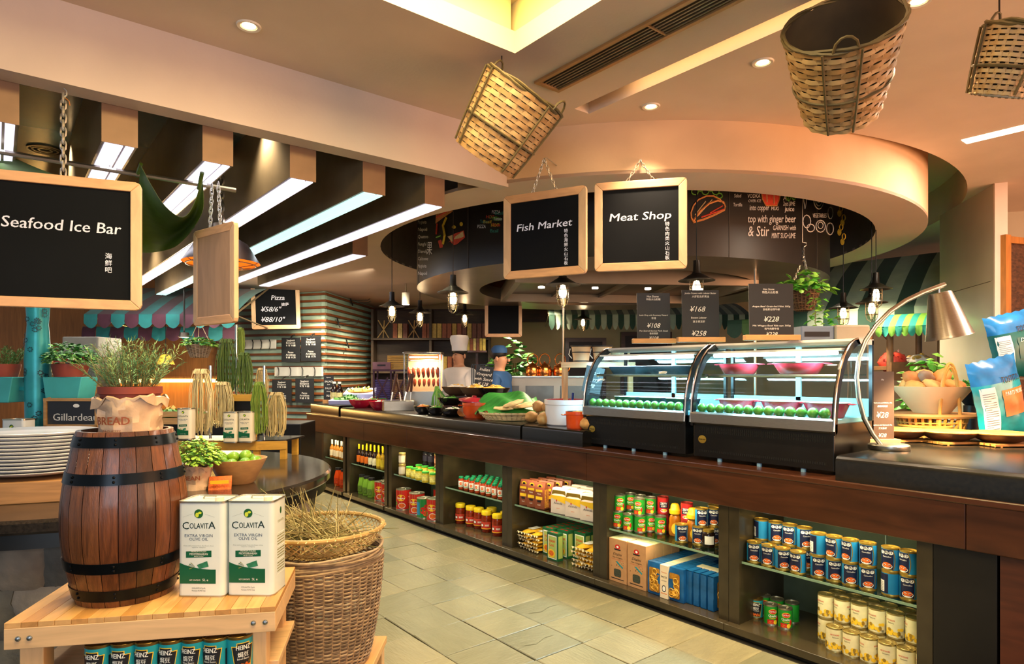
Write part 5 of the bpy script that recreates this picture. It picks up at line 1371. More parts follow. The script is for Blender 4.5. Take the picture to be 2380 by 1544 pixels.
for x0, lb, sd in ((-.20, 'dark green rosemary in a red pot in the outer zinc planter', 5), (.18, 'bright green parsley in a red pot beside the turquoise post', 9)):
    c, s = math.cos(CR), math.sin(CR); sx, sy, _ = on(88, 3.55)
    t = thing('potted_herb', lb, 'plant', (sx + x0 * c, sy + x0 * s, IZ + .531), CR)
    obj('pot', G().lathe([(0, 0), (.075, 0), (.088, .055), (.088, .07), (.08, .07), (.078, .055), (0, .055)], 20), terra, t)
    g = G(); rr = random.Random(sd)
    if sd == 9: leafy(g, (0, 0, .05), .12, .14, 420, .03, rr=rr, ms=(1, 1, 2))
    else:
        for k in range(60): a = rr.uniform(0, 6.28); needles(g, (.05 * math.cos(a), .05 * math.sin(a), .05), (math.cos(a) * .7, math.sin(a) * .7, 1), rr.uniform(.08, .16), 26, .022, 1, .4, rr, .0014, 0)
    obj('foliage', g, [stem_m, leaf1, leaf2], t, smooth=0)
oil_tin('oil_tin', 'large pale olive oil tin behind the plates at the picture edge', on(2, 3.35), CR, .12, .09, .31, tin_w, True)
# low herbs at the foot of the post
for px, d, lb in ((30, 3.2, 'low rosemary tuft behind the plate stack'), (128, 3.4, 'low rosemary tuft at the foot of the turquoise post')):
    t = thing('herb_tuft', lb, 'plant', on(px, d), CR); g = G(); rr = random.Random(px)
    obj('pot', G().lathe([(0, 0), (.05, 0), (.06, .08), (.055, .08), (0, .075)], 14), terra, t)
    for k in range(45): a = rr.uniform(0, 6.28); needles(g, (.03 * math.cos(a), .03 * math.sin(a), .08), (math.cos(a) * 1.0, math.sin(a) * 1.0, 1), rr.uniform(.09, .18), 24, .022, 1, .4, rr, .0014, 0)
    obj('foliage', g, [stem_m, leaf1], t, smooth=0)
# crates
crate_w = mat('crate_wood', '#b58a56', .6, var=.2, scale=4, kind='wood', stretch=(1, 8, 8))
cr = thing('oyster_crate', 'shallow wooden crate with a black name plate behind the barrel', 'crate', on(178, 3.5, IZ + .2605), CR - .05)
obj('crate_riser', G().box(-.15, -.07, 0, .17, .13, .26), dark_wood, loc=on(178, 3.5), rz=CR - .05, label='dark wooden riser under the crate with the black name plate', cat='riser', smooth=0, bevel=.004)
obj('base', G().box(-.14, -.06, 0, .16, .12, .012), crate_w, cr, smooth=0)
for x in (-.14, .145): obj('end_board', G().prism([(-.06, 0), (.12, 0), (.12, .20), (-.06, .15)], x, x + .015, 'x'), crate_w, cr, smooth=0)
pp = obj('name_plate', G().box(-.12, -.055, .015, .145, -.045, .14), mat('plate_black', '#25262a', .3, var=.1), cr, smooth=0, bevel=.002)
g = G(); g.text('Gillardeau', .055, -.09, .035, -.0556, 0, 0, bold=.015, width=.25); g.oval(.04, .115, .018, .01, -.0556, 0); obj('print', g, white_p, pp, smooth=0)
obj('rim_board', G().box(-.14, -.062, .14, .16, -.04, .155), crate_w, cr, smooth=0)
c2 = thing('slatted_crate', 'tilted slatted wooden crate leaning behind the black name plate', 'crate', on(150, 3.78, IZ + .34), CR)
for k in range(4): obj('slat', G().cbox((0, 0, .05 + .05 * k), (.34, .01, .036), R=Matrix.Rotation(.45, 3, 'Y')), crate_w, c2, smooth=0)
for x in (-.14, .14): obj('batten', G().cbox((x, .01, .12 - x * .48), (.03, .02, .22), R=Matrix.Rotation(.45, 3, 'Y')), crate_w, c2, smooth=0)
obj('prop', G().box(-.1, .02, -.34, -.06, .05, .1), crate_w, c2, smooth=0); obj('prop', G().box(.06, .02, -.34, .1, .05, .06), crate_w, c2, smooth=0)
# ================================================================== chilled display cases on the counter
case_bk = mat('case_black', '#0e0d0d', .3, var=.2, scale=5); case_wh = mat('case_white', '#e6e2dc', .35, var=.03)
curve_gl = glass_mat('curved_glass', '#eefafa', .1)
tube_l = mat('case_tube', '#f2fdff', .3, emit=16, ecol='#cdf3ff')
case_in = mat('case_inside', '#8fc6d6', .3, var=.05)  # cyan of the case light put into the colour of the inside parts
rr_dish = mat('red_enamel', '#a3202c', .25, var=.1, coat=.4); cream_en = mat('cream_enamel', '#ece4da', .25, var=.04, coat=.3)
GP = [(0, .285), (.008, .36), (.03, .45), (.065, .535), (.115, .61), (.17, .66), (.23, .69), (.27, .698)]
def display_case(y_far, y_near, label):
    W = y_far - y_near
    t = thing('display_case', label, 'display case', (FX + .09, y_far, .93), -PI / 2)
    b = obj('base', G().box(.012, .01, .02, W - .012, .44, .215), case_bk, t, smooth=0, bevel=.004)
    g = G()
    for z, n0 in ((.185, 6), (.165, 6), (.05, 8)):
        x = .05
        while x < W - .06: g.box(x, .0088, z, x + .0075, .0102, z + .013); x += .0125
    obj('vent_slots', g, mat('slot_dark', '#000000', .6), b, smooth=0, kind='stuff')
    bd = obj('badge', G().lathe([(0, 0), (.026, 0), (.028, -.003), (.0, -.004)], 20, sx=1, sy=.85), gold, b, loc=(.075, .0098, .125), rot=(-PI / 2, 0, 0))
    g = G(); g.text('HAILAN', .011, .075, .121, .0050, 0, .5, width=.044, bold=.02); obj('badge_print', g, black_p, b, smooth=0)
    obj('front_rail', G().prism([(0, .215), (-.016, .225), (-.016, .278), (-.004, .288), (.03, .288), (.03, .215)], .008, W - .008, 'x'), steel, t, smooth=0)
    obj('deck', G().box(.02, .02, .262, W - .02, .44, .282), case_in, t, smooth=0)
    obj('curved_glass', G().grid([[(x, p[0], p[1]) for p in GP] for x in (.02, W * .5, W - .02)]), curve_gl, t, smooth=60)
    obj('top_panel', G().prism([(.235, .692), (.245, .705), (.45, .705), (.45, .675), (.26, .675)], .0, W, 'x'), case_wh, t, smooth=0)
    obj('light_housing', G().box(.03, .13, .640, W - .03, .26, .652), case_wh, t, smooth=0)
    obj('tube_light', G().tube([(.06, .155, .628), (W - .06, .155, .628)], .011, 8), tube_l, t)
    obj('back_panel', G().box(.02, .44, .25, W - .02, .445, .68), curve_gl, t, smooth=0)
    obj('back_rail', G().box(.02, .435, .25, W - .02, .45, .38), case_in, t, smooth=0); obj('mullion', G().box(W * .5, .435, .3, W * .5 + .03, .45, .68), case_in, t, smooth=0)
    for x0, s in ((.0, 1), (W - .018, 1)):
        sd = [(0.0, .215)] + GP + [(.45, .70), (.45, .21)]
        g = G()
        outl = [(p[0] - .006, p[1] + .004) for p in [(0, .2)] + GP]
        inn_ = [(p[0] + .022, p[1] - .022) for p in [(0, .24)] + GP]
        for a_, b_, c_, d_ in zip(outl, outl[1:], inn_[1:], inn_): g.prism([a_, b_, c_, d_], x0, x0 + .018, 'x')
        obj('side_frame', g, case_bk, t, smooth=0)
        obj('trim', G().tube([(x0 + (.004 if x0 == 0 else .014), p[0] - .008, p[1] + .006) for p in [(-.006, .22)] + GP], .0055, 6), chrome, t)
        obj('trim', G().tube([(x0 + .009, p[0] + .016, p[1] - .016) for p in GP], .004, 6), chrome, t)
        obj('side_glass', G().add([(x0 + .009, p[0], p[1]) for p in [(0.02, .26)] + GP[1:] + [(.44, .69), (.44, .26)]], [tuple(range(len(GP) + 2))]), curve_gl, t, smooth=0)
        obj('lower_side', G().box(x0, .0, .21, x0 + .018, .45, .262), case_bk, t, smooth=0)
        obj('rear_post', G().box(x0, .43, .21, x0 + .018, .45, .70), case_bk, t, smooth=0)
    sh = obj('shelf', G().box(.03, .12, .507, W - .03, .43, .514), glass_sh, t, smooth=0)
    obj('shelf_edge', G().tube([(.03, .118, .498), (.03, .105, .506), (W - .03, .105, .506), (W - .03, .118, .498)], .009, 6), chrome, sh)
    for x in (.18, W * .5, W - .18):
        obj('foot', G().cyl(.014, 0, .02, 10), mat('foot_blue', '#7fa8c4', .3, var=.1), t, loc=(x, .03, 0))
        obj('foot', G().cyl(.014, 0, .02, 10), MATS['foot_blue'], t, loc=(x, .4, 0))
    light('AREA', 'case_light', (FX + .09 + .13, (y_far + y_near) / 2, .93 + .61), 34, COOL, .05, W * .85, rot=(0, math.radians(-28), 0))
    light('AREA', 'case_light_low', (FX + .09 + .115, (y_far + y_near) / 2, .93 + .478), 11.0, COOL, .03, W * .85, rot=(0, math.radians(-25), 0))
    return t
display_case(3.262, 2.388, 'curved glass chilled case holding dark and white oblong dishes')
display_case(2.352, 1.49, 'curved glass chilled case holding red oval dishes')
ZD = .93 + .282; ZM = .93 + .514; XC = FX + .09
# limes along the glass
lime_g = mat('green_lime', '#2f7a2e', .35, var=.3, scale=8, hex2='#5c9a30', coat=.2, bump=.05, bscale=90)
lg = mesh_of(G().ell((0, 0, 0), (.0285, .0285, .030), 0, 14, 10, .03), 'lime', lime_g, 60)
for i in range(13): obj('lime', lg, None, loc=(XC + .048, 3.215 - i * .0615, ZD + .0285), rot=(rj.uniform(-.5, .5), rj.uniform(-.5, .5), rj.uniform(0, 6)), label='green lime lined up along the glass of the far case', cat='lime', group='limes in the far chilled case')
for i in range(13): obj('lime', lg, None, loc=(XC + .048, 2.305 - i * .0615, ZD + .0285), rot=(rj.uniform(-.5, .5), rj.uniform(-.5, .5), rj.uniform(0, 6)), label='green lime lined up along the glass of the near case', cat='lime', group='limes in the near chilled case')
garn = [mat('food_%d' % i, h, .5, var=.25, scale=30) for i, h in enumerate(('#e8d8c8', '#c23a2a', '#4f8a34', '#d8a84a', '#8a4a30', '#f0ece4', '#e07a3a', '#6a2a2a'))]
def heap(t, c, rx, ry, h, n, ms, size, seed, name='food', shape='bit'):
    rr = random.Random(seed); g = G()
    g.ell((c[0], c[1], c[2]), (rx, ry, h * .7), ms[0], 14, 6, .2, seed)
    for k in range(n):
        a = rr.uniform(0, 6.28); q = math.sqrt(rr.random()); x, y = rx * q * math.cos(a), ry * q * math.sin(a); z = h * (1 - q * q) * .75
        m = ms[rr.randrange(len(ms))]; s = size * rr.uniform(.6, 1.3)
        if shape == 'leaf':
            d = Vector((rr.uniform(-1, 1), rr.uniform(-1, 1), rr.uniform(.1, .9))).normalized(); w_ = d.cross(Vector((0, 0, 1))).normalized() * s * .35
            p = Vector((c[0] + x, c[1] + y, c[2] + z)); g.add([tuple(p), tuple(p + d * s * .5 + w_), tuple(p + d * s), tuple(p + d * s * .5 - w_)], [(0, 1, 2, 3)], m)
        else: g.ell((c[0] + x, c[1] + y, c[2] + z), (s, s * rr.uniform(.4, 1), s * rr.uniform(.3, .7)), m, 6, 4)
    return obj(name, g, garn, t, kind='stuff')
def oval_dish(loc, rz, label, rx=.135, ry=.09, h=.062, outer=rr_dish, inner=cream_en, food=(2, 0, 5, 1), seed=1, cat='dish', group=None, size=.012, shape='leaf', handles=True, hh=.03):
    t = thing('serving_dish', label, cat, loc, rz, group)
    k = ry / rx
    obj('bowl', G().lathe([(0, 0), (rx * .66, 0), (rx * .72, .004), (rx * .98, h)], 28, sy=k), outer, t)
    obj('inside', G().lathe([(rx * .98, h), (rx * 1.02, h + .003), (rx * .95, h), (rx * .68, .012), (0, .010)], 28, sy=k), inner, t)
    if handles:
        for s in (-1, 1): obj('handle', G().ell((s * rx * 1.08, 0, h - .004), (.022, .035, .005), 0, 10, 4), outer, t)
    heap(t, (0, 0, h * .55), rx * .72, ry * .72, hh, 46, food, size, seed)
    return t
oval_dish((XC + .215, 2.16, ZM), -PI / 2, 'red oval dish with herbs on the upper shelf, far of two', seed=3, group='red dishes on the upper shelf')
oval_dish((XC + .215, 1.79, ZM), -PI / 2, 'red oval dish with herbs on the upper shelf, near of two', .15, seed=4, group='red dishes on the upper shelf')
for i, (y, fd, lb) in enumerate(((2.16, (5, 0, 0), 'red dish of pale wrapped meat on the lower deck'), (1.88, (0, 2, 5), 'red rimmed dish of white fish on the lower deck'), (1.63, (1, 2, 1, 5), 'red dish of chopped peppers on the lower deck'))):
    oval_dish((XC + .20, y, ZD), -PI / 2, lb, .125, .09, .078, food=fd, seed=10 + i, group='red dishes on the lower deck', hh=.05 if i == 0 else .03)
def tray(loc, rz, label, W, D, h, outer, inner, food, seed, group=None, shape='leaf'):
    t = thing('serving_tray', label, 'tray', loc, rz, group)
    def fr(w, d, z): return [(-w / 2, -d / 2, z), (w / 2, -d / 2, z), (w / 2, d / 2, z), (-w / 2, d / 2, z)]
    g = G(); A = fr(W * .8, D * .75, 0); B = fr(W, D, h)
    g.add(A + B, [(0, 3, 2, 1)] + [(i, (i + 1) % 4, 4 + (i + 1) % 4, 4 + i) for i in range(4)]); obj('tray', g, outer, t, smooth=0)
    g = G(); A = fr(W * .96, D * .94, h + .002); B = fr(W * .78, D * .72, .012); C = fr(W, D, h)
    g.add(A + B + C, [(4, 5, 6, 7)] + [(i, 4 + i, 4 + (i + 1) % 4, (i + 1) % 4) for i in range(4)] + [(8 + i, i, (i + 1) % 4, 8 + (i + 1) % 4) for i in range(4)]); obj('lining', g, inner, t, smooth=0)
    heap(t, (0, 0, h * .6), W * .33, D * .32, .03, 40, food, .013, seed, shape=shape)
    return t
blk_en = mat('black_enamel', '#141a1e', .25, var=.15)
tray((XC + .24, 3.03, ZM), -PI / 2, 'dark tray covered with film on the upper shelf of the far case', .25, .2, .055, blk_en, case_wh, (5, 0), 21, 'trays on the upper shelf')
tray((XC + .24, 2.68, ZM), -PI / 2, 'dark tray with chopped meat on the upper shelf of the far case', .27, .2, .055, blk_en, case_wh, (4, 0, 5), 22, 'trays on the upper shelf')
for i, y in enumerate((2.99, 2.77, 2.55)):
    tray((XC + .19, y, ZD), -PI / 2, ('white tray of shrimp and greens, farthest of three', 'white tray of shrimp and greens, middle of three', 'white tray of shrimp and greens, nearest of three')[i], .185, .13, .075, blk_en, chinaw, (0, 2, 1, 5), 30 + i, 'white trays on the lower deck')

# price signs on top of the cases
slate_s = mat('sign_slate', '#1b1c20', .5, var=.12); base_w = mat('sign_base', '#c69058', .45, var=.16, scale=4, kind='wood', stretch=(1, 8, 8)); chalk_w = mat('chalk_white', '#ded9d4', .8, var=.1)
ZT = .93 + .705
def sign(px0, px1, y0, y1, d, label, lines, base_h=.03, tilt=-.05, base=True):
    W = (px1 - px0) / FPX * d; Hh = (y1 - y0) / FPX * d
    p = at((px0 + px1) / 2, y1, d=d)
    t = thing('price_sign', label, 'sign', (p.x, p.y, ZT), CR)
    z0 = base_h * .6
    if base: obj('base_block', G().box(-W / 2 - .03, -.025, 0, W / 2 + .03, .025, base_h), base_w, t, smooth=0, bevel=.003)
    bd = obj('board', G().box(-W / 2, -.004, z0, W / 2, .004, z0 + Hh), slate_s, t, smooth=0, rot=(tilt, 0, 0))
    g = G()
    for s, size, u, v, sh in lines: g.text(s, size * Hh * (.8 if s[0] == '¥' else 1), (u - .5) * W, z0 + v * Hh, -.0048, 0, .5, shear=sh, width=W * .86 if len(s) > 15 else None)
    obj('lettering', g, chalk_w, bd, smooth=0)
    return t
sign(1481, 1558, 686, 797, 3.98, 'black price sign with two prices of 108 on the far case', [('Hot Stone', .06, .48, .91, .1), ('特色火山石板', .05, .5, .85, 0), ('Lamb Chop with Rosemary Mustard', .042, .5, .52, .1), ('羊排', .05, .5, .45, 0), ('¥108', .17, .5, .27, .3), ('Pan Seared Iberico Pork Steak', .042, .5, .19, .1), ('香煎黑豚', .045, .5, .13, 0), ('¥108', .12, .5, .02, .3)])
sign(1586, 1672, 682, 797, 3.82, 'black price sign with prices 168 and 258', [('Jumbo Prawns with Lobster Butter', .045, .5, .92, .1), ('大虾配龙虾黄油', .05, .5, .85, 0), ('¥168', .19, .42, .56, .3), ('Boston Lobster', .05, .45, .42, .1), ('波士顿龙虾', .05, .45, .34, 0), ('¥258', .18, .45, .07, .3)])
sign(1742, 1845, 662, 787, 3.60, 'black price sign with two prices of 228 on the near case', [('Hot Stone', .05, .45, .88, .1), ('特色火山石板', .05, .48, .82, 0), ('Angus Beef Grain-fed Fillet 300g', .042, .5, .56, .1), ('安格斯谷饲牛柳', .045, .5, .50, 0), ('¥228', .17, .5, .29, .3), ('M6 Wagyu Beef Rib-eye 300g', .042, .5, .20, .1), ('和牛肉眼牛排', .045, .5, .14, 0), ('¥228', .13, .5, .02, .3)])
pr_ = thing('label_printer', 'grey boxy label printer standing behind the near case', 'printer', (*plan(1930, 3.9), ZT), CR)
obj('body', G().box(-.20, -.05, 0, .0, .12, .10), mat('printer_grey', '#7f8fa4', .4, var=.08), pr_, smooth=0, bevel=.008)
obj('cover', G().box(.0, -.06, 0, .21, .12, .105), mat('printer_beige', '#b8ac96', .45, var=.08), pr_, smooth=0, bevel=.01)
obj('slot', G().box(-.18, -.053, .035, -.03, -.05, .065), black_p, pr_, smooth=0)

# ------------------------------------------------------------------ near worktop: lamp, pies, bread, chips
ZR = 1.05
lp = thing('heat_lamp', 'arched brushed steel lamp with conical shade over the pies', 'lamp', (*plan(2066, 3.36), ZR), CR)
q = 3.36 / FPX
def L2(px, py): return ((px - 2066) * q, 0, (1048 - py) * q)
obj('base', G().lathe([(0, 0), (.095, 0), (.098, .004), (.098, .024), (.09, .03), (0, .03)], 32), steel, lp)
ctrl = [(2050, 1040), (2028, 1012), (2008, 975), (1996, 930), (1991, 880), (1996, 835), (2012, 795), (2036, 760), (2068, 727), (2105, 702), (2145, 683), (2196, 664)]
obj('arm', G().tube([L2(*p) for p in ctrl], .0125, 10), steel, lp)
sh = obj('shade', G().lathe([(.0, 0), (.050, 0), (.054, -.004), (.108, -.235), (.112, -.238), (.108, -.234), (.050, -.01)], 32), steel, lp, loc=L2(2184, 683), rot=(0, -.22, 0))
obj('stem', G().tube([L2(2182, 668), L2(2183, 686)], .006, 8), chrome, lp)
obj('bulb', G().ell((0, 0, -.15), (.04, .04, .05)), mat('heat_bulb', '#ffe2b0', .3, emit=25, ecol='#ffc878'), lp, loc=L2(2184, 683), rot=(0, -.22, 0))
lw = L2(2200, 790); cs, sn = math.cos(CR), math.sin(CR); lb_ = plan(2066, 3.36)
light('SPOT', 'heat_lamp_beam', (lb_[0] + lw[0] * cs, lb_[1] + lw[0] * sn, ZR + lw[2] - .02), 230, (1, .72, .36), .05, spot=math.radians(120), blend=.5, rot=(0, math.radians(-10), CR))
pie_c = mat('pie_crust', '#e0a248', .5, var=.35, scale=14, hex2='#b8702a', bump=.3); stone_pl = mat('pie_plate', '#4a2c1c', .4, var=.2)
slat_b = mat('bamboo_mat', '#9a6a34', .5, var=.2)
for i, (px, d, lb) in enumerate(((2092, 3.78, 'flat golden pie in a dark dish beside the lamp base'), (2205, 3.66, 'flat golden pie in a dark dish, middle of three'), (2325, 3.56, 'flat golden pie in a dark dish at the picture edge'), (2150, 4.05, 'flat golden pie in a dark dish behind the front ones'))):
    x, y = plan(px, d)
    t = thing('pie', lb, 'pie', (x, y, ZR + .0185), rj.uniform(0, 3), 'golden pies under the lamp')
    obj('dish', G().lathe([(0, 0), (.08, 0), (.12, .02), (.145, .042), (.148, .045)], 30), stone_pl, t)
    obj('crust', G().lathe([(.147, .045), (.150, .050), (.138, .056), (.10, .054), (0, .056)], 30, wob=lambda a, z: .02 * math.sin(9 * a)), pie_c, t)
    mt = thing('bamboo_mat', 'slatted bamboo mat under ' + ('the pie beside the lamp base', 'the middle pie', 'the pie at the picture edge', 'the rear pie')[i], 'mat', (x, y, ZR), CR + .1, 'bamboo mats')
    for k in range(6): obj('slat', G().box(-.13, -.11 + k * .04, .006, .13, -.08 + k * .04, .018), slat_b, mt, smooth=0)
    for xx in (-.1, .09): obj('cross_bar', G().box(xx, -.11, 0, xx + .012, .12, .006), slat_b, mt, smooth=0)
ms_ = thing('menu_sign', 'tall narrow brown price sign behind the lamp base', 'sign', (*plan(2050, 3.62), ZR), CR + .05)
W_, H_2 = .135, .39
obj('foot_block', G().box(-.09, -.03, 0, .09, .03, .03), base_w, ms_, smooth=0, bevel=.003)
bd = obj('board', G().box(-W_ / 2, -.004, .02, W_ / 2, .004, .02 + H_2), mat('brown_sign', '#3a2a24', .5, var=.1), ms_, smooth=0)
g = G()
for s, z, v in (('Pie', .012, .36), ('Mushroom and Chicken Pie', .010, .23), ('蘑菇鸡肉派', .012, .21), ('¥28', .045, .15), ('Salmon and Spinach Pie', .010, .105), ('三文鱼派', .012, .085), ('¥28', .03, .04)): g.text(s, z, 0, v, -.005, 0, .5, width=.11 if len(s) > 12 else None, shear=.2)
obj('lettering', g, chalk_w, bd, smooth=0)
# bread bowl on a board on a log basket
bxp = plan(2165, 4.15)
lgb = thing('log_basket', 'low basket of upright sticks with a tall arched cane handle', 'basket', (bxp[0], bxp[1], ZR), CR)
stick = mat('stick_wood', '#d09440', .5, var=.25, scale=10)
for k in range(30):
    a = 2 * PI * k / 30
    obj('stick', G().tube([(.17 * math.cos(a), .14 * math.sin(a), 0), (.205 * math.cos(a), .165 * math.sin(a), .115)], .009, 6), stick, lgb)
obj('base', G().lathe([(0, 0), (.18, 0), (.18, .01), (0, .01)], 24, sy=.82), stick, lgb)
obj('band', G().tube([(.20 * math.cos(a), .165 * math.sin(a), .085) for a in [2 * PI * i / 32 for i in range(32)]], .005, 6, closed=True), stick, lgb)
for dy in (-.012, .012): obj('handle', G().tube([(-.055 + .13 * (1 - math.cos(v)) / 2 + (.0), -.17 + dy * 0 + .01, .05 + .40 * math.sin(v) + dy) for v in [PI * i / 18 for i in range(19)]], .0095, 8), stick, lgb)
obj('bread_board', G().lathe([(0, 0), (.30, 0), (.31, .012), (.30, .026), (0, .026)], 36, sy=.6), base_w, loc=(bxp[0], bxp[1], ZR + .117), rz=CR, label='round pale wooden board lying on the stick basket', cat='board')
bwl = obj('bread_bowl', G().lathe([(0, 0), (.10, 0), (.105, .006), (.225, .165), (.229, .172), (.219, .172), (.10, .02), (0, .018)], 40), mat('bread_bowl_m', '#d9b98a', .5, var=.1, scale=4), loc=(bxp[0], bxp[1], ZR + .1435), rz=CR, label='wide pale flared bowl filled with bread rolls', cat='bowl')
bread = [mat('bread_%d' % i, h, .7, var=.25, scale=9, bump=.3, bscale=30) for i, h in enumerate(('#c9843e', '#d89a52', '#8a6a52', '#b56a30'))]
bm_ = [mesh_of(G().ell((0, 0, 0), (.085, .05, .042), 0, 14, 9, .18, i + 1), 'bread_roll', bread[i], 60) for i in range(4)]
rr = random.Random(12)
for k, (x, y, z) in enumerate(((-.14, -.05, .17), (-.04, -.10, .165), (.07, -.09, .17), (.14, -.02, .17), (-.10, .06, .18), (.02, .04, .19), (.10, .08, .18), (-.05, -.02, .225), (.06, -.01, .235), (-.11, .0, .215), (.0, .08, .24))):
    obj('bread_roll', bm_[(0, 1, 0, 3, 1, 0, 1, 2, 0, 3, 1)[k]], None, loc=(bxp[0] + x * cs - y * sn, bxp[1] + x * sn + y * cs, ZR + .1435 + z), rot=(rr.uniform(-.4, .4), rr.uniform(-.5, .5), rr.uniform(0, 6)), label='crusty bread roll heaped in the wide pale bowl', cat='bread', group='bread rolls in the bowl')
# chips bags
def chips(loc, rz, label, W, Hh, mats, title, sub, seed, tilt=0):
    t = thing('chips_bag', label, 'bag', loc, rot=(0, -.22, rz), group='tortilla chip bags')
    rr = random.Random(seed); NU, NV = 13, 15; F = []; B = []
    for i in range(NU):
        fr_, bk = [], []
        for j in range(NV):
            u = i / (NU - 1); v = j / (NV - 1)
            k = (math.sin(PI * u) ** .5) * (math.sin(PI * min(1, max(0, v))) ** .45)
            w_ = rr.uniform(-.004, .004)
            zig = .004 * (-1) ** i if j in (0, NV - 1) else 0
            fr_.append(((u - .5) * W * (1 - .07 * math.sin(PI * v)), -.075 * k + w_, v * Hh + zig)); bk.append(((u - .5) * W * (1 - .07 * math.sin(PI * v)), .065 * k + w_, v * Hh + zig))
        F.append(fr_); B.append(bk)
    for nm, pred, m in (('crown', lambda v: v > .68, mats[0]), ('belly', lambda v: True, mats[1])):
        g = G()
        lo_, hi_ = (10, NV) if nm == 'crown' else (0, 11)
        g.grid([r[lo_:hi_] for r in F]); g.grid([r[lo_:hi_] for r in B][::-1])
        obj(nm, g, m, t, smooth=60)
    def surf(u, v):
        i = min(NU - 2, int(u * (NU - 1))); j = min(NV - 2, int(v * (NV - 1))); a = u * (NU - 1) - i; b = v * (NV - 1) - j
        p = Vector(F[i][j]).lerp(Vector(F[i + 1][j]), a).lerp(Vector(F[i][j + 1]).lerp(Vector(F[i + 1][j + 1]), a), b); return (p.x, p.y - .0035, p.z)
    g = G(); P = [[surf(.06 + .24 * i / 5, .06 + .62 * j / 10) for j in range(11)] for i in range(6)]; g.grid(P, 0)
    obj('facts_label', g, white_p, t, smooth=60)
    g = G(); P = [[surf(.40 + .50 * i / 7, .30 + .32 * j / 6) for j in range(7)] for i in range(8)]; g.grid(P, 0); obj('front_label', g, mats[2], t, smooth=60)
    g = G()
    for s, z, u, v, m in ((title, .055, .66, .70, 1), (sub, .035, .66, .55, 0)):
        vv, ff = text_mesh(s, .2, .02); xs = [p[0] for p in vv]; mx = max(xs); wd = .44
        g.add([surf(u - wd / 2 + p[0] / mx * wd, v + p[1] * z / Hh) for p in vv], ff, m)
    for q_ in g.v[:]: pass
    g.v = [(a, b - .003, c) for a, b, c in g.v]
    for i in range(20):
        v = .09 + .027 * i
        g.add([tuple(Vector(surf(u, v)) + Vector((0, -.002, 0))) for u in (.08, .15, .27 if i % 4 else .18)] + [tuple(Vector(surf(u, v + .007)) + Vector((0, -.002, 0))) for u in (.27 if i % 4 else .18, .15, .08)], [(0, 1, 2, 3, 4, 5)], 2)
    obj('print', g, [white_p, black_p, mat('facts_grey', '#6a6a70', .6)], t, smooth=0)
    return t
blue_b = mat('chip_blue', '#1c6fae', .25, var=.4, scale=9, coat=.4); teal_b = mat('chip_teal', '#1c9aa8', .25, var=.35, scale=9, coat=.4); orange_b = mat('chip_orange', '#e0742a', .3, var=.35, scale=7); green_b = mat('chip_green', '#0f5f5c', .3, var=.2)
cxp = plan(2338, 3.9)
chips((cxp[0], cxp[1], ZR), CR + .12, 'lower blue bag of tortilla chips with orange label', .34, .50, (blue_b, teal_b, orange_b), 'TOSTITOS', 'PARTY MUSIC', 3)
cxp = plan(2372, 4.12)
st2 = thing('bag_stand', 'small black wire stand holding up the upper chip bag', 'stand', (cxp[0], cxp[1], ZR), CR)
obj('tray_board', G().box(-.16, -.03, .36, .16, .14, .372), black_paint, st2, smooth=0)
for x in (-.15, .15):
    for y in (.08, .13): obj('leg', G().tube([(x, y, 0), (x, y, .36)], .006, 6), black_paint, st2)
up_ = chips((cxp[0], cxp[1] , ZR + .376), CR + .05, 'upper blue and green bag of tortilla chips', .34, .42, (blue_b, green_b, green_b), 'TOSTITOS', 'DOUBLE', 5)
# dark salad bowl far right behind
sb = thing('salad_bowl', 'dark salad bowl with lettuce and tongs behind the bread', 'bowl', (*plan(2262, 4.6), ZR + .0), CR)
obj('stand', G().cyl(.06, 0, .17, 16), black_paint, sb); obj('bowl', G().lathe([(0, .17), (.05, .17), (.11, .25), (.13, .30), (.125, .30), (.05, .185)], 28), blk_en, sb)
heap(sb, (0, 0, .27), .1, .1, .09, 60, (2, 2), .04, 5, 'lettuce', 'leaf'); obj('tongs', G().tube([(-.02, 0, .28), (.03, .02, .42), (.06, .03, .48)], .006, 6), dark_wood, sb)
obj('rear_counter', G().box(4.62, -1.4, 0, 5.9, 1.44, .96), black_paint, label='black back counter behind the bread and chips', cat='counter', smooth=0, bevel=.01)
obj('salad_plinth', G().box(-.2, -.12, 0, .2, .12, ZR - .96), blk_en, loc=(*plan(2262, 4.6), .96), rz=CR, label='low black plinth under the dark salad bowl', cat='block', smooth=0, bevel=.004)
# ================================================================== food on the long worktop
ZW = 1.045
def onw(px, py=None, d=None, z=ZW):
    if d and d < 4: d = depth_at(px, d)          # d under 4: the worktop's X instead of a depth
    if d: x, y = plan(px, d); return Vector((x, y, z))
    return at(px, py, Z=z)
potm = mat('potato_skin', '#b98a50', .7, var=.25, scale=14, bump=.4, bscale=40)
pm = [mesh_of(G().ell((0, 0, 0), (.070, .054, .048), 0, 14, 9, .16, i + 4, 2), 'potato', potm, 60) for i in range(3)]
for k, (px, py, dz, lb) in enumerate(((1224, 984, 0, 'potato at the foot of the heap next to the leaf basket'), (1251, 989, 0, 'potato in the front middle of the heap'), (1278, 990, 0, 'potato in front of the white pot'), (1296, 984, 0, 'potato at the near end of the heap'),
        (1240, 980, .055, 'potato on top of the heap by the leaf'), (1266, 984, .055, 'potato on top of the heap by the white pot'), (1357, 1000, 0, 'single potato against the chilled case'))):
    p = onw(px, py); obj('potato', pm[k % 3], None, loc=(p.x + .07, p.y + .02, ZW + .045 + dz * 1.4), rot=(rj.uniform(-.3, .3), rj.uniform(-.3, .3), rj.uniform(0, 6)), label=lb, cat='potato', group='potatoes on the worktop')
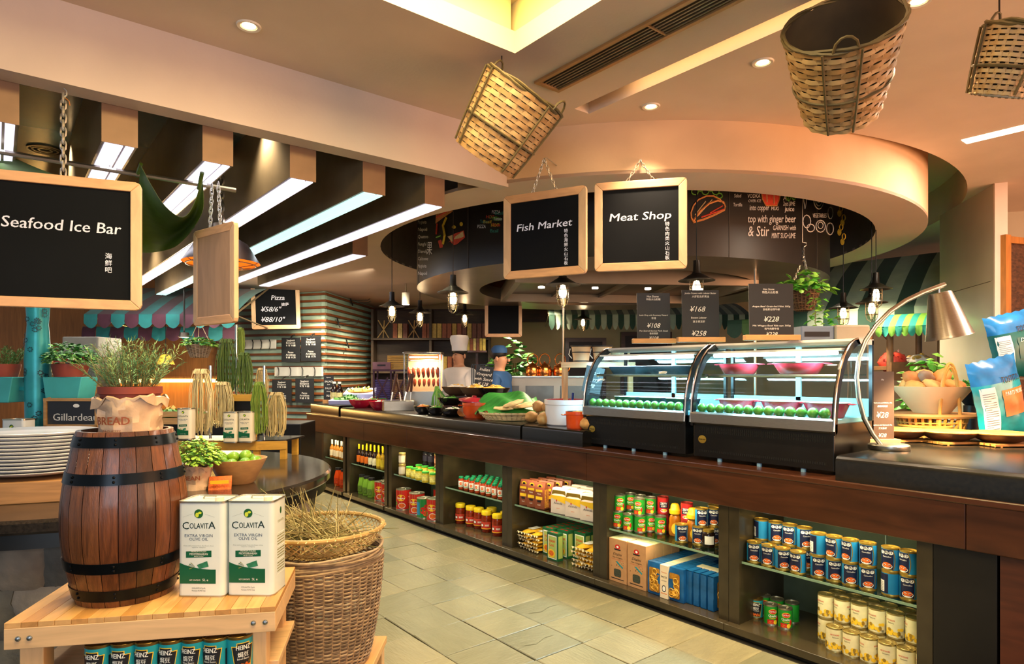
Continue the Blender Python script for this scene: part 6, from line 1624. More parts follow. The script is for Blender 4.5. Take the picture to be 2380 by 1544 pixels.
def pot(loc, label, r, h, outer, inner, food, seed, lid=None, handles=True):
    t = thing('cooking_pot', label, 'pot', loc, CR)
    obj('body', G().lathe([(0, 0), (r * .9, 0), (r * .96, .01), (r, h * .8), (r * 1.03, h * .82), (r * 1.03, h), (r * .95, h)], 32), outer, t)
    obj('inside', G().lathe([(r * .95, h), (r * .9, h * .6), (0, h * .6)], 32), inner, t)
    if handles:
        for s in (-1, 1): obj('handle', G().ell((s * r * 1.12, 0, h * .8), (.03, .03, .007), 0, 10, 4), outer, t)
    heap(t, (0, 0, h * .8), r * .8, r * .8, .03, 60, food, .012, seed)
    return t
pw = onw(1318, d=3.5); pot((pw.x, pw.y, ZW), 'large white round pot with red rim beside the potatoes', .175, .20, mat('white_enamel', '#dfdfe6', .18, var=.03, coat=.5), rr_dish, (4, 0, 1, 7), 7, handles=False)
sw = pot_spoon = obj('blue_ladle', G().tube([(0, 0, .14), (.01, 0, .20), (.015, .0, .25)], .009, 8), mat('ladle_blue', '#223a8a', .3, var=.1), loc=(pw.x + .03, pw.y - .02, ZW), label='blue handled ladle standing in the white pot', cat='ladle')
orange_en = mat('orange_enamel', '#cf4a1a', .22, var=.18, coat=.5)
po = onw(1342, d=3.34); pot((po.x, po.y, ZW), 'small orange pot in front of the white pot', .085, .125, orange_en, blk_en, (3, 6), 8)
pc = onw(1108, d=3.42)
oc = pot((pc.x, pc.y, ZW), 'orange casserole with its red lid tilted beside the leaf basket', .13, .14, orange_en, blk_en, (6, 4), 9)
obj('lid', G().lathe([(.14, 0), (.138, .012), (.06, .035), (.02, .04), (.02, .055), (.0, .058)], 30), rr_dish, oc, loc=(-.03, .03, .145), rot=(.06, .12, 0))
# banana leaf basket with flat bread
bk = onw(1190, d=3.52)
lb2 = thing('leaf_basket', 'shallow woven basket lined with a banana leaf and flat bread', 'basket', (bk.x, bk.y, ZW), CR + .25)
weave(lb2, lambda v: (.19 + .06 * v, .006 + .055 * v), 36, 5, .006, [mat('basket_pale', '#cbb58a', .6, var=.2), mat('basket_dim', '#9a8560', .6, var=.2)], amp=.004, flat=.012)
obj('base', G().disc(.17, .004, 24), MATS['basket_pale'], lb2)
ban = mat('banana_leaf', '#3a8a34', .4, var=.3, scale=4, kind='wood', stretch=(1, 14, 1), coat=.2)
P = [[(-.25 + .5 * i / 12, -.02 + .20 * j / 6 + .05 * math.sin(i * .5), .05 + .16 * (j / 6) ** 1.3 * (math.sin(PI * i / 12) ** .6) + .02 * math.sin(i * .9 + j)) for j in range(7)] for i in range(13)]
obj('banana_leaf', G().grid(P, th=.0015), ban, lb2, smooth=60)
P = [[(-.20 + .38 * i / 8, -.10 + .10 * j / 3, .05 + .012 * math.sin(i + j) + .008 * j) for j in range(4)] for i in range(9)]
obj('banana_leaf', G().grid(P, th=.0015), ban, lb2, smooth=60)
P = [[(.05 + .19 * i / 6, .06 + .12 * j / 4, .07 + .10 * (i / 6) * (j / 4) + .015 * math.sin(i * 2)) for j in range(5)] for i in range(7)]
obj('banana_leaf', G().grid(P, th=.0015), ban, lb2, smooth=60)
naan = mat('flat_bread', '#d9b47a', .7, var=.3, scale=16, bump=.3)
for k, (x, y, r_) in enumerate(((-.07, -.03, .3), (.05, -.02, -.2), (.11, -.05, .5), (0, -.06, .1))):
    o = G().ell((0, 0, 0), (.085, .05, .012), 0, 14, 6, .25, k); obj('flat_bread', o, naan, lb2, loc=(x, y, .085 + .013 * k), rot=(.15, -.1 * k, r_))
# black bowls in front
def bowl(px, d, z, label, r, h, food, seed, outer=blk_en, group='small black bowls on the worktop', shape='leaf', size=.018, hh=.04):
    p = onw(px, d=d); t = thing('food_bowl', label, 'bowl', (p.x, p.y, z), CR, group)
    obj('bowl', G().lathe([(0, 0), (r * .5, 0), (r * .8, h * .4), (r, h), (r * 1.01, h + .002), (r * .96, h), (r * .74, h * .45), (0, .01)], 26), outer, t)
    heap(t, (0, 0, h * .7), r * .75, r * .75, hh, 44, food, size, seed, shape=shape)
    t.scale = (1.2,) * 3
    return t
blk_gl = mat('black_glaze', '#1a1512', .15, var=.2, coat=.6)
bowl(984, 3.36, ZW, 'black bowl of orange relish in the front row, farthest', .085, .06, (6, 3), 41, blk_gl, shape='bit', size=.012)
bowl(1014, 3.36, ZW, 'black bowl with green leaf in the front row, middle', .085, .06, (2, 6, 2), 42, blk_gl)
bowl(1052, 3.36, ZW, 'black bowl of pale garlic in the front row, nearest', .10, .06, (0, 5, 2), 43, blk_gl, shape='bit', size=.01)
bp = onw(1047, d=3.55); obj('bowl_riser', G().cyl(.08, 0, .085, 20), dark_wood, loc=(bp.x, bp.y, ZW), label='round wooden riser under the bowl of green herbs', cat='riser')
bowl(1047, 3.55, ZW + .0855, 'black bowl of chopped green herbs standing on a riser', .11, .06, (2, 2), 44, blk_gl)
brownb = mat('brown_bowl', '#6a4a34', .5, var=.2)
for i, (px, d, fd, lb) in enumerate(((1062, 3.80, (0, 3), 'brown bowl of pale grains in the back row, farthest'), (1105, 3.80, (3, 0), 'brown bowl of yellow couscous in the back row, middle'), (1148, 3.80, (3, 6, 3), 'patterned bowl of golden fritters in the back row, nearest'))):
    p = onw(px, d=d); obj('bowl_riser', G().box(-.11, -.1, 0, .11, .1, .17), dark_wood, loc=(p.x, p.y, ZW), rz=CR, label='wooden riser under the ' + ('grain bowl', 'couscous bowl', 'fritter bowl')[i], cat='riser', group='wooden risers', smooth=0, bevel=.004)
    bowl(px, d, ZW + .1705, lb, .135, .075, fd, 50 + i, (brownb, brownb, blk_gl)[i], 'bowls in the back row', 'bit', .014, .06)
sp_ = onw(1075, d=3.30); t = thing('wooden_ladle', 'brown wooden ladle lying against the orange casserole', 'ladle', (sp_.x, sp_.y, ZW + .002), CR)
obj('bowl', G().lathe([(0, 0), (.03, .005), (.045, .03), (.046, .034), (.042, .032), (0, .01)], 20), mat('ladle_wood', '#7a4a22', .4, var=.2), t, loc=(0, 0, .035), rot=(1.0, 0, 0)); obj('handle', G().tube([(.02, -.02, .025), (.09, -.05, .012)], .009, 8), ycap, t)
# steel tong box
tb_ = onw(925, d=3.42); t = thing('tong_box', 'square brushed steel box holding wooden handled tongs', 'box', (tb_.x, tb_.y, ZW), CR + .3)
obj('box', G().box(-.13, -.08, 0, .13, .08, .085), steel, t, smooth=0, bevel=.003)
for x, y, tl_ in ((-.06, 0, .05), (.03, .03, -.05), (.055, -.02, .06), (.11, .02, .02)):
    h_ = obj('tong', G().tube([(x, y, .085), (x + tl_ * .3, y, .16)], .007, 6), chrome, t); obj('grip', G().tube([(x + tl_ * .3, y, .16), (x + tl_, y, .32)], .012, 8), dark_wood, h_)
# red bowls, lilac trays, greens at the far end
redbw = mat('pink_red_bowl', '#c41a3a', .25, var=.15, coat=.4)
bowl(838, 3.36, ZW, 'bright pink red bowl at the far end of the worktop', .115, .075, (2, 5), 61, redbw, 'red bowls at the far end')
bowl(885, 3.36, ZW, 'red bowl of pale radish in front of the lilac tray', .115, .075, (5, 1), 62, redbw, 'red bowls at the far end', 'bit', .014)
bowl(868, 3.56, ZW, 'red bowl of chopped greens behind the others', .115, .075, (2, 1), 63, redbw, 'red bowls at the far end')
lil = mat('lilac_tray', '#b9b8e6', .3, var=.06)
for px, d, z, fd, lb in ((838, 3.72, .10, (3, 2, 5), 'lilac sloping tray heaped with yellow fruit'), (895, 3.76, .02, (2, 2), 'lilac tray of green leaves behind the red bowls'), (806, 3.50, .0, (2, 2), 'small heap of curly parsley on a lilac tray')):
    p = onw(px, d=d); t = thing('salad_tray', lb, 'tray', (p.x, p.y, ZW), CR, 'lilac trays')
    obj('tray', G().prism([(-.09, 0), (.09, 0), (.11, .07 + z), (-.11, .05 + z * .6)], -.16, .16, 'x'), lil, t, smooth=0, bevel=.005)
    heap(t, (0, 0, .055 + z * .8), .14, .09, .05, 70, fd, .03, int(px), shape='leaf')
for i, px in enumerate((777, 789)):
    p = onw(px, d=3.42, z=1.06); t = thing('dressing_bottle', ('dark dressing bottle nearest the chalk sign', 'dark dressing bottle beside the parsley')[i], 'bottle', (p.x, p.y, 1.06), CR, 'dressing bottles')
    obj('glass', G().lathe([(0, 0), (.036, 0), (.038, .01), (.038, .13), (.02, .175), (.016, .18), (.016, .21)], 16), vin_g, t); obj('cap', G().cyl(.018, .205, .225, 12), white_p, t)
    obj('label', G().patch([(-.045, .03), (.045, .115)], wrap=.0385, sub=8), mat('dress_label', '#d8c88a', .5, var=.4, scale=40), t, smooth=0)
p = onw(764, d=3.42, z=1.06); t = thing('chalk_sign', 'small black chalk sign with wooden foot at the far end', 'sign', (p.x, p.y, 1.06), CR)
obj('foot', G().box(-.07, -.03, 0, .12, .03, .04), base_w, t, smooth=0); bd = obj('board', G().box(-.065, -.005, .03, .065, .005, .36), slate_s, t, smooth=0)
g = G()
for s, z, v in (('Signature', .016, .33), ('SALAD', .035, .27), ('BAR', .02, .235), ('SALSA', .035, .18), ('& dips', .02, .145), ('¥68', .04, .08)): g.text(s, z, 0, v, -.0056, 0, .5, shear=.2)
obj('lettering', g, chalk_w, bd, smooth=0)
# crate rack
p = onw(912, d=3.82, z=ZW); t = thing('crate_rack', 'dark iron rack filled with stacked wooden produce crates', 'rack', (p.x, p.y, ZW), CR)
ir = mat('rack_iron', '#4a2f3a', .4, metal=.5, var=.2)
for x in (-.21, .0, .21):
    for y in (-.1, .12): obj('post', G().box(x - .01, y, 0, x + .01, y + .02, .44), ir, t, smooth=0)
for x in (-.105, .105): obj('brace', G().cbox((x, -.1, .22), (.30, .012, .018), R=Matrix.Rotation(1.1, 3, 'Y')), ir, t, smooth=0); obj('brace', G().cbox((x, -.1, .22), (.30, .012, .018), R=Matrix.Rotation(-1.1, 3, 'Y')), ir, t, smooth=0)
obj('top_rail', G().box(-.22, -.11, .43, .22, .14, .45), ir, t, smooth=0)
cm = (mat('crate_violet', '#4a3a78', .5, var=.2), mat('crate_tan', '#9a7048', .6, var=.2))
for x, m in ((-.105, cm[0]), (.105, cm[1])):
    for k in range(12): obj('slat', G().box(x - .09, -.085, .02 + k * .026, x + .09, .1, .04 + k * .026), m, t, smooth=0)
pb_ = thing('wood_box', 'mauve wooden box with hand hole on top of the iron rack', 'box', (p.x - .09, p.y + .07, ZW + .452), CR)
obj('box', G().box(-.11, -.1, 0, .11, .1, .09), mat('mauve_wood', '#7a5560', .6, var=.2), pb_, smooth=0, bevel=.003); obj('hand_hole', G().box(-.05, -.1015, .04, .05, -.0995, .06), black_p, pb_, smooth=0)
pb_ = thing('slat_pile', 'pile of thin yellowish slats on the iron rack', 'slats', (p.x + .06, p.y - .04, ZW + .452), CR)
for k in range(8): obj('slat', G().box(-.12, -.08, k * .022, .13, .08, .016 + k * .022), shelf_p, pb_, smooth=0)
# glass roast cabinet
p = onw(985, d=3.86, z=ZW); t = thing('roast_cabinet', 'lit glass cabinet with hanging roast meat and red sausages', 'cabinet', (p.x, p.y, ZW), CR)
obj('base', G().box(-.21, -.15, 0, .21, .15, .2), steel, t, smooth=0, bevel=.004)
g = G()
for x in (-.21, .195):
    for y in (-.15, .135): obj('corner_post', G().box(x, y, .2, x + .015, y + .015, .62), chrome, t, smooth=0)
obj('roof', G().box(-.22, -.16, .62, .22, .16, .65), chrome, t, smooth=0, bevel=.012)
obj('glass_front', G().box(-.195, -.148, .2, .195, -.145, .62), curve_gl, t, smooth=0)
obj('back_panel', G().box(-.2, .13, .2, .2, .14, .62), mat('roast_back', '#e8b088', .4, var=.1), t, smooth=0)
obj('lamp', G().box(-.16, -.04, .585, .16, .04, .60), mat('roast_lamp', '#ffe6c0', .3, emit=12, ecol='#ffcf90'), t, smooth=0)
for z in (.50, .40): obj('rail', G().tube([(-.19, 0, z + .05), (.19, 0, z + .05)], .005, 6), chrome, t)
meat = mat('roast_meat', '#b5431c', .35, var=.4, scale=14, coat=.3)
mm_ = mesh_of(G().ell((0, 0, 0), (.02, .024, .05), 0, 10, 7, .2, 2), 'sausage', meat, 60)
for r_ in range(3):
    for k in range(7): obj('sausage', mm_, None, t, loc=(-.165 + k * .055, -.06 + .05 * r_, (.43, .40, .30)[r_]))
light('AREA', 'roast_glow', (p.x, p.y, ZW + .57), 9, (1, .72, .45), .3, .2)
p = onw(1022, d=3.62); t = thing('scallions', 'bundle of green scallions leaning on the roast cabinet', 'vegetable', (p.x, p.y, ZW), CR)
g = G(); rr = random.Random(4)
for k in range(36): u = rr.uniform(-.11, .12); g.tube([(rr.uniform(-.02, .02) - .03, .0, .27), (u * .6 - .01, -.02, .16), (u + .02, -.03 + rr.uniform(-.02, .02), rr.uniform(.0, .06))], .0032, 5, rr.randrange(2))
obj('stalks', g, [leaf2, leaf3], t, kind='stuff')
# iron frame with chalk sign
p = onw(1118, d=4.1 - .2, z=ZW); t = thing('sign_stand', 'black iron frame stand carrying a tilted chalk board', 'stand', (p.x, p.y, ZW), CR)
for x in (-.10, -.08, -.02, .02): obj('post', G().box(x, 0, 0, x + .01, .012, .50), black_paint, t, smooth=0)
obj('top_bar', G().box(-.10, 0, .49, .14, .012, .50), black_paint, t, smooth=0)
bd = obj('board', G().box(-.09, -.012, -.11, .09, -.004, .12), slate_s, t, loc=(.03, -.01, .36), rot=(0, .12, 0), smooth=0)
g = G()
for s, v in (('Indian', .07), ('Vineyard', .02), ('with Sauce', -.03), ('¥ 128', -.08)): g.text(s, .045, 0, v, -.0126, 0, .5, shear=.3)
obj('lettering', g, chalk_w, bd, smooth=0)
lb2.scale = (1.18,) * 3
for o in COL.objects:
    if o.parent is None and o.name.split('.')[0] in ('salad_tray', 'dressing_bottle', 'tong_box'): o.scale = (1.25,) * 3
# ================================================================== hanging things
frame_w = mat('board_frame', '#d2a074', .45, var=.14, scale=3, kind='wood', stretch=(2, 8, 8)); frame_w2 = mat('board_frame_pale', '#cda985', .5, var=.14, scale=3, kind='wood', stretch=(8, 8, 2))
board_b = mat('chalk_board', '#0d0f14', .8, var=.2, scale=3, spec=.15); chain_m = mat('chain', '#c9c5bc', .3, metal=.8, var=.1)
def chain(parent, a, b, link=.022, r=.0022):
    """welded chain between two points: each link is a part"""
    a = Vector(a); b = Vector(b); v = b - a; n = max(2, int(v.length / (link * .78))); d = v.normalized()
    s1 = d.orthogonal().normalized(); s2 = d.cross(s1)
    q = d.to_track_quat('Z', 'X')
    key = 'link%.3f' % link
    if key not in CH:
        CH[key] = mesh_of(G().tube([(link * .27 * math.cos(t), 0, link * .5 * math.sin(t) + (link * .12 if math.sin(t) > 0 else -link * .12)) for t in [2 * PI * i / 10 for i in range(10)]], r, 4, closed=True), 'link', chain_m, 60)
    for i in range(n):
        p = a + v * ((i + .5) / n)
        o = obj('link', CH[key], None, parent); o.rotation_mode = 'QUATERNION'
        o.rotation_quaternion = q @ Matrix.Rotation((i % 2) * PI / 2, 3, 'Z').to_quaternion(); o.location = p
CH = {}
def frame_board(name, label, loc, rz, W, Hh, fw=.042, texts=(), bare=False, tilt=0):
    t = thing(name, label, 'sign', loc, rot=(0, tilt, rz))
    ro, ri = .022, .001
    for nm, poly in (('top_rail', [(-W / 2 + ro, Hh / 2), (W / 2 - ro, Hh / 2), (W / 2 - fw, Hh / 2 - fw), (-W / 2 + fw, Hh / 2 - fw)]), ('bottom_rail', [(-W / 2 + fw, -Hh / 2 + fw), (W / 2 - fw, -Hh / 2 + fw), (W / 2 - ro, -Hh / 2), (-W / 2 + ro, -Hh / 2)])):
        poly = list(poly)
        if nm == 'top_rail': poly = [(-W / 2 + .006, Hh / 2 - .006), (-W / 2 + ro, Hh / 2), (W / 2 - ro, Hh / 2), (W / 2 - .006, Hh / 2 - .006), (W / 2 - fw, Hh / 2 - fw), (-W / 2 + fw, Hh / 2 - fw)]
        else: poly = [(-W / 2 + fw, -Hh / 2 + fw), (W / 2 - fw, -Hh / 2 + fw), (W / 2 - .006, -Hh / 2 + .006), (W / 2 - ro, -Hh / 2), (-W / 2 + ro, -Hh / 2), (-W / 2 + .006, -Hh / 2 + .006)]
        obj(nm, G().prism(poly, -.012, .012, 'y'), frame_w, t, smooth=0, bevel=.003)
    for s in (-1, 1):
        poly = [(s * (W / 2 - .006), Hh / 2 - .006), (s * W / 2, Hh / 2 - ro), (s * W / 2, -Hh / 2 + ro), (s * (W / 2 - .006), -Hh / 2 + .006), (s * (W / 2 - fw), -Hh / 2 + fw), (s * (W / 2 - fw), Hh / 2 - fw)]
        obj('side_rail', G().prism(poly[::s], -.012, .012, 'y'), frame_w2, t, smooth=0, bevel=.003)
    bd = obj('panel', G().box(-W / 2 + fw * .7, -.003, -Hh / 2 + fw * .7, W / 2 - fw * .7, .003, Hh / 2 - fw * .7), board_b, t, smooth=0)
    if bare: obj('backing', G().box(-W / 2 + fw * .75, .003, -Hh / 2 + fw * .75, W / 2 - fw * .75, .010, Hh / 2 - fw * .75), mat('ply_back', '#a88466', .55, var=.15, scale=3, kind='wood', stretch=(6, 6, 1)), t, smooth=0)
    if texts:
        g = G()
        for s, size, x, z, sh, wd in texts: g.text(s, size, x, z, -.0042, 0, .5, shear=sh, width=wd, bold=.012)
        obj('lettering', g, mat('board_chalk', '#e8e6f0', .8, var=.05, emit=.12), bd, smooth=0)  # faint emission put into the chalk to brighten it
    return t
def local_pt(o, p): return Matrix.Translation(o.location) @ Matrix.Rotation(o.rotation_euler.z, 4, 'Z') @ Vector(p)
# Seafood Ice Bar
sx, sy = plan(147, 2.54)
sb_ = frame_board('chalkboard', 'large wood framed chalkboard reading Seafood Ice Bar', (sx, sy, 1.97), CR + .387, .545, .525, .04, (('Seafood Ice Bar', .062, .0, .045, .1, .40), ('海', .026, .155, -.055, 0, None), ('鲜', .026, .155, -.083, 0, None), ('吧', .026, .155, -.111, 0, None)))
chain(sb_, (0, 0, .262), (0, 0, .585), .034, .0034)
obj('hook', G().tube([(0, 0, .57), (.012, 0, .585), (.012, 0, .60), (0, 0, .612)], .003, 6), chain_m, sb_)
obj('cable_tie', G().tube([(.004, 0, .575), (.02, -.004, .56), (.022, 0, .545)], .0022, 4), pine_dk, sb_)
# Fish Market, Meat Shop
def hang_board(label, pl_, pr_, zt, zb, texts, px_hook):
    a = Vector(plan(*pl_)); b = Vector(plan(*pr_)); c = (a + b) / 2; v = b - a
    t = frame_board('chalkboard', label, (c.x, c.y, (zt + zb) / 2), math.atan2(v.y, v.x), v.length, zt - zb, .046, texts)
    hh = (zt - zb) / 2; top = 2.66 - (zt + zb) / 2
    for s in (-1, 1): chain(t, (s * .075, 0, hh - .005), (0, .0, top), .026, .0024)
    obj('hook', G().tube([(0, 0, top - .012), (.008, 0, top), (.006, .02, top + .012), (0, .20, top + .015)], .003, 6), chain_m, t)
hang_board('wood framed chalkboard reading Fish Market', (1172, 3.74), (1364, 3.50), 2.478, 1.995, (('Fish Market', .058, .0, .03, .12, .345), *[(ch, .024, .135, -.005 - .0255 * i, 0, None) for i, ch in enumerate('特色海鲜火山石板')]), 1272)
hang_board('wood framed chalkboard reading Meat Shop', (1382, 3.70), (1597, 3.58), 2.545, 2.035, (('Meat Shop', .064, .0, .03, .12, .345), *[(ch, .026, .15, -.01 - .027 * i, 0, None) for i, ch in enumerate('特色肉类火山石板')]), 1487)
# bare back board on the pipe
bx2, by2 = plan(500, 3.18)
bb = frame_board('chalkboard', 'wood framed board hanging with its bare plywood back to the aisle', (bx2, by2, 1.935), CR - .656 + PI, .40, .485, .042, bare=True)
for s in (-1, 1): chain(bb, (s * .05, 0, .245), (s * .03, 0, .455), .03, .003)
# blank board under the drum, pizza board on the slats
qx, qy = plan(1170, 7.6)
b3 = frame_board('chalkboard', 'blank wood framed chalkboard hanging under the round drum', (qx, qy, 2.14), CR, .44, .52, .04)
chain(b3, (0, 0, .26), (0, 0, .46), .03, .003)
qx, qy = plan(641, 8.78)
b4 = frame_board('chalkboard', 'wood framed chalkboard with pizza prices on the slatted wall', (qx, qy, 2.395), CR + .27, .63, .68, .055, (('Pizza', .09, .03, .06, .15, None), ('¥58/6"', .095, -.06, -.10, .3, None), ('¥88/10"', .095, -.04, -.24, .3, None), ('披萨', .05, .12, -.02, 0, None)), tilt=-.03)
obj('wall_hook', G().tube([(0, .012, .30), (0, .14, .31)], .006, 6), chain_m, b4)

# steel pipe with banana leaf canopy
p1 = at(-40, 345, d=2.70); p2 = at(548, 440, d=3.31); p1.z = p2.z = 2.395
pipe = thing('hanging_pipe', 'long thin steel pipe hanging below the light beams', 'pipe', p1)
obj('pipe', G().tube([(0, 0, 0), tuple(p2 - p1)], .0115, 8), steel, pipe)
for k in (.45, .85): obj('hanger', G().tube([tuple((p2 - p1) * k), tuple((p2 - p1) * k + Vector((0, 0, .03)))], .003, 5), steel, pipe)
leaf_c = mat('leaf_canopy', '#3c5215', .5, var=.2, scale=3, kind='wood', stretch=(1, 10, 10))
def leaf_sheet(label, rows, sub=4):
    """cloth-like leaf through rows of control points (px, py, depth)"""
    P = [[at(a, b, d=d) for a, b, d in r] for r in rows]
    def cr_(a, b, c, d, t): return .5 * ((2 * b) + (c - a) * t + (2 * a - 5 * b + 4 * c - d) * t * t + (3 * b - a - 3 * c + d) * t ** 3)
    def dens(L):
        out = []
        for i in range(len(L) - 1):
            a, b, c, d = L[max(0, i - 1)], L[i], L[i + 1], L[min(len(L) - 1, i + 2)]
            for k in range(sub): out.append(cr_(a, b, c, d, k / sub))
        return out + [L[-1]]
    P = [dens(r) for r in P]; P = list(zip(*[dens(list(c)) for c in zip(*P)])); P = [list(map(tuple, r)) for r in P]
    o0 = Vector(P[0][0]); g = G(); g.grid([[tuple(Vector(p) - o0) for p in r] for r in P], th=.002)
    t = thing('leaf_canopy', label, 'leaf', o0)
    obj('leaf', g, leaf_c, t, smooth=70)
    return t, o0
lt, o0 = leaf_sheet('large green leaf sheet draped under the pipe beside the ice bar board', [
    [(328, 385, 2.98), (352, 430, 3.02), (385, 480, 3.06), (425, 505, 3.08), (452, 470, 3.10), (470, 408, 3.10)],
    [(322, 440, 3.1), (350, 490, 3.2), (385, 520, 3.25), (420, 520, 3.25), (450, 500, 3.2), (474, 470, 3.12)],
    [(318, 520, 3.2), (345, 545, 3.3), (385, 550, 3.35), (420, 540, 3.35), (445, 522, 3.25), (468, 500, 3.15)],
    [(310, 585, 3.2), (340, 588, 3.3), (375, 584, 3.35), (405, 575, 3.3), (430, 555, 3.25), (452, 528, 3.2)]])
for a, b in (((328, 385), (318, 410)), ((470, 405), (462, 440))): obj('rib', G().tube([tuple(at(a[0], a[1] - 4, d=3.0) - o0), tuple(at(b[0], b[1], d=3.05) - o0)], .009, 8), leaf_c, lt)
leaf_sheet('green leaf sheet showing above the ice bar board at the picture edge', [[(-60, 330, 2.9), (20, 362, 2.92), (80, 388, 2.95), (150, 415, 2.98)], [(-60, 420, 2.9), (20, 430, 2.92), (80, 440, 2.95), (140, 450, 2.98)]])

# large pendant behind the bare board
bl = thing('pendant_lamp', 'wide dark pendant lamp with glowing orange inside behind the bare board', 'lamp', (*plan(515, 3.95), 2.13), CR)
obj('shade', G().lathe([(.05, .17), (.09, .155), (.15, .12), (.225, .0)], 36), mat('dark_shade', '#3a2c26', .35, metal=.4, var=.2), bl)
obj('lining', G().lathe([(.222, .001), (.147, .117), (.088, .150), (0, .16)], 36), mat('orange_lining', '#d8701e', .5, emit=.6, ecol='#e06a14', var=.1), bl)
obj('neck', G().cyl(.05, .165, .24, 14), dark_metal, bl)
obj('bulb', G().ell((0, 0, .09), (.035, .035, .045)), mat('orange_bulb', '#ffd0a0', .3, emit=6), bl)
for r_, z in ((.20, -.012), (.12, -.03), (.05, -.036)): obj('guard_ring', G().tube([(r_ * math.cos(a), r_ * math.sin(a), z) for a in [2 * PI * i / 24 for i in range(24)]], .004, 5, closed=True), dark_metal, bl)
for k in range(6): a = k * PI / 3; obj('guard_wire', G().tube([(.222 * math.cos(a), .222 * math.sin(a), .0), (.20 * math.cos(a), .20 * math.sin(a), -.012), (.05 * math.cos(a), .05 * math.sin(a), -.036)], .003, 4), dark_metal, bl)
chain(bl, (0, 0, .24), (0, 0, .70), .05, .007)
obj('ceiling_rose', G().lathe([(0, .69), (.07, .69), (.05, .66), (.0, .655)], 18), dark_metal, bl)
light('POINT', 'orange_pendant_light', (*plan(515, 3.95), 2.19), 4, (1, .5, .2), .04)

# cage pendants
p_shade = mat('pendant_shade', '#23211f', .35, metal=.5, var=.15); jar_gl = glass_mat('jar_glass', '#fff4e0', .1)
cage = mat('cage_wire', '#6a5c48', .35, metal=.8, var=.1)
P_PD = thing('cage_pendant', 'x', 'lamp', (0, 0, -5))
obj('cord', G().cyl(.0035, .13, 1.2, 6), black_paint, P_PD)
obj('socket', G().lathe([(0, .13), (.022, .13), (.024, .06), (.03, .05), (.034, .035)], 14), p_shade, P_PD)
obj('shade', G().lathe([(.032, .045), (.05, .035), (.085, .012), (.118, 0), (.118, -.003), (.085, .008), (.03, .03)], 30), p_shade, P_PD)
obj('glass_jar', G().lathe([(.036, .0), (.038, -.02), (.038, -.09), (.03, -.125), (.012, -.14), (0, -.142)], 16), jar_gl, P_PD)
obj('bulb', G().lathe([(0, .0), (.016, -.005), (.026, -.04), (.026, -.065), (.014, -.09), (0, -.095)], 12), mat('pendant_bulb', '#fff2d4', .3, emit=26, ecol='#ffe9c0'), P_PD)
for z in (-.035, -.095): obj('cage_ring', G().tube([(.043 * math.cos(a), .043 * math.sin(a), z) for a in [2 * PI * i / 16 for i in range(16)]], .0028, 4, closed=True), cage, P_PD)
for k in range(4):
    a = k * PI / 2 + .4; obj('cage_wire', G().tube([(.043 * math.cos(a), .043 * math.sin(a), .0), (.043 * math.cos(a), .043 * math.sin(a), -.10), (.034 * math.cos(a), .034 * math.sin(a), -.135), (.006 * math.cos(a), .006 * math.sin(a), -.155)], .0028, 4), cage, P_PD)
CCX, CCD = C_ * CX0 - S_ * CY0, S_ * CX0 + C_ * CY0
def on_circle(px, r, near):
    k = (px - 1190) / FPX; A = 1 + k * k; Bq = -2 * (k * CCX + CCD); Cq = CCX ** 2 + CCD ** 2 - r * r
    D_ = max(0, Bq * Bq - 4 * A * Cq); return (-Bq + (-1 if near else 1) * math.sqrt(D_)) / (2 * A)
for px, y, near, r, col, pw, lb in ((1053, 680, 1, 2.05, (1, .95, .85), 9, 'cage pendant with white light in front of the pizza print'), (1308, 662, 1, 2.05, (1, .72, .5), 9, 'cage pendant glowing below the Fish Market board'), (1619, 652, 1, 2.05, (1, .75, .5), 9, 'cage pendant below the taco drawing'),
        (911, 712, 1, 2.1, (.95, 1, .8), 6, 'cage pendant hanging by the slatted wall hooks'), (976, 727, 0, 2.05, (.95, 1, .8), 6, 'cage pendant between the hook wall and the drum'), (1080, 732, 0, 2.2, (1, .7, .5), 6, 'small far cage pendant before the jar shelf'),
        (1355, 742, 0, 2.1, (1, .9, .75), 6, 'small far cage pendant before the striped awning'), (1960, 716, 0, 2.0, (1, .72, .5), 6, 'orange cage pendant beside the hanging plant'), (2036, 672, 1, 2.12, (1, .92, .75), 22, 'cage pendant in front of the lamp arch, nearer of two'), (2026, 704, 0, 2.12, (1, .92, .75), 6, 'cage pendant in front of the lamp arch, farther of two')):
    d = on_circle(px, r, near); x, y_ = plan(px, d); z = EYE + (HZN - y) / FPX * d
    dup(P_PD, (x, y_, z), 0, lb, 'cage pendants round the canopy')
    light('POINT', 'pendant_light', (x, y_, z - .05), pw, col, .03)
for c in [P_PD] + list(P_PD.children): bpy.data.objects.remove(c)

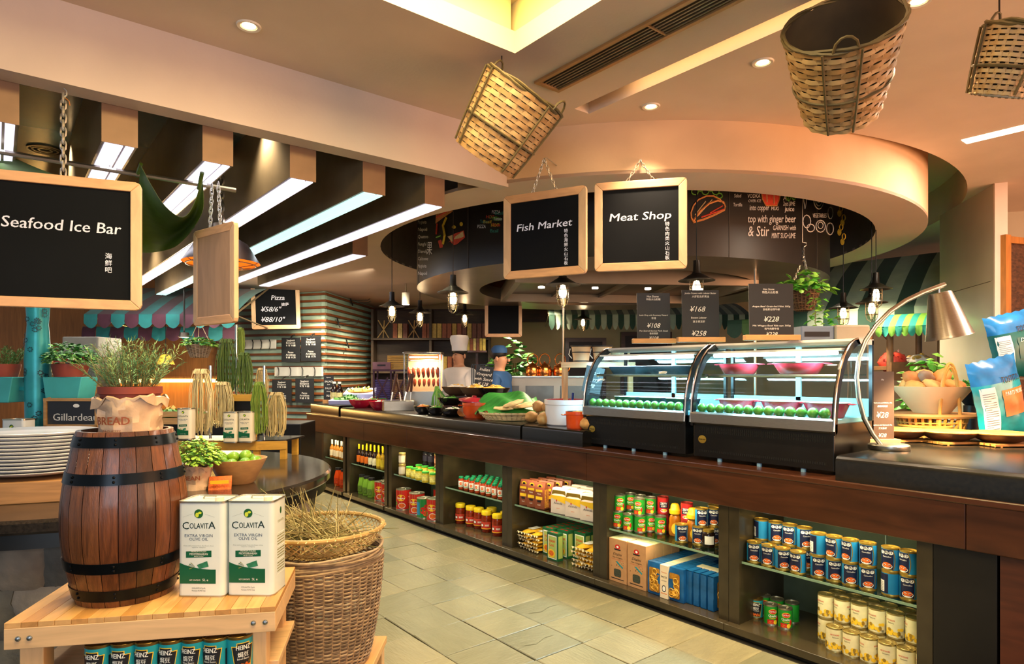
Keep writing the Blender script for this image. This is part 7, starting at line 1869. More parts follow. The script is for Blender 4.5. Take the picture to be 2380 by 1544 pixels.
# woven baskets hung from the ceiling
cane = [mat('cane_%d' % i, h, .5, var=.2, scale=16) for i, h in enumerate(('#a8845a', '#9a7448', '#b59468'))]; cane_d = mat('cane_dark', '#5a4a2c', .6, var=.3)
def hang_basket(label, loc, axis, r0, r1, h, rows, n_st, hook_z, wid, dark=False):
    """axis: the basket's own upright in camera coordinates (right, away, up)"""
    A = Vector((C_ * axis[0] + S_ * axis[1], -S_ * axis[0] + C_ * axis[1], axis[2])).normalized()
    t = thing('hanging_basket', label, 'basket', loc); t.rotation_mode = 'QUATERNION'; t.rotation_quaternion = A.to_track_quat('Z', 'Y')
    weave(t, lambda v: (r0 + (r1 - r0) * v ** .8, h * v), n_st, rows, .004, cane, amp=.0035, flat=wid)
    obj('bottom', G().lathe([(0, .004), (r0 * .98, .002), (r0, .008)], 24), cane_d, t)
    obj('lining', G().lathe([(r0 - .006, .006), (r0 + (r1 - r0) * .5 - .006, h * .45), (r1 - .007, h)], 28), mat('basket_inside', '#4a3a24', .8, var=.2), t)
    for k in range(3): obj('rim', G().tube([((r1 + .004 * math.sin(6 * a + k * 2)) * math.cos(a), (r1 + .004 * math.sin(6 * a + k * 2)) * math.sin(a), h + .004 * math.cos(6 * a + k * 2) + .004 * k) for a in [2 * PI * i / 36 for i in range(36)]], .006, 5, closed=True), cane_d, t)
    obj('hoop', G().tube([((r0 + (r1 - r0) * .45 + .009) * math.cos(a), (r0 + (r1 - r0) * .45 + .009) * math.sin(a), h * .42) for a in [2 * PI * i / 30 for i in range(30)]], .005, 5, closed=True), cane_d, t)
    for a in (-1.9, -1.3, .2, .8, 2.2, 2.8): obj('splint', G().tube([((r0 + (r1 - r0) * v ** .8 + .010) * math.cos(a), (r0 + (r1 - r0) * v ** .8 + .010) * math.sin(a), h * v) for v in (.02, .25, .5, .75, 1.0)], .005, 5), cane_d, t)
    M = t.rotation_quaternion.to_matrix()
    ups = sorted([(-(M @ Vector((math.cos(a), math.sin(a), 0))).z, a) for a in [i * .1 for i in range(63)]])[0][1]
    for a in (ups, ups + PI):
        obj('handle', G().tube([((r1 + .003) * math.cos(a + w_ * .2), (r1 + .003) * math.sin(a + w_ * .2), h + .055 * math.sqrt(max(0, 1 - w_ * w_))) for w_ in (-1, -.8, -.4, 0, .4, .8, 1)], .005, 6), cane_d, t)
    top = M @ Vector((r1 * math.cos(ups), r1 * math.sin(ups), h + .055)) + Vector(loc)
    Mi = M.inverted()
    obj('hook_wire', G().tube([tuple(Mi @ (top - Vector(loc))), tuple(Mi @ (Vector((top.x, top.y, hook_z)) - Vector(loc)))], .003, 5), black_paint, t)
    return t
b1 = at(1126, 372, d=2.98)
hang_basket('large tilted cane basket hanging before the beam corner', b1, (.50, -.28, .72), .150, .195, .345, 15, 26, Z_CEIL, .0195)
b2 = at(1955, 268, d=2.62)
hang_basket('large open cane basket hanging upright with its inside showing', b2, (-.34, -.70, .62), .135, .205, .37, 17, 26, Z_CEIL, .0165)
b3_ = at(2318, 225, d=2.3)
hang_basket('small dark woven bag basket at the picture corner', b3_, (.1, -.40, .9), .085, .115, .22, 13, 24, Z_CEIL, .012)

# hanging plant in a twig basket
hx, hy = plan(1868, 4.75); hz = EYE + (HZN - 722) / FPX * 4.75
hp = thing('hanging_plant', 'bright green trailing plant in a twig basket on chains', 'plant', (hx, hy, hz), CR)
weave(hp, lambda v: (.05 + .055 * v ** .6, .0 + .145 * v), 22, 12, .006, [mat('twig_%d' % i, h, .7, var=.25) for i, h in enumerate(('#6a4a30', '#82603e', '#543a26'))], amp=.004)
obj('liner', G().lathe([(0, .0), (.045, .0), (.095, .14), (0, .14)], 18), soil, hp)
g = G(); rr = random.Random(6); leafy(g, (0, 0, .13), .165, .17, 110, .075, rr=rr, ms=(1, 2, 2), flat=.9)
for s in range(5):
    a = rr.uniform(0, 6.28); x, y = .1 * math.cos(a), .1 * math.sin(a)
    for k in range(6): leafy(g, (x * (1 + .25 * k) , y * (1 + .25 * k), .1 - .045 * k), .02, .03, 3, .05, rr=rr, ms=(1, 2))
g.tube([(.02, -.1, .1), (.03, -.12, -.02), (.03, -.115, -.10), (.05, -.11, -.14)], .003, 4, 0); leafy(g, (.05, -.11, -.15), .03, .03, 6, .05, rr=rr, ms=(1, 2))
obj('foliage', g, [stem_m, mat('pothos', '#4f9a2e', .4, var=.25), mat('pothos_light', '#8cc24a', .4, var=.2)], hp, smooth=0)
for k in range(3): a = k * 2.09 + .5; chain(hp, (.1 * math.cos(a), .1 * math.sin(a), .14), (0, 0, .40), .022, .0025)
chain(hp, (0, 0, .40), (0, 0, .47), .022, .0025); obj('hook', G().tube([(0, 0, .47), (.02, 0, .485), (.02, .0, .50), (-.01, .0, .505), (-.01, 0, 1.6)], .0035, 5), chain_m, hp)

# chalk drawings on the drum
def drum_pt(px, py, off=.003):
    k = (px - 1190) / FPX; R = R_DRUM + off; A = 1 + k * k; Bq = -2 * (k * CCX + CCD); Cq = CCX ** 2 + CCD ** 2 - R * R
    D_ = max(0, Bq * Bq - 4 * A * Cq); d = (-Bq - math.sqrt(D_)) / (2 * A); p = at(px, py, d=d); return (p.x - CX0, p.y - CY0, p.z - Z_DRUM)
ck = {n: mat('chalk_' + n, h, .8, var=.15, scale=60) for n, h in (('white', '#d8d2cc'), ('red', '#d2452c'), ('orange', '#d88a4a'), ('green', '#6aa23c'), ('yellow', '#d8b02c'), ('cream', '#d8b47a'), ('teal', '#3f8a78'))}
CKL = list(ck.values()); CKN = list(ck)
def draw(name, strokes, label=None):
    """strokes: (colour, width in m, [(px, py)...]) ; colour with a trailing * fills the outline"""
    g = G()
    for col, wd, pts in strokes:
        fill = col.endswith('*'); m = CKN.index(col.rstrip('*'))
        if fill: P = [drum_pt(*p, .002) for p in pts]; c = drum_pt(sum(p[0] for p in pts) / len(pts), sum(p[1] for p in pts) / len(pts), .002); g.add(P + [c], [(i, (i + 1) % len(P), len(P)) for i in range(len(P))], m)
        else: g.tube([drum_pt(*p) for p in pts], wd, 4, m)
    obj(name, g, CKL, drum, smooth=0, label=label)
def letters(name, items):
    g = G()
    for s, h, x, y, m, wd in items:
        v, f = text_mesh(s, .1, .01); mx = max(p[0] for p in v)
        g.add([drum_pt(x + p[0] / mx * wd, y - p[1] * h, .0032) for p in v], f, CKN.index(m))
    obj(name, g, CKL, drum, smooth=0)
def ring(cx, cy, rx, ry, n=14, a0=0, a1=2 * PI): return [(cx + rx * math.cos(a0 + (a1 - a0) * i / n), cy + ry * math.sin(a0 + (a1 - a0) * i / n)) for i in range(n + 1)]
draw('taco_drawing', [('orange', .006, [(1607, 508), (1606, 495), (1612, 478), (1624, 464), (1642, 456), (1658, 456), (1672, 463), (1682, 474)]), ('orange', .007, [(1610, 516), (1626, 492), (1648, 473), (1668, 466), (1682, 470), (1686, 480), (1684, 488), (1660, 500), (1636, 510), (1612, 517), (1607, 508)]),
     ('cream', .003, [(1615, 500), (1640, 468)]), ('cream', .003, [(1622, 502), (1655, 464)]), ('red', .005, [(1630, 505), (1684, 486)]), ('red', .004, [(1650, 495), (1680, 478)])] + [('green', .005, ring(1615 + 12 * i, 446 - (i % 2) * 8, 8, 7, 9)) for i in range(5)] + [('green', .005, ring(1672, 455, 7, 6, 8)), ('red', .007, ring(1612, 420, 10, 5, 8)), ('red', .007, ring(1632, 417, 12, 4, 8))], 'chalk taco with lettuce')
letters('lettering', [('Chicken meat', 12, 1676, 419, 'white', 42), ('Salad', 12, 1706, 459, 'white', 17), ('Tortilla', 12, 1704, 480, 'white', 21)])
letters('lettering', [('POUR', 20, 1737, 436, 'white', 26), ('37% ML', 10, 1738, 448, 'white', 24), ('VODKA', 13, 1737, 460, 'white', 30), ('OVER ICE', 9, 1739, 470, 'white', 30), ('into copper', 19, 1742, 489, 'white', 46), ('MUG', 12, 1792, 489, 'white', 18),
     ('top with ginger beer', 25, 1738, 517, 'white', 112), ('& Stir', 34, 1738, 549, 'white', 50), ('GARNISH with', 16, 1796, 535, 'white', 54), ('MINT SUG+LIME', 18, 1793, 554, 'white', 56), ('A', 16, 1820, 466, 'white', 8), ('2oz LIME', 14, 1820, 478, 'white', 28), ('juice', 16, 1824, 491, 'white', 22)])
draw('mug_drawing', [('red*', 0, [(1776, 413), (1810, 413), (1814, 440), (1812, 462), (1806, 478), (1780, 478), (1772, 462), (1769, 440)]), ('orange', .005, [(1776, 413), (1810, 413), (1814, 440), (1812, 462), (1806, 478), (1780, 478), (1772, 462), (1769, 440), (1776, 413)]), ('orange', .006, [(1812, 420), (1828, 418), (1832, 430), (1822, 448), (1812, 456)]), ('cream', .004, [(1780, 420), (1783, 470)]), ('cream', .004, [(1798, 418), (1799, 474)])], 'red chalk copper mug')
draw('lime_drawing', [('green', .004, ring(1833, 455, 5, 12, 12)), ('green', .004, ring(1845, 453, 5, 12, 12)), ('green', .003, [(1833, 444), (1833, 466)]), ('green', .003, [(1845, 442), (1845, 464)])], 'two green chalk lime halves')
draw('vegetable_drawing', [('white', .004, ring(1903, 462, 12, 24, 16)), ('white', .003, ring(1903, 462, 8, 17, 14)), ('white', .003, ring(1903, 462, 4, 9, 10)), ('white', .004, [(1869, 437), (1876, 440), (1874, 470), (1871, 485), (1868, 468), (1866, 442), (1869, 437)]), ('white', .004, ring(1875, 515, 9, 15, 12)), ('white', .004, ring(1884, 530, 9, 9, 12)), ('white', .004, ring(1907, 526, 11, 14, 12)), ('white', .003, ring(1907, 524, 6, 8, 10)), ('white', .004, ring(1929, 532, 8, 14, 12)), ('white', .003, ring(1930, 495, 6, 14, 10)), ('white', .003, ring(1928, 455, 6, 9, 10)), ('white', .003, ring(1925, 425, 8, 7, 10))], 'white chalk vegetables')
letters('lettering', [('VEGETABLES', 14, 1889, 506, 'white', 32)])
draw('fruit_drawing', [('yellow*', 0, ring(1951 + 7 * (i % 2), 452 + 22 * i, 5, 8, 9)) for i in range(6)] + [('yellow', .004, ring(1961 - 6 * (i % 2), 462 + 22 * i, 4, 7, 9)) for i in range(5)], 'yellow chalk fruit column')
draw('pizza_drawing', [('orange*', 0, [(1014, 485), (1050, 465), (1052, 492), (1032, 505), (1012, 520)]), ('red*', 0, [(1018, 560), (1060, 542), (1078, 536), (1081, 552), (1062, 568), (1022, 577)]), ('cream*', 0, [(1040, 550), (1076, 538), (1078, 550), (1050, 562)]), ('yellow', .012, [(1038, 505), (1030, 525), (1034, 548), (1030, 568)]), ('red', .009, [(1015, 505), (1040, 490), (1050, 486)]), ('red', .008, [(1016, 520), (1014, 545)]), ('yellow*', 0, ring(1055, 528, 5, 4, 8)), ('yellow*', 0, ring(1072, 521, 4, 5, 8)), ('green', .006, [(1014, 552), (1024, 548)])], 'chalk pizza slice with toppings')
pz = []
rr = random.Random(14)
for i in range(6):
    for j in range(6):
        a = -2.6 + .36 * i; R_ = 22 + 14 * j
        pz.append((('PIZZA', 'Cheese', 'HOT', 'Basil', 'Tomato')[(i * 2 + j) % 5], 11, 1165 + R_ * math.cos(a + 2.9) * .95 - 12, 500 - R_ * math.sin(a) * .55 - 12 + 6 * (j % 2), ('white', 'green', 'red', 'yellow', 'teal')[(i + j) % 5], 20))
letters('lettering', [q for q in pz if 1082 < q[2] < 1150 and 462 < q[3] < 575])
letters('lettering', [('MENU', 18, 971, 500, 'white', 26)] + [(('Margherita', 'Napoli', 'Quattro', 'Funghi', 'Diavola', 'Calzone')[i % 6], 11, 971, 520 + 17 * i, 'white', 20 + 2 * (i % 3)) for i in range(8)] + [('果', 34, 991, 590, 'white', 13)])
# ================================================================== background
def awning(name, label, a, b, z_top, z_fold, z_bot, run, stripe, m1, m2, scallop=True, pole=True, m3=None, rng=1):
    """striped awning between plan points a and b (front edge); sloping back by run"""
    a = Vector(a); b = Vector(b); v = b - a; W = v.length; n = max(2, int(W / stripe)); sw = W / n
    t = thing(name, label, 'awning', (a.x, a.y, z_fold), math.atan2(v.y, v.x))
    g = G()
    for i in range(n):
        P = [[(x, run * (1 - k / 5), (z_top - z_fold) * (1 - k / 5) + .05 * math.sin(PI * k / 5)) for k in range(6)] for x in (i * sw, (i + .5) * sw, (i + 1) * sw)]
        g.grid(P, m=i % 2)
    obj('canopy', g, [m1, m2], t, smooth=60)
    g = G(); dz = z_bot - z_fold
    for i in range(n):
        xs = [i * sw + sw * q / 4 for q in range(5)]
        P = [[(x, .004 * math.sin(i * 1.7 + q), 0), (x, -.006 + .008 * math.sin(i * 2.1), dz * .5), (x, .01 * math.sin(i + q), dz + (.35 * dz * (abs(q - 2) / 2) ** 2 * -1 if scallop else 0) * -1 * -1)] for q, x in enumerate(xs)]
        g.grid(P, m=i % 2)
    obj('valance', g, [m1, m2], t, smooth=60)
    if pole:
        obj('front_pole', G().tube([(0, .02, -.01), (W, .02, -.01)], .012, 6), dark_metal, t)
        for x in (0, W): obj('arm', G().tube([(x, .02, 0), (x, run, z_top - z_fold)], .012, 6), dark_metal, t); obj('wall_arm', G().tube([(x, .02, -.01), (x, run + .02, -.1)], .010, 6), dark_metal, t)
    return t
purple = mat('awning_purple', '#4a2438', .7, var=.15, sheen=.2); teal_a = mat('awning_teal', '#1a7378', .7, var=.15, sheen=.2)
dgreen = mat('awning_green', '#1f4030', .7, var=.15, sheen=.2); cream_a = mat('awning_cream', '#a9b49a', .7, var=.1, sheen=.2)
lgreen = mat('awning_lime', '#7ab03a', .7, var=.12); bteal = mat('awning_bright_teal', '#1f8a7a', .7, var=.12); olive_a = mat('awning_olive', '#4a6a38', .7, var=.15)
awning('awning', 'purple and teal striped awning behind the pasta bar', plan(195, 7.7), plan(545, 7.7), 2.62, 2.16, 1.99, 1.1, .155, teal_a, purple)
awning('awning', 'purple and teal inner valance below the striped awning', plan(190, 8.0), plan(550, 8.0), 1.99, 1.985, 1.85, .05, .17, purple, teal_a, pole=False)
awning('awning', 'dark green and cream awning on the far cream wall', plan(1276, 9.6), plan(1745, 9.6), 2.62, 2.33, 2.10, 1.0, .085, dgreen, cream_a)
awning('awning', 'wide green and cream awning beside the marble wall', plan(1840, 7.3), plan(2172, 6.3), 2.78, 2.12, 1.86, .9, .165, dgreen, cream_a)
awning('awning', 'dark teal and olive scalloped valance under the green awning', plan(1690, 7.75), plan(1990, 6.95), 2.05, 2.04, 1.87, .04, .16, MATS['awning_green'], olive_a, pole=False)
awning('awning', 'small lime and teal striped stall awning behind the lamp', plan(2035, 6.25), plan(2160, 5.95), 2.04, 1.90, 1.80, .45, .05, lgreen, bteal)
# produce stall
sx, sy = plan(2105, 6.5)
ps_ = thing('produce_stall', 'rustic timber stall of chillies and mushrooms under the small awning', 'stall', (sx, sy, 0), CR + .1)
log = mat('log_wood', '#7a5230', .6, var=.3, scale=8)
for x in (-.28, .26): 
    for y in (-.15, .15): obj('post', G().cyl(.03, 0, 1.9, 10, c=(x, y, 0)), log, ps_)
for z in (1.05, 1.48): obj('shelf', G().box(-.3, -.18, z, .3, .18, z + .04), log, ps_, smooth=0, bevel=.003)
obj('front_board', G().box(-.3, -.2, 1.38, .3, -.18, 1.56), log, ps_, smooth=0)
heap(ps_, (-.14, 0, 1.56), .13, .13, .16, 60, (1, 1, 7), .03, 71, 'chillies', 'leaf'); heap(ps_, (.14, 0, 1.56), .12, .13, .12, 30, (0, 3), .035, 72, 'mushrooms', 'bit')
pl_ = thing('potted_plant', 'bright green leafy plant standing behind the lamp shade', 'plant', (*plan(2150, 5.45), .0), CR)
obj('pot', G().lathe([(0, 0), (.12, 0), (.15, .9), (.14, .9), (0, .88)], 18), blk_en, pl_)
g = G(); leafy(g, (0, 0, .9), .16, .75, 120, .10, rr=random.Random(3), ms=(1, 2), flat=.3)
for k in range(6): g.tube([(0, 0, .88), (.04 * math.cos(k), .04 * math.sin(k), 1.5)], .006, 4, 0)
obj('foliage', g, [stem_m, MATS['pothos'], MATS['pothos_light']], pl_, smooth=0)

# cream wall: recessed frames, dark shelving, valance
vx, vy = plan(800, 11.3)
vb = thing('wall_valance', 'long dark brown wooden valance along the top of the cream wall', 'valance', (vx, vy, 2.36), CR)
obj('board', G().box(0, 0, 0, 3.65, .12, .22), dark_wood, vb, smooth=0, bevel=.004)
for px0, px1, y0, y1, lb in ((1313, 1408, 786, 930, 'dark red wood framed niche behind the white buckets'), (1443, 1560, 772, 930, 'dark red wood framed niche behind the price signs')):
    a = at(px0, y0, d=11.4); W = (px1 - px0) / FPX * 11.4; t = thing('wall_niche', lb, 'frame', (a.x, a.y, a.z - 1.1), CR)
    obj('recess', G().box(0, .0, 0, W, .06, 1.1), mat('niche_dark', '#2a1410', .5, var=.2), t, smooth=0)
    for x in (0, W - .07): obj('jamb', G().box(x, -.05, 0, x + .07, .0, 1.1), dark_wood, t, smooth=0)
    obj('head', G().box(.07, -.05, 1.03, W - .07, .0, 1.1), dark_wood, t, smooth=0)
rx, ry = plan(1000, 10.6)
rk = thing('wall_rack', 'dark timber shelving of packets behind the roast cabinet', 'shelving', (rx, ry, 0), CR)
dkw = mat('rack_wood', '#3a2a1a', .5, var=.3, scale=4, kind='wood', stretch=(1, 8, 8))
obj('back', G().box(-.95, .16, 0, 1.0, .2, 2.5), dkw, rk, smooth=0)
for z in (1.0, 1.45, 1.99): obj('shelf', G().box(-.95, -.16, z, 1.0, .16, z + .035), dkw, rk, smooth=0, bevel=.003)
for x in (-.95, .0, .96): obj('upright', G().box(x, -.14, 0, x + .04, .16, 2.5), dkw, rk, smooth=0)
pk = [mat('packet_%d' % i, h, .5, var=.25, scale=30) for i, h in enumerate(('#b59a4a', '#8a4a2a', '#c2a86a', '#6a3a28', '#a8883c'))]
pm_ = [mesh_of(G().box(0, -.1, 0, .07, .05, .24), 'noodle_packet', pk[i], 0) for i in range(5)]
c_, s_ = math.cos(CR), math.sin(CR); rr = random.Random(8)
def rk_pt(x, y, z): return (rx + x * c_ - y * s_, ry + x * s_ + y * c_, z)
for x0, x1, z, lb in ((-.60, -.42, 2.026, 'packet in the short group on the high shelf'), (-.12, .88, 2.026, 'packet in the long row on the high shelf'), (.05, .5, 1.486, 'packet on the middle shelf behind the chef')):
    x = x0
    while x < x1: obj('noodle_packet', pm_[rr.randrange(5)], None, loc=rk_pt(x, 0, z), rz=CR, label='upright ' + lb, cat='packet', group=lb + 's'); x += .082
for x, lb in ((-.78, 'crossed bamboo sticks on the high shelf'), (-.28, 'crossed bamboo sticks between the packet groups')):
    t = thing('bamboo_sticks', lb, 'sticks', rk_pt(x, .0, 2.026), CR)
    for k in (-1, 1, 0): obj('stick', G().tube([(-.1 * k, .01 * k, 0), (.1 * k + .02, .01 * k, .3)], .009, 6), bamboo[0], t)
# second shelf group (right end)
t = thing('packet_box', 'open box of yellow packets beside the blank chalkboard', 'box', (*plan(1108, 10.2), 1.78), CR)
obj('box', G().box(-.16, -.1, 0, .16, .1, .03), dark_wood, t, smooth=0)
for k in range(6): obj('packet', G().box(-.15 + k * .05, -.08, .03, -.108 + k * .05, .06, .22), pk[k % 5], t, smooth=0)
obj('bracket', G().box(-.02, .05, -.3, .02, .1, 0), dark_wood, t, smooth=0)

# ovens, kettles, buckets
ox, oy = plan(1262, 8.0)
ov = thing('oven_range', 'row of stainless ovens with red display behind the counter', 'oven', (ox, oy, 0), CR)
obj('body', G().box(-.55, -.2, 0, .55, .4, 1.40), steel_hood, ov, smooth=0, bevel=.006)
for x0, x1 in ((-.5, -.30), (-.22, .12), (.2, .5)): obj('door', G().box(x0, -.215, 1.02, x1, -.2, 1.30), mat('oven_door', '#5a5550', .3, metal=.6, var=.15), ov, smooth=0, bevel=.003)
dsp = mat('red_display', '#ff2030', .4, emit=3)
for k in range(3): obj('display', G().box(-.44, -.218, 1.06 + .06 * k, -.40, -.215, 1.09 + .06 * k), dsp, ov, smooth=0)
obj('top_plate', G().box(-.57, -.22, 1.40, .57, .4, 1.415), steel, ov, smooth=0)
copper = mat('copper', '#d8803f', .22, metal=.95, var=.12, scale=5)
P_K = thing('copper_kettle', 'x', 'kettle', (0, 0, -5))
obj('body', G().lathe([(0, 0), (.085, 0), (.09, .008), (.086, .10), (.07, .125), (.045, .14), (.04, .142)], 24), copper, P_K)
obj('lid', G().lathe([(.045, .141), (.03, .155), (.01, .165), (.012, .18), (0, .186)], 16), copper, P_K)
obj('handle', G().tube([(.075 * math.cos(a), 0, .20 + .075 * math.sin(a)) for a in [-.9 + (PI + 1.8) * i / 16 for i in range(17)]], .007, 6), copper, P_K)
obj('spout', G().tube([(.08, 0, .04), (.13, 0, .08), (.15, 0, .13)], [.018, .013, .009], 8), copper, P_K)
for i, px in enumerate((1238, 1266, 1302)):
    dup(P_K, (*plan(px, 7.9), 1.4155), CR + .5, ('copper kettle farthest from the pine shelf', 'copper kettle in the middle of three', 'copper kettle behind the pine shelf post')[i], 'copper kettles')
for c in [P_K] + list(P_K.children): bpy.data.objects.remove(c)
fx, fy = plan(1385, 5.2)
fs = thing('pine_shelf', 'pale pine shelf frame behind the white pot', 'shelf', (fx, fy, .93), CR)
obj('top_board', G().box(-.29, -.1, .60, .30, .1, .61), pine2, fs, smooth=0); obj('front_rail', G().box(-.29, -.11, .565, .30, -.095, .605), pine2, fs, smooth=0, bevel=.002)
for x in (-.27, .25): 
    for y in (-.09, .07): obj('leg', G().box(x, y, 0, x + .035, y + .025, .6), pine_v, fs, smooth=0)
wbk = mat('bucket_white', '#d8bf98', .5, var=.12)
for i, x in enumerate((-.12, .05)):
    t = thing('wooden_bucket', ('pale wooden bucket with black bands nearer the kettles', 'pale wooden bucket with black bands beside the glass case')[i], 'bucket', (fx + x * c_, fy + x * s_, .93 + .6105), CR, 'buckets on the pine shelf')
    obj('body', G().lathe([(0, 0), (.062, 0), (.078, .12), (.085, .125), (.075, .12), (0, .11)], 18), wbk, t)
    for z in (.004, .075): obj('band', G().lathe([(.063 + z * .13, z), (.066 + z * .13, z), (.0668 + z * .13, z + .008), (.064 + z * .13, z + .008)], 18), black_p, t)
    obj('rim', G().lathe([(.078, .121), (.088, .126), (.088, .134), (.07, .134)], 18), black_p, t)
    obj('handle', G().tube([(-.088, 0, .11), (-.10, 0, .06), (-.075, 0, .03)], .004, 5), white_p, t)
t = thing('plastic_tub', 'clear tub with cream lid on the pine shelf by the case', 'tub', (fx + .2 * c_, fy + .2 * s_, .93 + .6105), CR)
obj('tub', G().lathe([(0, 0), (.065, 0), (.07, .06)], 18), mat('tub_grey', '#8a8a84', .3, var=.15), t); obj('lid', G().lathe([(.075, .058), (.078, .075), (.06, .088), (0, .09)], 18), mat('tub_lid', '#d8c9a4', .5, var=.1), t)
t = thing('chalk_sign', 'leaning black chalk sign between white pot and glass case', 'sign', (*plan(1378, 4.85), .93), CR)
obj('easel', G().box(-.05, .02, 0, .05, .05, .42), black_paint, t, smooth=0)
bd = obj('board', G().box(-.07, -.006, -.09, .07, 0, .11), slate_s, t, loc=(0, 0, .46), rot=(-.1, .22, 0), smooth=0); g = G()
for s, v in (('Nori', .05), ('Curry', 0), ('78', -.05)): g.text(s, .04, 0, v, -.0066, 0, .5, shear=.3)
obj('lettering', g, chalk_w, bd, smooth=0)
t = thing('foliage_plant', 'dark leafy plant behind the person in blue', 'plant', (*plan(1185, 9.4), 0), CR)
obj('pot', G().lathe([(0, 0), (.2, 0), (.25, .6), (.23, .6), (0, .58)], 16), terra, t); g = G(); leafy(g, (0, 0, .9), .38, 1.05, 170, .16, rr=random.Random(2), ms=(1, 1, 2), flat=.5)
for k in range(5): g.tube([(0, 0, .58), (.2 * math.cos(k * 1.3), .2 * math.sin(k * 1.3), 1.6)], .012, 4, 0)
obj('foliage', g, [stem_m, leaf1, leaf2], t, smooth=0)
t = thing('steel_pole', 'thin steel pole rising from the counter before the kettles', 'pole', (*plan(1309, 5.45), .93)); obj('tube', G().cyl(.008, 0, 1.40, 8), steel, t); obj('foot', G().cyl(.03, 0, .01, 12), steel, t)
t = thing('steel_pole', 'steel pole beside the price sign of the near case', 'pole', (*plan(1755, 4.9), .93)); obj('tube', G().cyl(.010, 0, 1.40, 8), steel, t); obj('foot', G().cyl(.03, 0, .01, 12), steel, t)

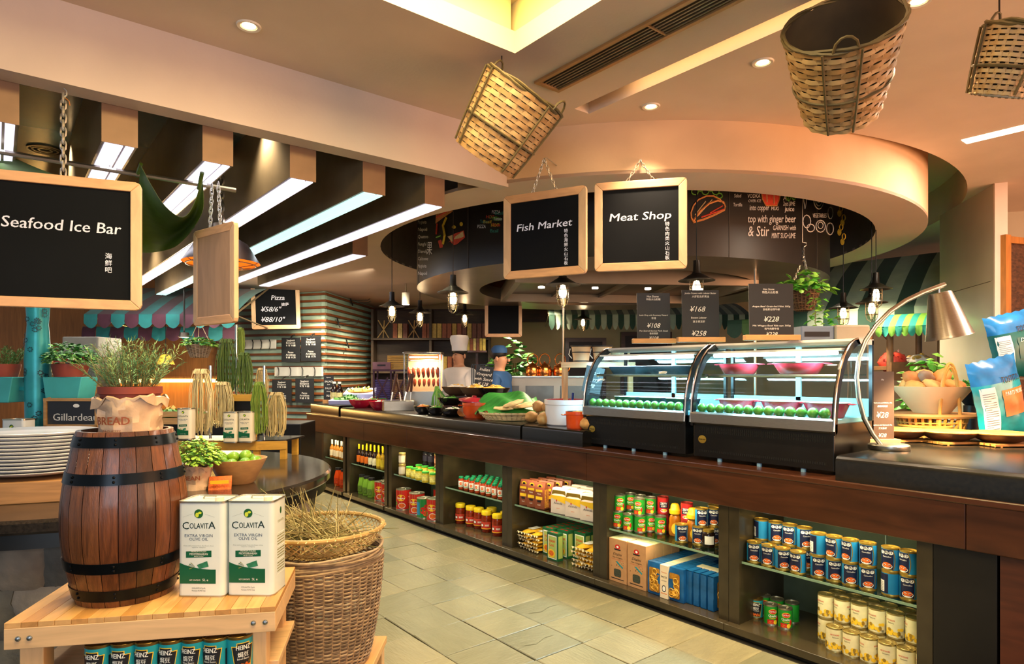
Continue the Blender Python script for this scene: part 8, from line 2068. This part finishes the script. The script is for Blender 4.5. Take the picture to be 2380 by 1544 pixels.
# people behind the counter
def skin_mesh(verts, edges, radii, name, m, sub=2):
    me = bpy.data.meshes.new(name); me.from_pydata(verts, edges, []); o = bpy.data.objects.new(name, me); COL.objects.link(o)
    mod = o.modifiers.new('s', 'SKIN'); mod.use_smooth_shade = True
    for i, r in enumerate(radii):
        me.skin_vertices[0].data[i].radius = r if isinstance(r, tuple) else (r, r)
        me.skin_vertices[0].data[i].use_root = (i == 0)
    ss = o.modifiers.new('u', 'SUBSURF'); ss.levels = sub
    out = bpy.data.meshes.new_from_object(o.evaluated_get(bpy.context.evaluated_depsgraph_get()))
    bpy.data.objects.remove(o); bpy.data.meshes.remove(me)
    out.materials.clear(); out.materials.append(m); out.polygons.foreach_set('use_smooth', [True] * len(out.polygons)); return out
def person(label, loc, rz, top_m, skin_m, hair_m, hat=None, apron=None, arm=.35):
    t = thing('person', label, 'person', loc, rz)
    V = [(0, 0, .95), (0, 0, 1.10), (0, 0, 1.30), (0, 0, 1.43), (0, -.005, 1.50), (0, -.02, 1.58), (0, -.015, 1.66),
         (-.16, 0, 1.40), (-.22, -.03, 1.14), (-.17, -.24, 1.05 + arm * .1), (-.16, -.30, 1.05 + arm * .1), (.16, 0, 1.40), (.22, -.03, 1.14), (.17, -.24, 1.05 + arm * .1), (.16, -.30, 1.05 + arm * .1),
         (-.10, 0, .86), (-.11, .01, .48), (-.11, .02, .10), (-.11, -.10, .04), (.10, 0, .86), (.11, .01, .48), (.11, .02, .10), (.11, -.10, .04)]
    E_ = [(0, 1), (1, 2), (2, 3), (3, 4), (4, 5), (5, 6), (3, 7), (7, 8), (8, 9), (9, 10), (3, 11), (11, 12), (12, 13), (13, 14), (0, 15), (15, 16), (16, 17), (17, 18), (0, 19), (19, 20), (20, 21), (21, 22)]
    Rr = [(.14, .10), (.135, .095), (.15, .10), (.11, .075), .052, (.075, .088), (.078, .092), .055, .042, .032, .034, .055, .042, .032, .034, .085, .058, .042, .04, .085, .058, .042, .04]
    obj('body', skin_mesh(V, E_, Rr, 'body', skin_m), None, t)
    V.append((0, -.005, 1.485)); E_.append((3, 23)); Rr.append(.058)
    nt = [0, 1, 2, 3, 7, 8, 9, 11, 12, 13, 23]; ix = {v: i for i, v in enumerate(nt)}
    RS = dict(zip(range(24), Rr)); RS[3] = (.135, .09); RS[7] = RS[11] = .075; RS[23] = .066
    obj('shirt', skin_mesh([V[i] for i in nt], [(ix[a], ix[b]) for a, b in E_ if a in ix and b in ix], [(RS[i][0] + .032, RS[i][1] + .032) if isinstance(RS[i], tuple) else RS[i] + .014 for i in nt], 'shirt', top_m), None, t)
    nt = [0, 15, 16, 17, 19, 20, 21]; ix = {v: i for i, v in enumerate(nt)}
    obj('trousers', skin_mesh([V[i] for i in nt], [(ix[a], ix[b]) for a, b in E_ if a in ix and b in ix], [(Rr[i][0] + .012, Rr[i][1] + .012) if isinstance(Rr[i], tuple) else Rr[i] + .014 for i in nt], 'trousers', black_p), None, t)
    obj('hair', G().ell((0, .012, 1.675), (.088, .095, .085), 0, 16, 10, .05), hair_m, t)
    g = G().ell((-.03, -.108, 1.625), (.010, .006, .006)).ell((.03, -.108, 1.625), (.010, .006, .006)); obj('eyes', g, black_p, t)
    obj('nose', G().ell((0, -.118, 1.598), (.012, .018, .02)), skin_m, t); obj('mouth', G().ell((0, -.108, 1.562), (.022, .005, .005)), mat('lips', '#9a5348', .5), t)
    for s in (-1, 1):
        obj('ear', G().ell((s * .086, -.005, 1.61), (.010, .02, .03)), skin_m, t)
        hx_ = s * .16
        g = G().ell((hx_, -.34, 1.05 + arm * .1), (.038, .05, .018))
        for f_ in range(4): g.tube([(hx_ + (f_ - 1.5) * .018, -.38, 1.05 + arm * .1), (hx_ + (f_ - 1.5) * .019, -.415 - .008 * (f_ in (1, 2)), 1.045 + arm * .1), (hx_ + (f_ - 1.5) * .019, -.44 - .01 * (f_ in (1, 2)), 1.025 + arm * .1)], .0085, 6)
        g.tube([(hx_ - s * .034, -.33, 1.05 + arm * .1), (hx_ - s * .056, -.36, 1.045 + arm * .1), (hx_ - s * .058, -.385, 1.035 + arm * .1)], .010, 6)
        obj('hand', g, skin_m, t)
    if hat: obj('chef_hat', G().lathe([(.094, 1.675), (.097, 1.74), (.105, 1.76), (.118, 1.83), (.105, 1.865), (0, 1.875)], 20, wob=lambda a, z: .02 * math.sin(9 * a) if z > 1.75 else 0), hat, t)
    else: obj('cap', G().lathe([(.094, 1.68), (.092, 1.73), (.06, 1.765), (0, 1.772)], 18), top_m, t)
    if apron: obj('apron', G().grid([[(-.15 + .1 * i, -.135 - .01 * math.cos((i - 1.5) * .9) * 2, .6 + .15 * j) for j in range(5)] for i in range(4)], th=.004), apron, t)
    return t
skin_c = mat('skin', '#c08a6a', .5, var=.06); hair_c = mat('hair', '#17110e', .5, var=.2); chef_w = mat('chef_white', '#e0dcdc', .7, var=.05)
x, y = plan(1068, 7.9); person('person in a white chef jacket and tall white hat behind the counter', (x, y, .05), CR - .6, chef_w, skin_c, hair_c, chef_w, chef_w)
obj('kitchen_step', G().box(-.4, -.5, 0, .4, .4, .05), black_paint, loc=(x, y, 0), rz=CR, label='low black kitchen mat step under the chef', cat='step', smooth=0, bevel=.01)
x, y = plan(1160, 7.3); person('person in a blue shirt and blue cap behind the counter', (x, y, 0), CR + 1.2, mat('blue_shirt', '#234a7a', .7, var=.12), skin_c, hair_c)

# fittings on the slatted corner
vL = camdir(-71); vR = camdir(6.1)
nL = Vector((-vL.y, vL.x)); nR = Vector((vR.y, -vR.x))
def on_left(px, y, off=.035):
    """point on the slatted wall's broad face for a bearing"""
    r = ray(px, y); o = sp + nL * off; t_ = (o.x * nL.x + o.y * nL.y) / (r.x * nL.x + r.y * nL.y); p = r * t_ + Vector((0, 0, EYE)); return p
def on_right(px, y, off=.035):
    r = ray(px, y); o = sp + nR * off; t_ = (o.x * nR.x + o.y * nR.y) / (r.x * nR.x + r.y * nR.y); return r * t_ + Vector((0, 0, EYE))
angL = math.atan2(-vL.y, -vL.x); angR = math.atan2(vR.y, vR.x)
for px0, px1, y0, y1, lb in ((564, 643, 790, 812, 'white hook rail high on the slatted wall'), (640, 752, 853, 875, 'white hook rail lower on the slatted wall')):
    a = on_left(px0, y1); b = on_left(px1, y1); W = (b - a).length; Hh = (y1 - y0) / FPX * 9
    t = thing('hook_rail', lb, 'rail', a, angL, 'white hook rails')
    obj('rail', G().box(0, -.02, 0, W, 0, Hh), mat('rail_white', '#d8d4cc', .35, var=.05), t, smooth=0, bevel=.006)
    for k in range(4): x = W * (k + .4) / 4; obj('hook', G().tube([(x - .02, -.022, Hh), (x, -.025, Hh * .7), (x, -.03, Hh * .2), (x, -.05, -.01)], .008, 6), black_paint, t)
k_ = 0
for px0, px1, y0, y1, lb in ((655, 698, 785, 842, 'black menu board, upper pair, far one'), (700, 746, 783, 840, 'black menu board, upper pair, corner one'), (633, 678, 882, 935, 'black menu board, lower pair, far one'), (687, 730, 880, 936, 'black menu board, lower pair, corner one')):
    a = on_left(px0, y1, .13); b = on_left(px1, y1, .13); W = (b - a).length; Hh = (y1 - y0) / FPX * 9
    t = thing('menu_board', lb, 'sign', a, angL, 'black menu boards on the slats')
    bd = obj('board', G().box(0, -.006, 0, W, 0, Hh), slate_s, t, smooth=0); g = G()
    for s, v in (('Spaghetti', .85), ('Bolognese', .75), ('¥ 78  ¥ 88', .64), ('Penne', .36), ('Arrabbiata', .26), ('¥ 68  ¥ 78', .15)): g.text(s, Hh * .11, W * .5, Hh * v, -.007, 0, .5)
    obj('lettering', g, chalk_w, bd, smooth=0)
    obj('clip', G().tube([(W * .5, 0, Hh), (W * .5, .03, Hh + .03), (W * .5, .08, Hh + .04)], .01, 6), black_paint, t)
for px, y, lb in ((856, 690, 'black iron hook bracket highest on the slatted wall'), (812, 702, 'black iron hook bracket, second from the top'), (782, 752, 'black iron hook bracket, third from the top'), (803, 800, 'black iron hook bracket, lowest one')):
    p = on_right(px, y); t = thing('iron_hook', lb, 'hook', p, angR, 'iron hooks on the slatted corner')
    g = G()
    for q in range(3): obj('loop', G().tube([(.018 * (q - 1), -.012, .07), (.018 * (q - 1), -.03, .0), (.018 * (q - 1) + .008, -.05, -.06), (.018 * (q - 1) + .02, -.04, -.02)], .005, 5), black_paint, t)
    for q in range(2): obj('prong', G().tube([(.0, -.012, .02 - .04 * q), (.04, -.28, .03 - .04 * q), (.06, -.32, .06 - .04 * q)], .005, 5), black_paint, t)
# pizza corner back area: warm buffet, shelf light, hanging flowers
sxp = plan(300, 9.6)
st_ = thing('wall_shelf', 'long shelf with a warm light strip on the timber wall', 'shelf', (*plan(60, 9.62), 1.335), CR)
obj('board', G().box(0, 0, .03, 3.4, .12, .07), wood_wall, st_, smooth=0)
obj('light_strip', G().box(.05, -.006, -.02, 3.35, .02, .03), mat('amber_strip', '#fff0c0', .3, emit=14, ecol='#ffcf6a'), st_, smooth=0)
c60 = plan(330, 9.45); light('POINT', 'spot_lamp_light', (*plan(428, 7.2), 1.80), 22, (1, .85, .6), .05)
light('POINT', 'buffet_fill', (*plan(300, 6.9), 2.35), 26, (1, .85, .65), .08)  # added point fill for awning and buffet, no lamp built here
light('AREA', 'amber_wall_light', (*c60, 1.38), 60, (1, .55, .15), 3.0, .08, rot=(math.radians(78), 0, CR + PI))
light('AREA', 'amber_wall_light_low', (*c60, 1.30), 10, (1, .6, .2), 3.0, .08, rot=(math.radians(20), 0, CR + PI))
obj('buffet_counter', G().box(0, 0, 0, 2.1, .5, .93), black_paint, loc=(*plan(225, 6.6), 0), rz=CR, label='low black buffet counter in front of the timber wall', cat='counter', smooth=0, bevel=.01)
for i, (px, d, w_, h_, lb) in enumerate(((395, 6.62, .26, .13, 'pale wooden crate on the buffet beside the oil tin'), (330, 6.7, .3, .10, 'low wooden crate behind the rosemary'), (460, 6.7, .24, .10, 'dark slatted crate near the pasta bunches'))):
    t = thing('wooden_crate', lb, 'crate', (*plan(px, d), .9305), CR, 'crates on the buffet')
    for z in (0.01, .01 + h_ / 2):
        obj('slat', G().box(-w_ / 2, -.1, z, w_ / 2, -.09, z + h_ * .42), crate_w, t, smooth=0); obj('slat', G().box(-w_ / 2, .09, z, w_ / 2, .1, z + h_ * .42), crate_w, t, smooth=0)
        for x in (-w_ / 2, w_ / 2 - .01): obj('slat', G().box(x, -.09, z, x + .01, .09, z + h_ * .42), crate_w, t, smooth=0)
    obj('floor_board', G().box(-w_ / 2, -.1, 0, w_ / 2, .1, .01), crate_w, t, smooth=0); heap(t, (0, 0, h_ * .8), w_ * .4, .08, .07, 30, (2, 3, 0), .05, i + 80, 'produce', 'leaf')
hf = thing('hanging_flowers', 'pale wicker flower basket hanging below the purple awning', 'plant', (*plan(463, 6.9), 1.62), CR)
weave(hf, lambda v: (.08 + .055 * v, .14 * v), 20, 10, .006, [wick[2], wick[0]], amp=.004); obj('liner', G().lathe([(0, 0), (.07, 0), (.12, .13), (0, .13)], 14), soil, hf)
g = G(); leafy(g, (0, 0, .12), .15, .11, 120, .06, rr=random.Random(9), ms=(1, 2, 3), flat=.8); obj('foliage', g, [stem_m, leaf1, leaf2, leaf3], hf, smooth=0)
for k in range(3): a = 2.09 * k; obj('cord', G().tube([(.13 * math.cos(a), .13 * math.sin(a), .13), (0, 0, .40)], .003, 4), bamboo[2], hf)
obj('hook', G().tube([(0, 0, .40), (0, 0, 1.22)], .003, 4), chain_m, hf)
t = thing('spot_lamp', 'small round lamp under the purple awning', 'lamp', (*plan(428, 7.4), 1.87), CR); obj('housing', G().lathe([(0, .05), (.05, .05), (.06, 0), (.05, -.005)], 16), black_paint, t); obj('bulb', G().disc(.05, -.004, 14, up=False), mat('spot_bulb', '#fff0d0', .3, emit=20), t); obj('stem', G().cyl(.01, .05, .97, 8), black_paint, t)
t = thing('pendant_lamp', 'small amber glass pendant over the buffet', 'lamp', (*plan(385, 7.8), 1.56), CR); obj('shade', G().lathe([(.03, .12), (.06, .1), (.10, 0), (.095, 0)], 16), mat('amber_glass', '#d8a83a', .2, var=.2, emit=.8), t); obj('cord', G().cyl(.004, .12, .6, 6), black_paint, t); obj('bulb', G().ell((0, 0, .05), (.03, .03, .035)), MATS['spot_bulb'], t)
t = thing('glass_cabinet', 'steel and glass warming cabinet with light strip behind the planters', 'cabinet', (*plan(212, 6.3), .0), CR)
obj('base', G().box(-.15, -.15, 0, .15, .2, 1.45), steel_hood, t, smooth=0); obj('front', G().box(-.14, -.155, 1.0, .14, -.15, 1.6), mat('cab_grey', '#7a7468', .25, var=.15, metal=.5), t, smooth=0)
obj('hood', G().box(-.16, -.18, 1.6, .18, .2, 1.80), mat('cab_cream', '#8f8a78', .4, var=.1), t, smooth=0, bevel=.01); obj('light', G().box(-.12, -.16, 1.585, .08, .0, 1.599), MATS['spot_bulb'], t, smooth=0); obj('column', G().box(.1, -.1, 1.0, .15, .2, 1.6), steel, t, smooth=0)
t = thing('bottle_crate', 'dark crate with white bottles and a red tray on top', 'crate', (*plan(148, 4.9), 0), CR)
obj('stand', G().box(-.12, -.1, 0, .14, .12, 1.28), black_paint, t, smooth=0); obj('tray', G().box(-.14, -.12, 1.53, .12, .1, 1.60), mat('red_tray', '#7a1c18', .4, var=.15), t, smooth=0, bevel=.004)
for x in (-.12, .10): 
    for y in (-.1, .08): obj('post', G().box(x, y, 1.28, x + .02, y + .02, 1.53), dark_wood, t, smooth=0)
for k in range(4): obj('bottle', G().lathe([(0, 1.28), (.022, 1.28), (.022, 1.44), (.01, 1.48), (.01, 1.51), (0, 1.51)], 10, 0, (-.06 + .045 * k, 0, 0)), white_p, t)
# track spot and rear beam end
t = thing('track_spot', 'white track spotlight on the soffit by the slatted wall', 'lamp', (*plan(943, 8.2), 2.45), CR)
obj('head', G().cyl(.05, -.12, .03, 14), mat('spot_white', '#e8dcc8', .4, var=.05), t); obj('stem', G().cyl(.012, .03, .15, 8), chrome, t); obj('lens', G().disc(.045, -.121, 14, up=False), MATS['spot_bulb'], t)
# ================================================================== labels that count along a row
def _ordinals():
    groups = {}
    for o in COL.objects:
        if o.parent is None and o.get('group') and o.get('label'): groups.setdefault((o['group'], o['label']), []).append(o)
    for (gname, lab), L in groups.items():
        if len(L) < 2 or len(L) > 20 or any(k in gname for k in ('rear', 'behind', 'back')): continue
        def bearing(o):
            x, y = o.location.x, o.location.y; return (C_ * x - S_ * y) / (S_ * x + C_ * y)
        for i, o in enumerate(sorted(L, key=bearing)):
            t = lab + ', ' + ordn[i] + ' from the left'
            if len(t.split()) <= 16: o['label'] = t
_ordinals()

def _settle():
    """nudge shelf goods apart so that none stands inside its neighbour"""
    R = {'bean_can': .0392, 'fruit_can': .0378, 'artichoke_can': .0403, 'tomato_tin': .0785, 'chili_jar': .047, 'corn_jar': .036, 'honey_bottle': .038, 'sauce_jar': .030}
    L = [(o, R[o.name.split('.')[0]]) for o in COL.objects if o.parent is None and o.name.split('.')[0] in R and o.location.x > 3]
    for _ in range(12):
        for i, (a, ra) in enumerate(L):
            for b, rb in L[i + 1:]:
                if abs(a.location.z - b.location.z) > .05: continue
                dx, dy = b.location.x - a.location.x, b.location.y - a.location.y
                if abs(dx) > .16 or abs(dy) > .16: continue
                d = math.hypot(dx, dy) or 1e-4; ov = ra + rb + .0006 - d
                if ov > 0:
                    ux, uy = dx / d * ov / 2, dy / d * ov / 2
                    a.location.x -= ux; a.location.y -= uy; b.location.x += ux; b.location.y += uy
_settle()
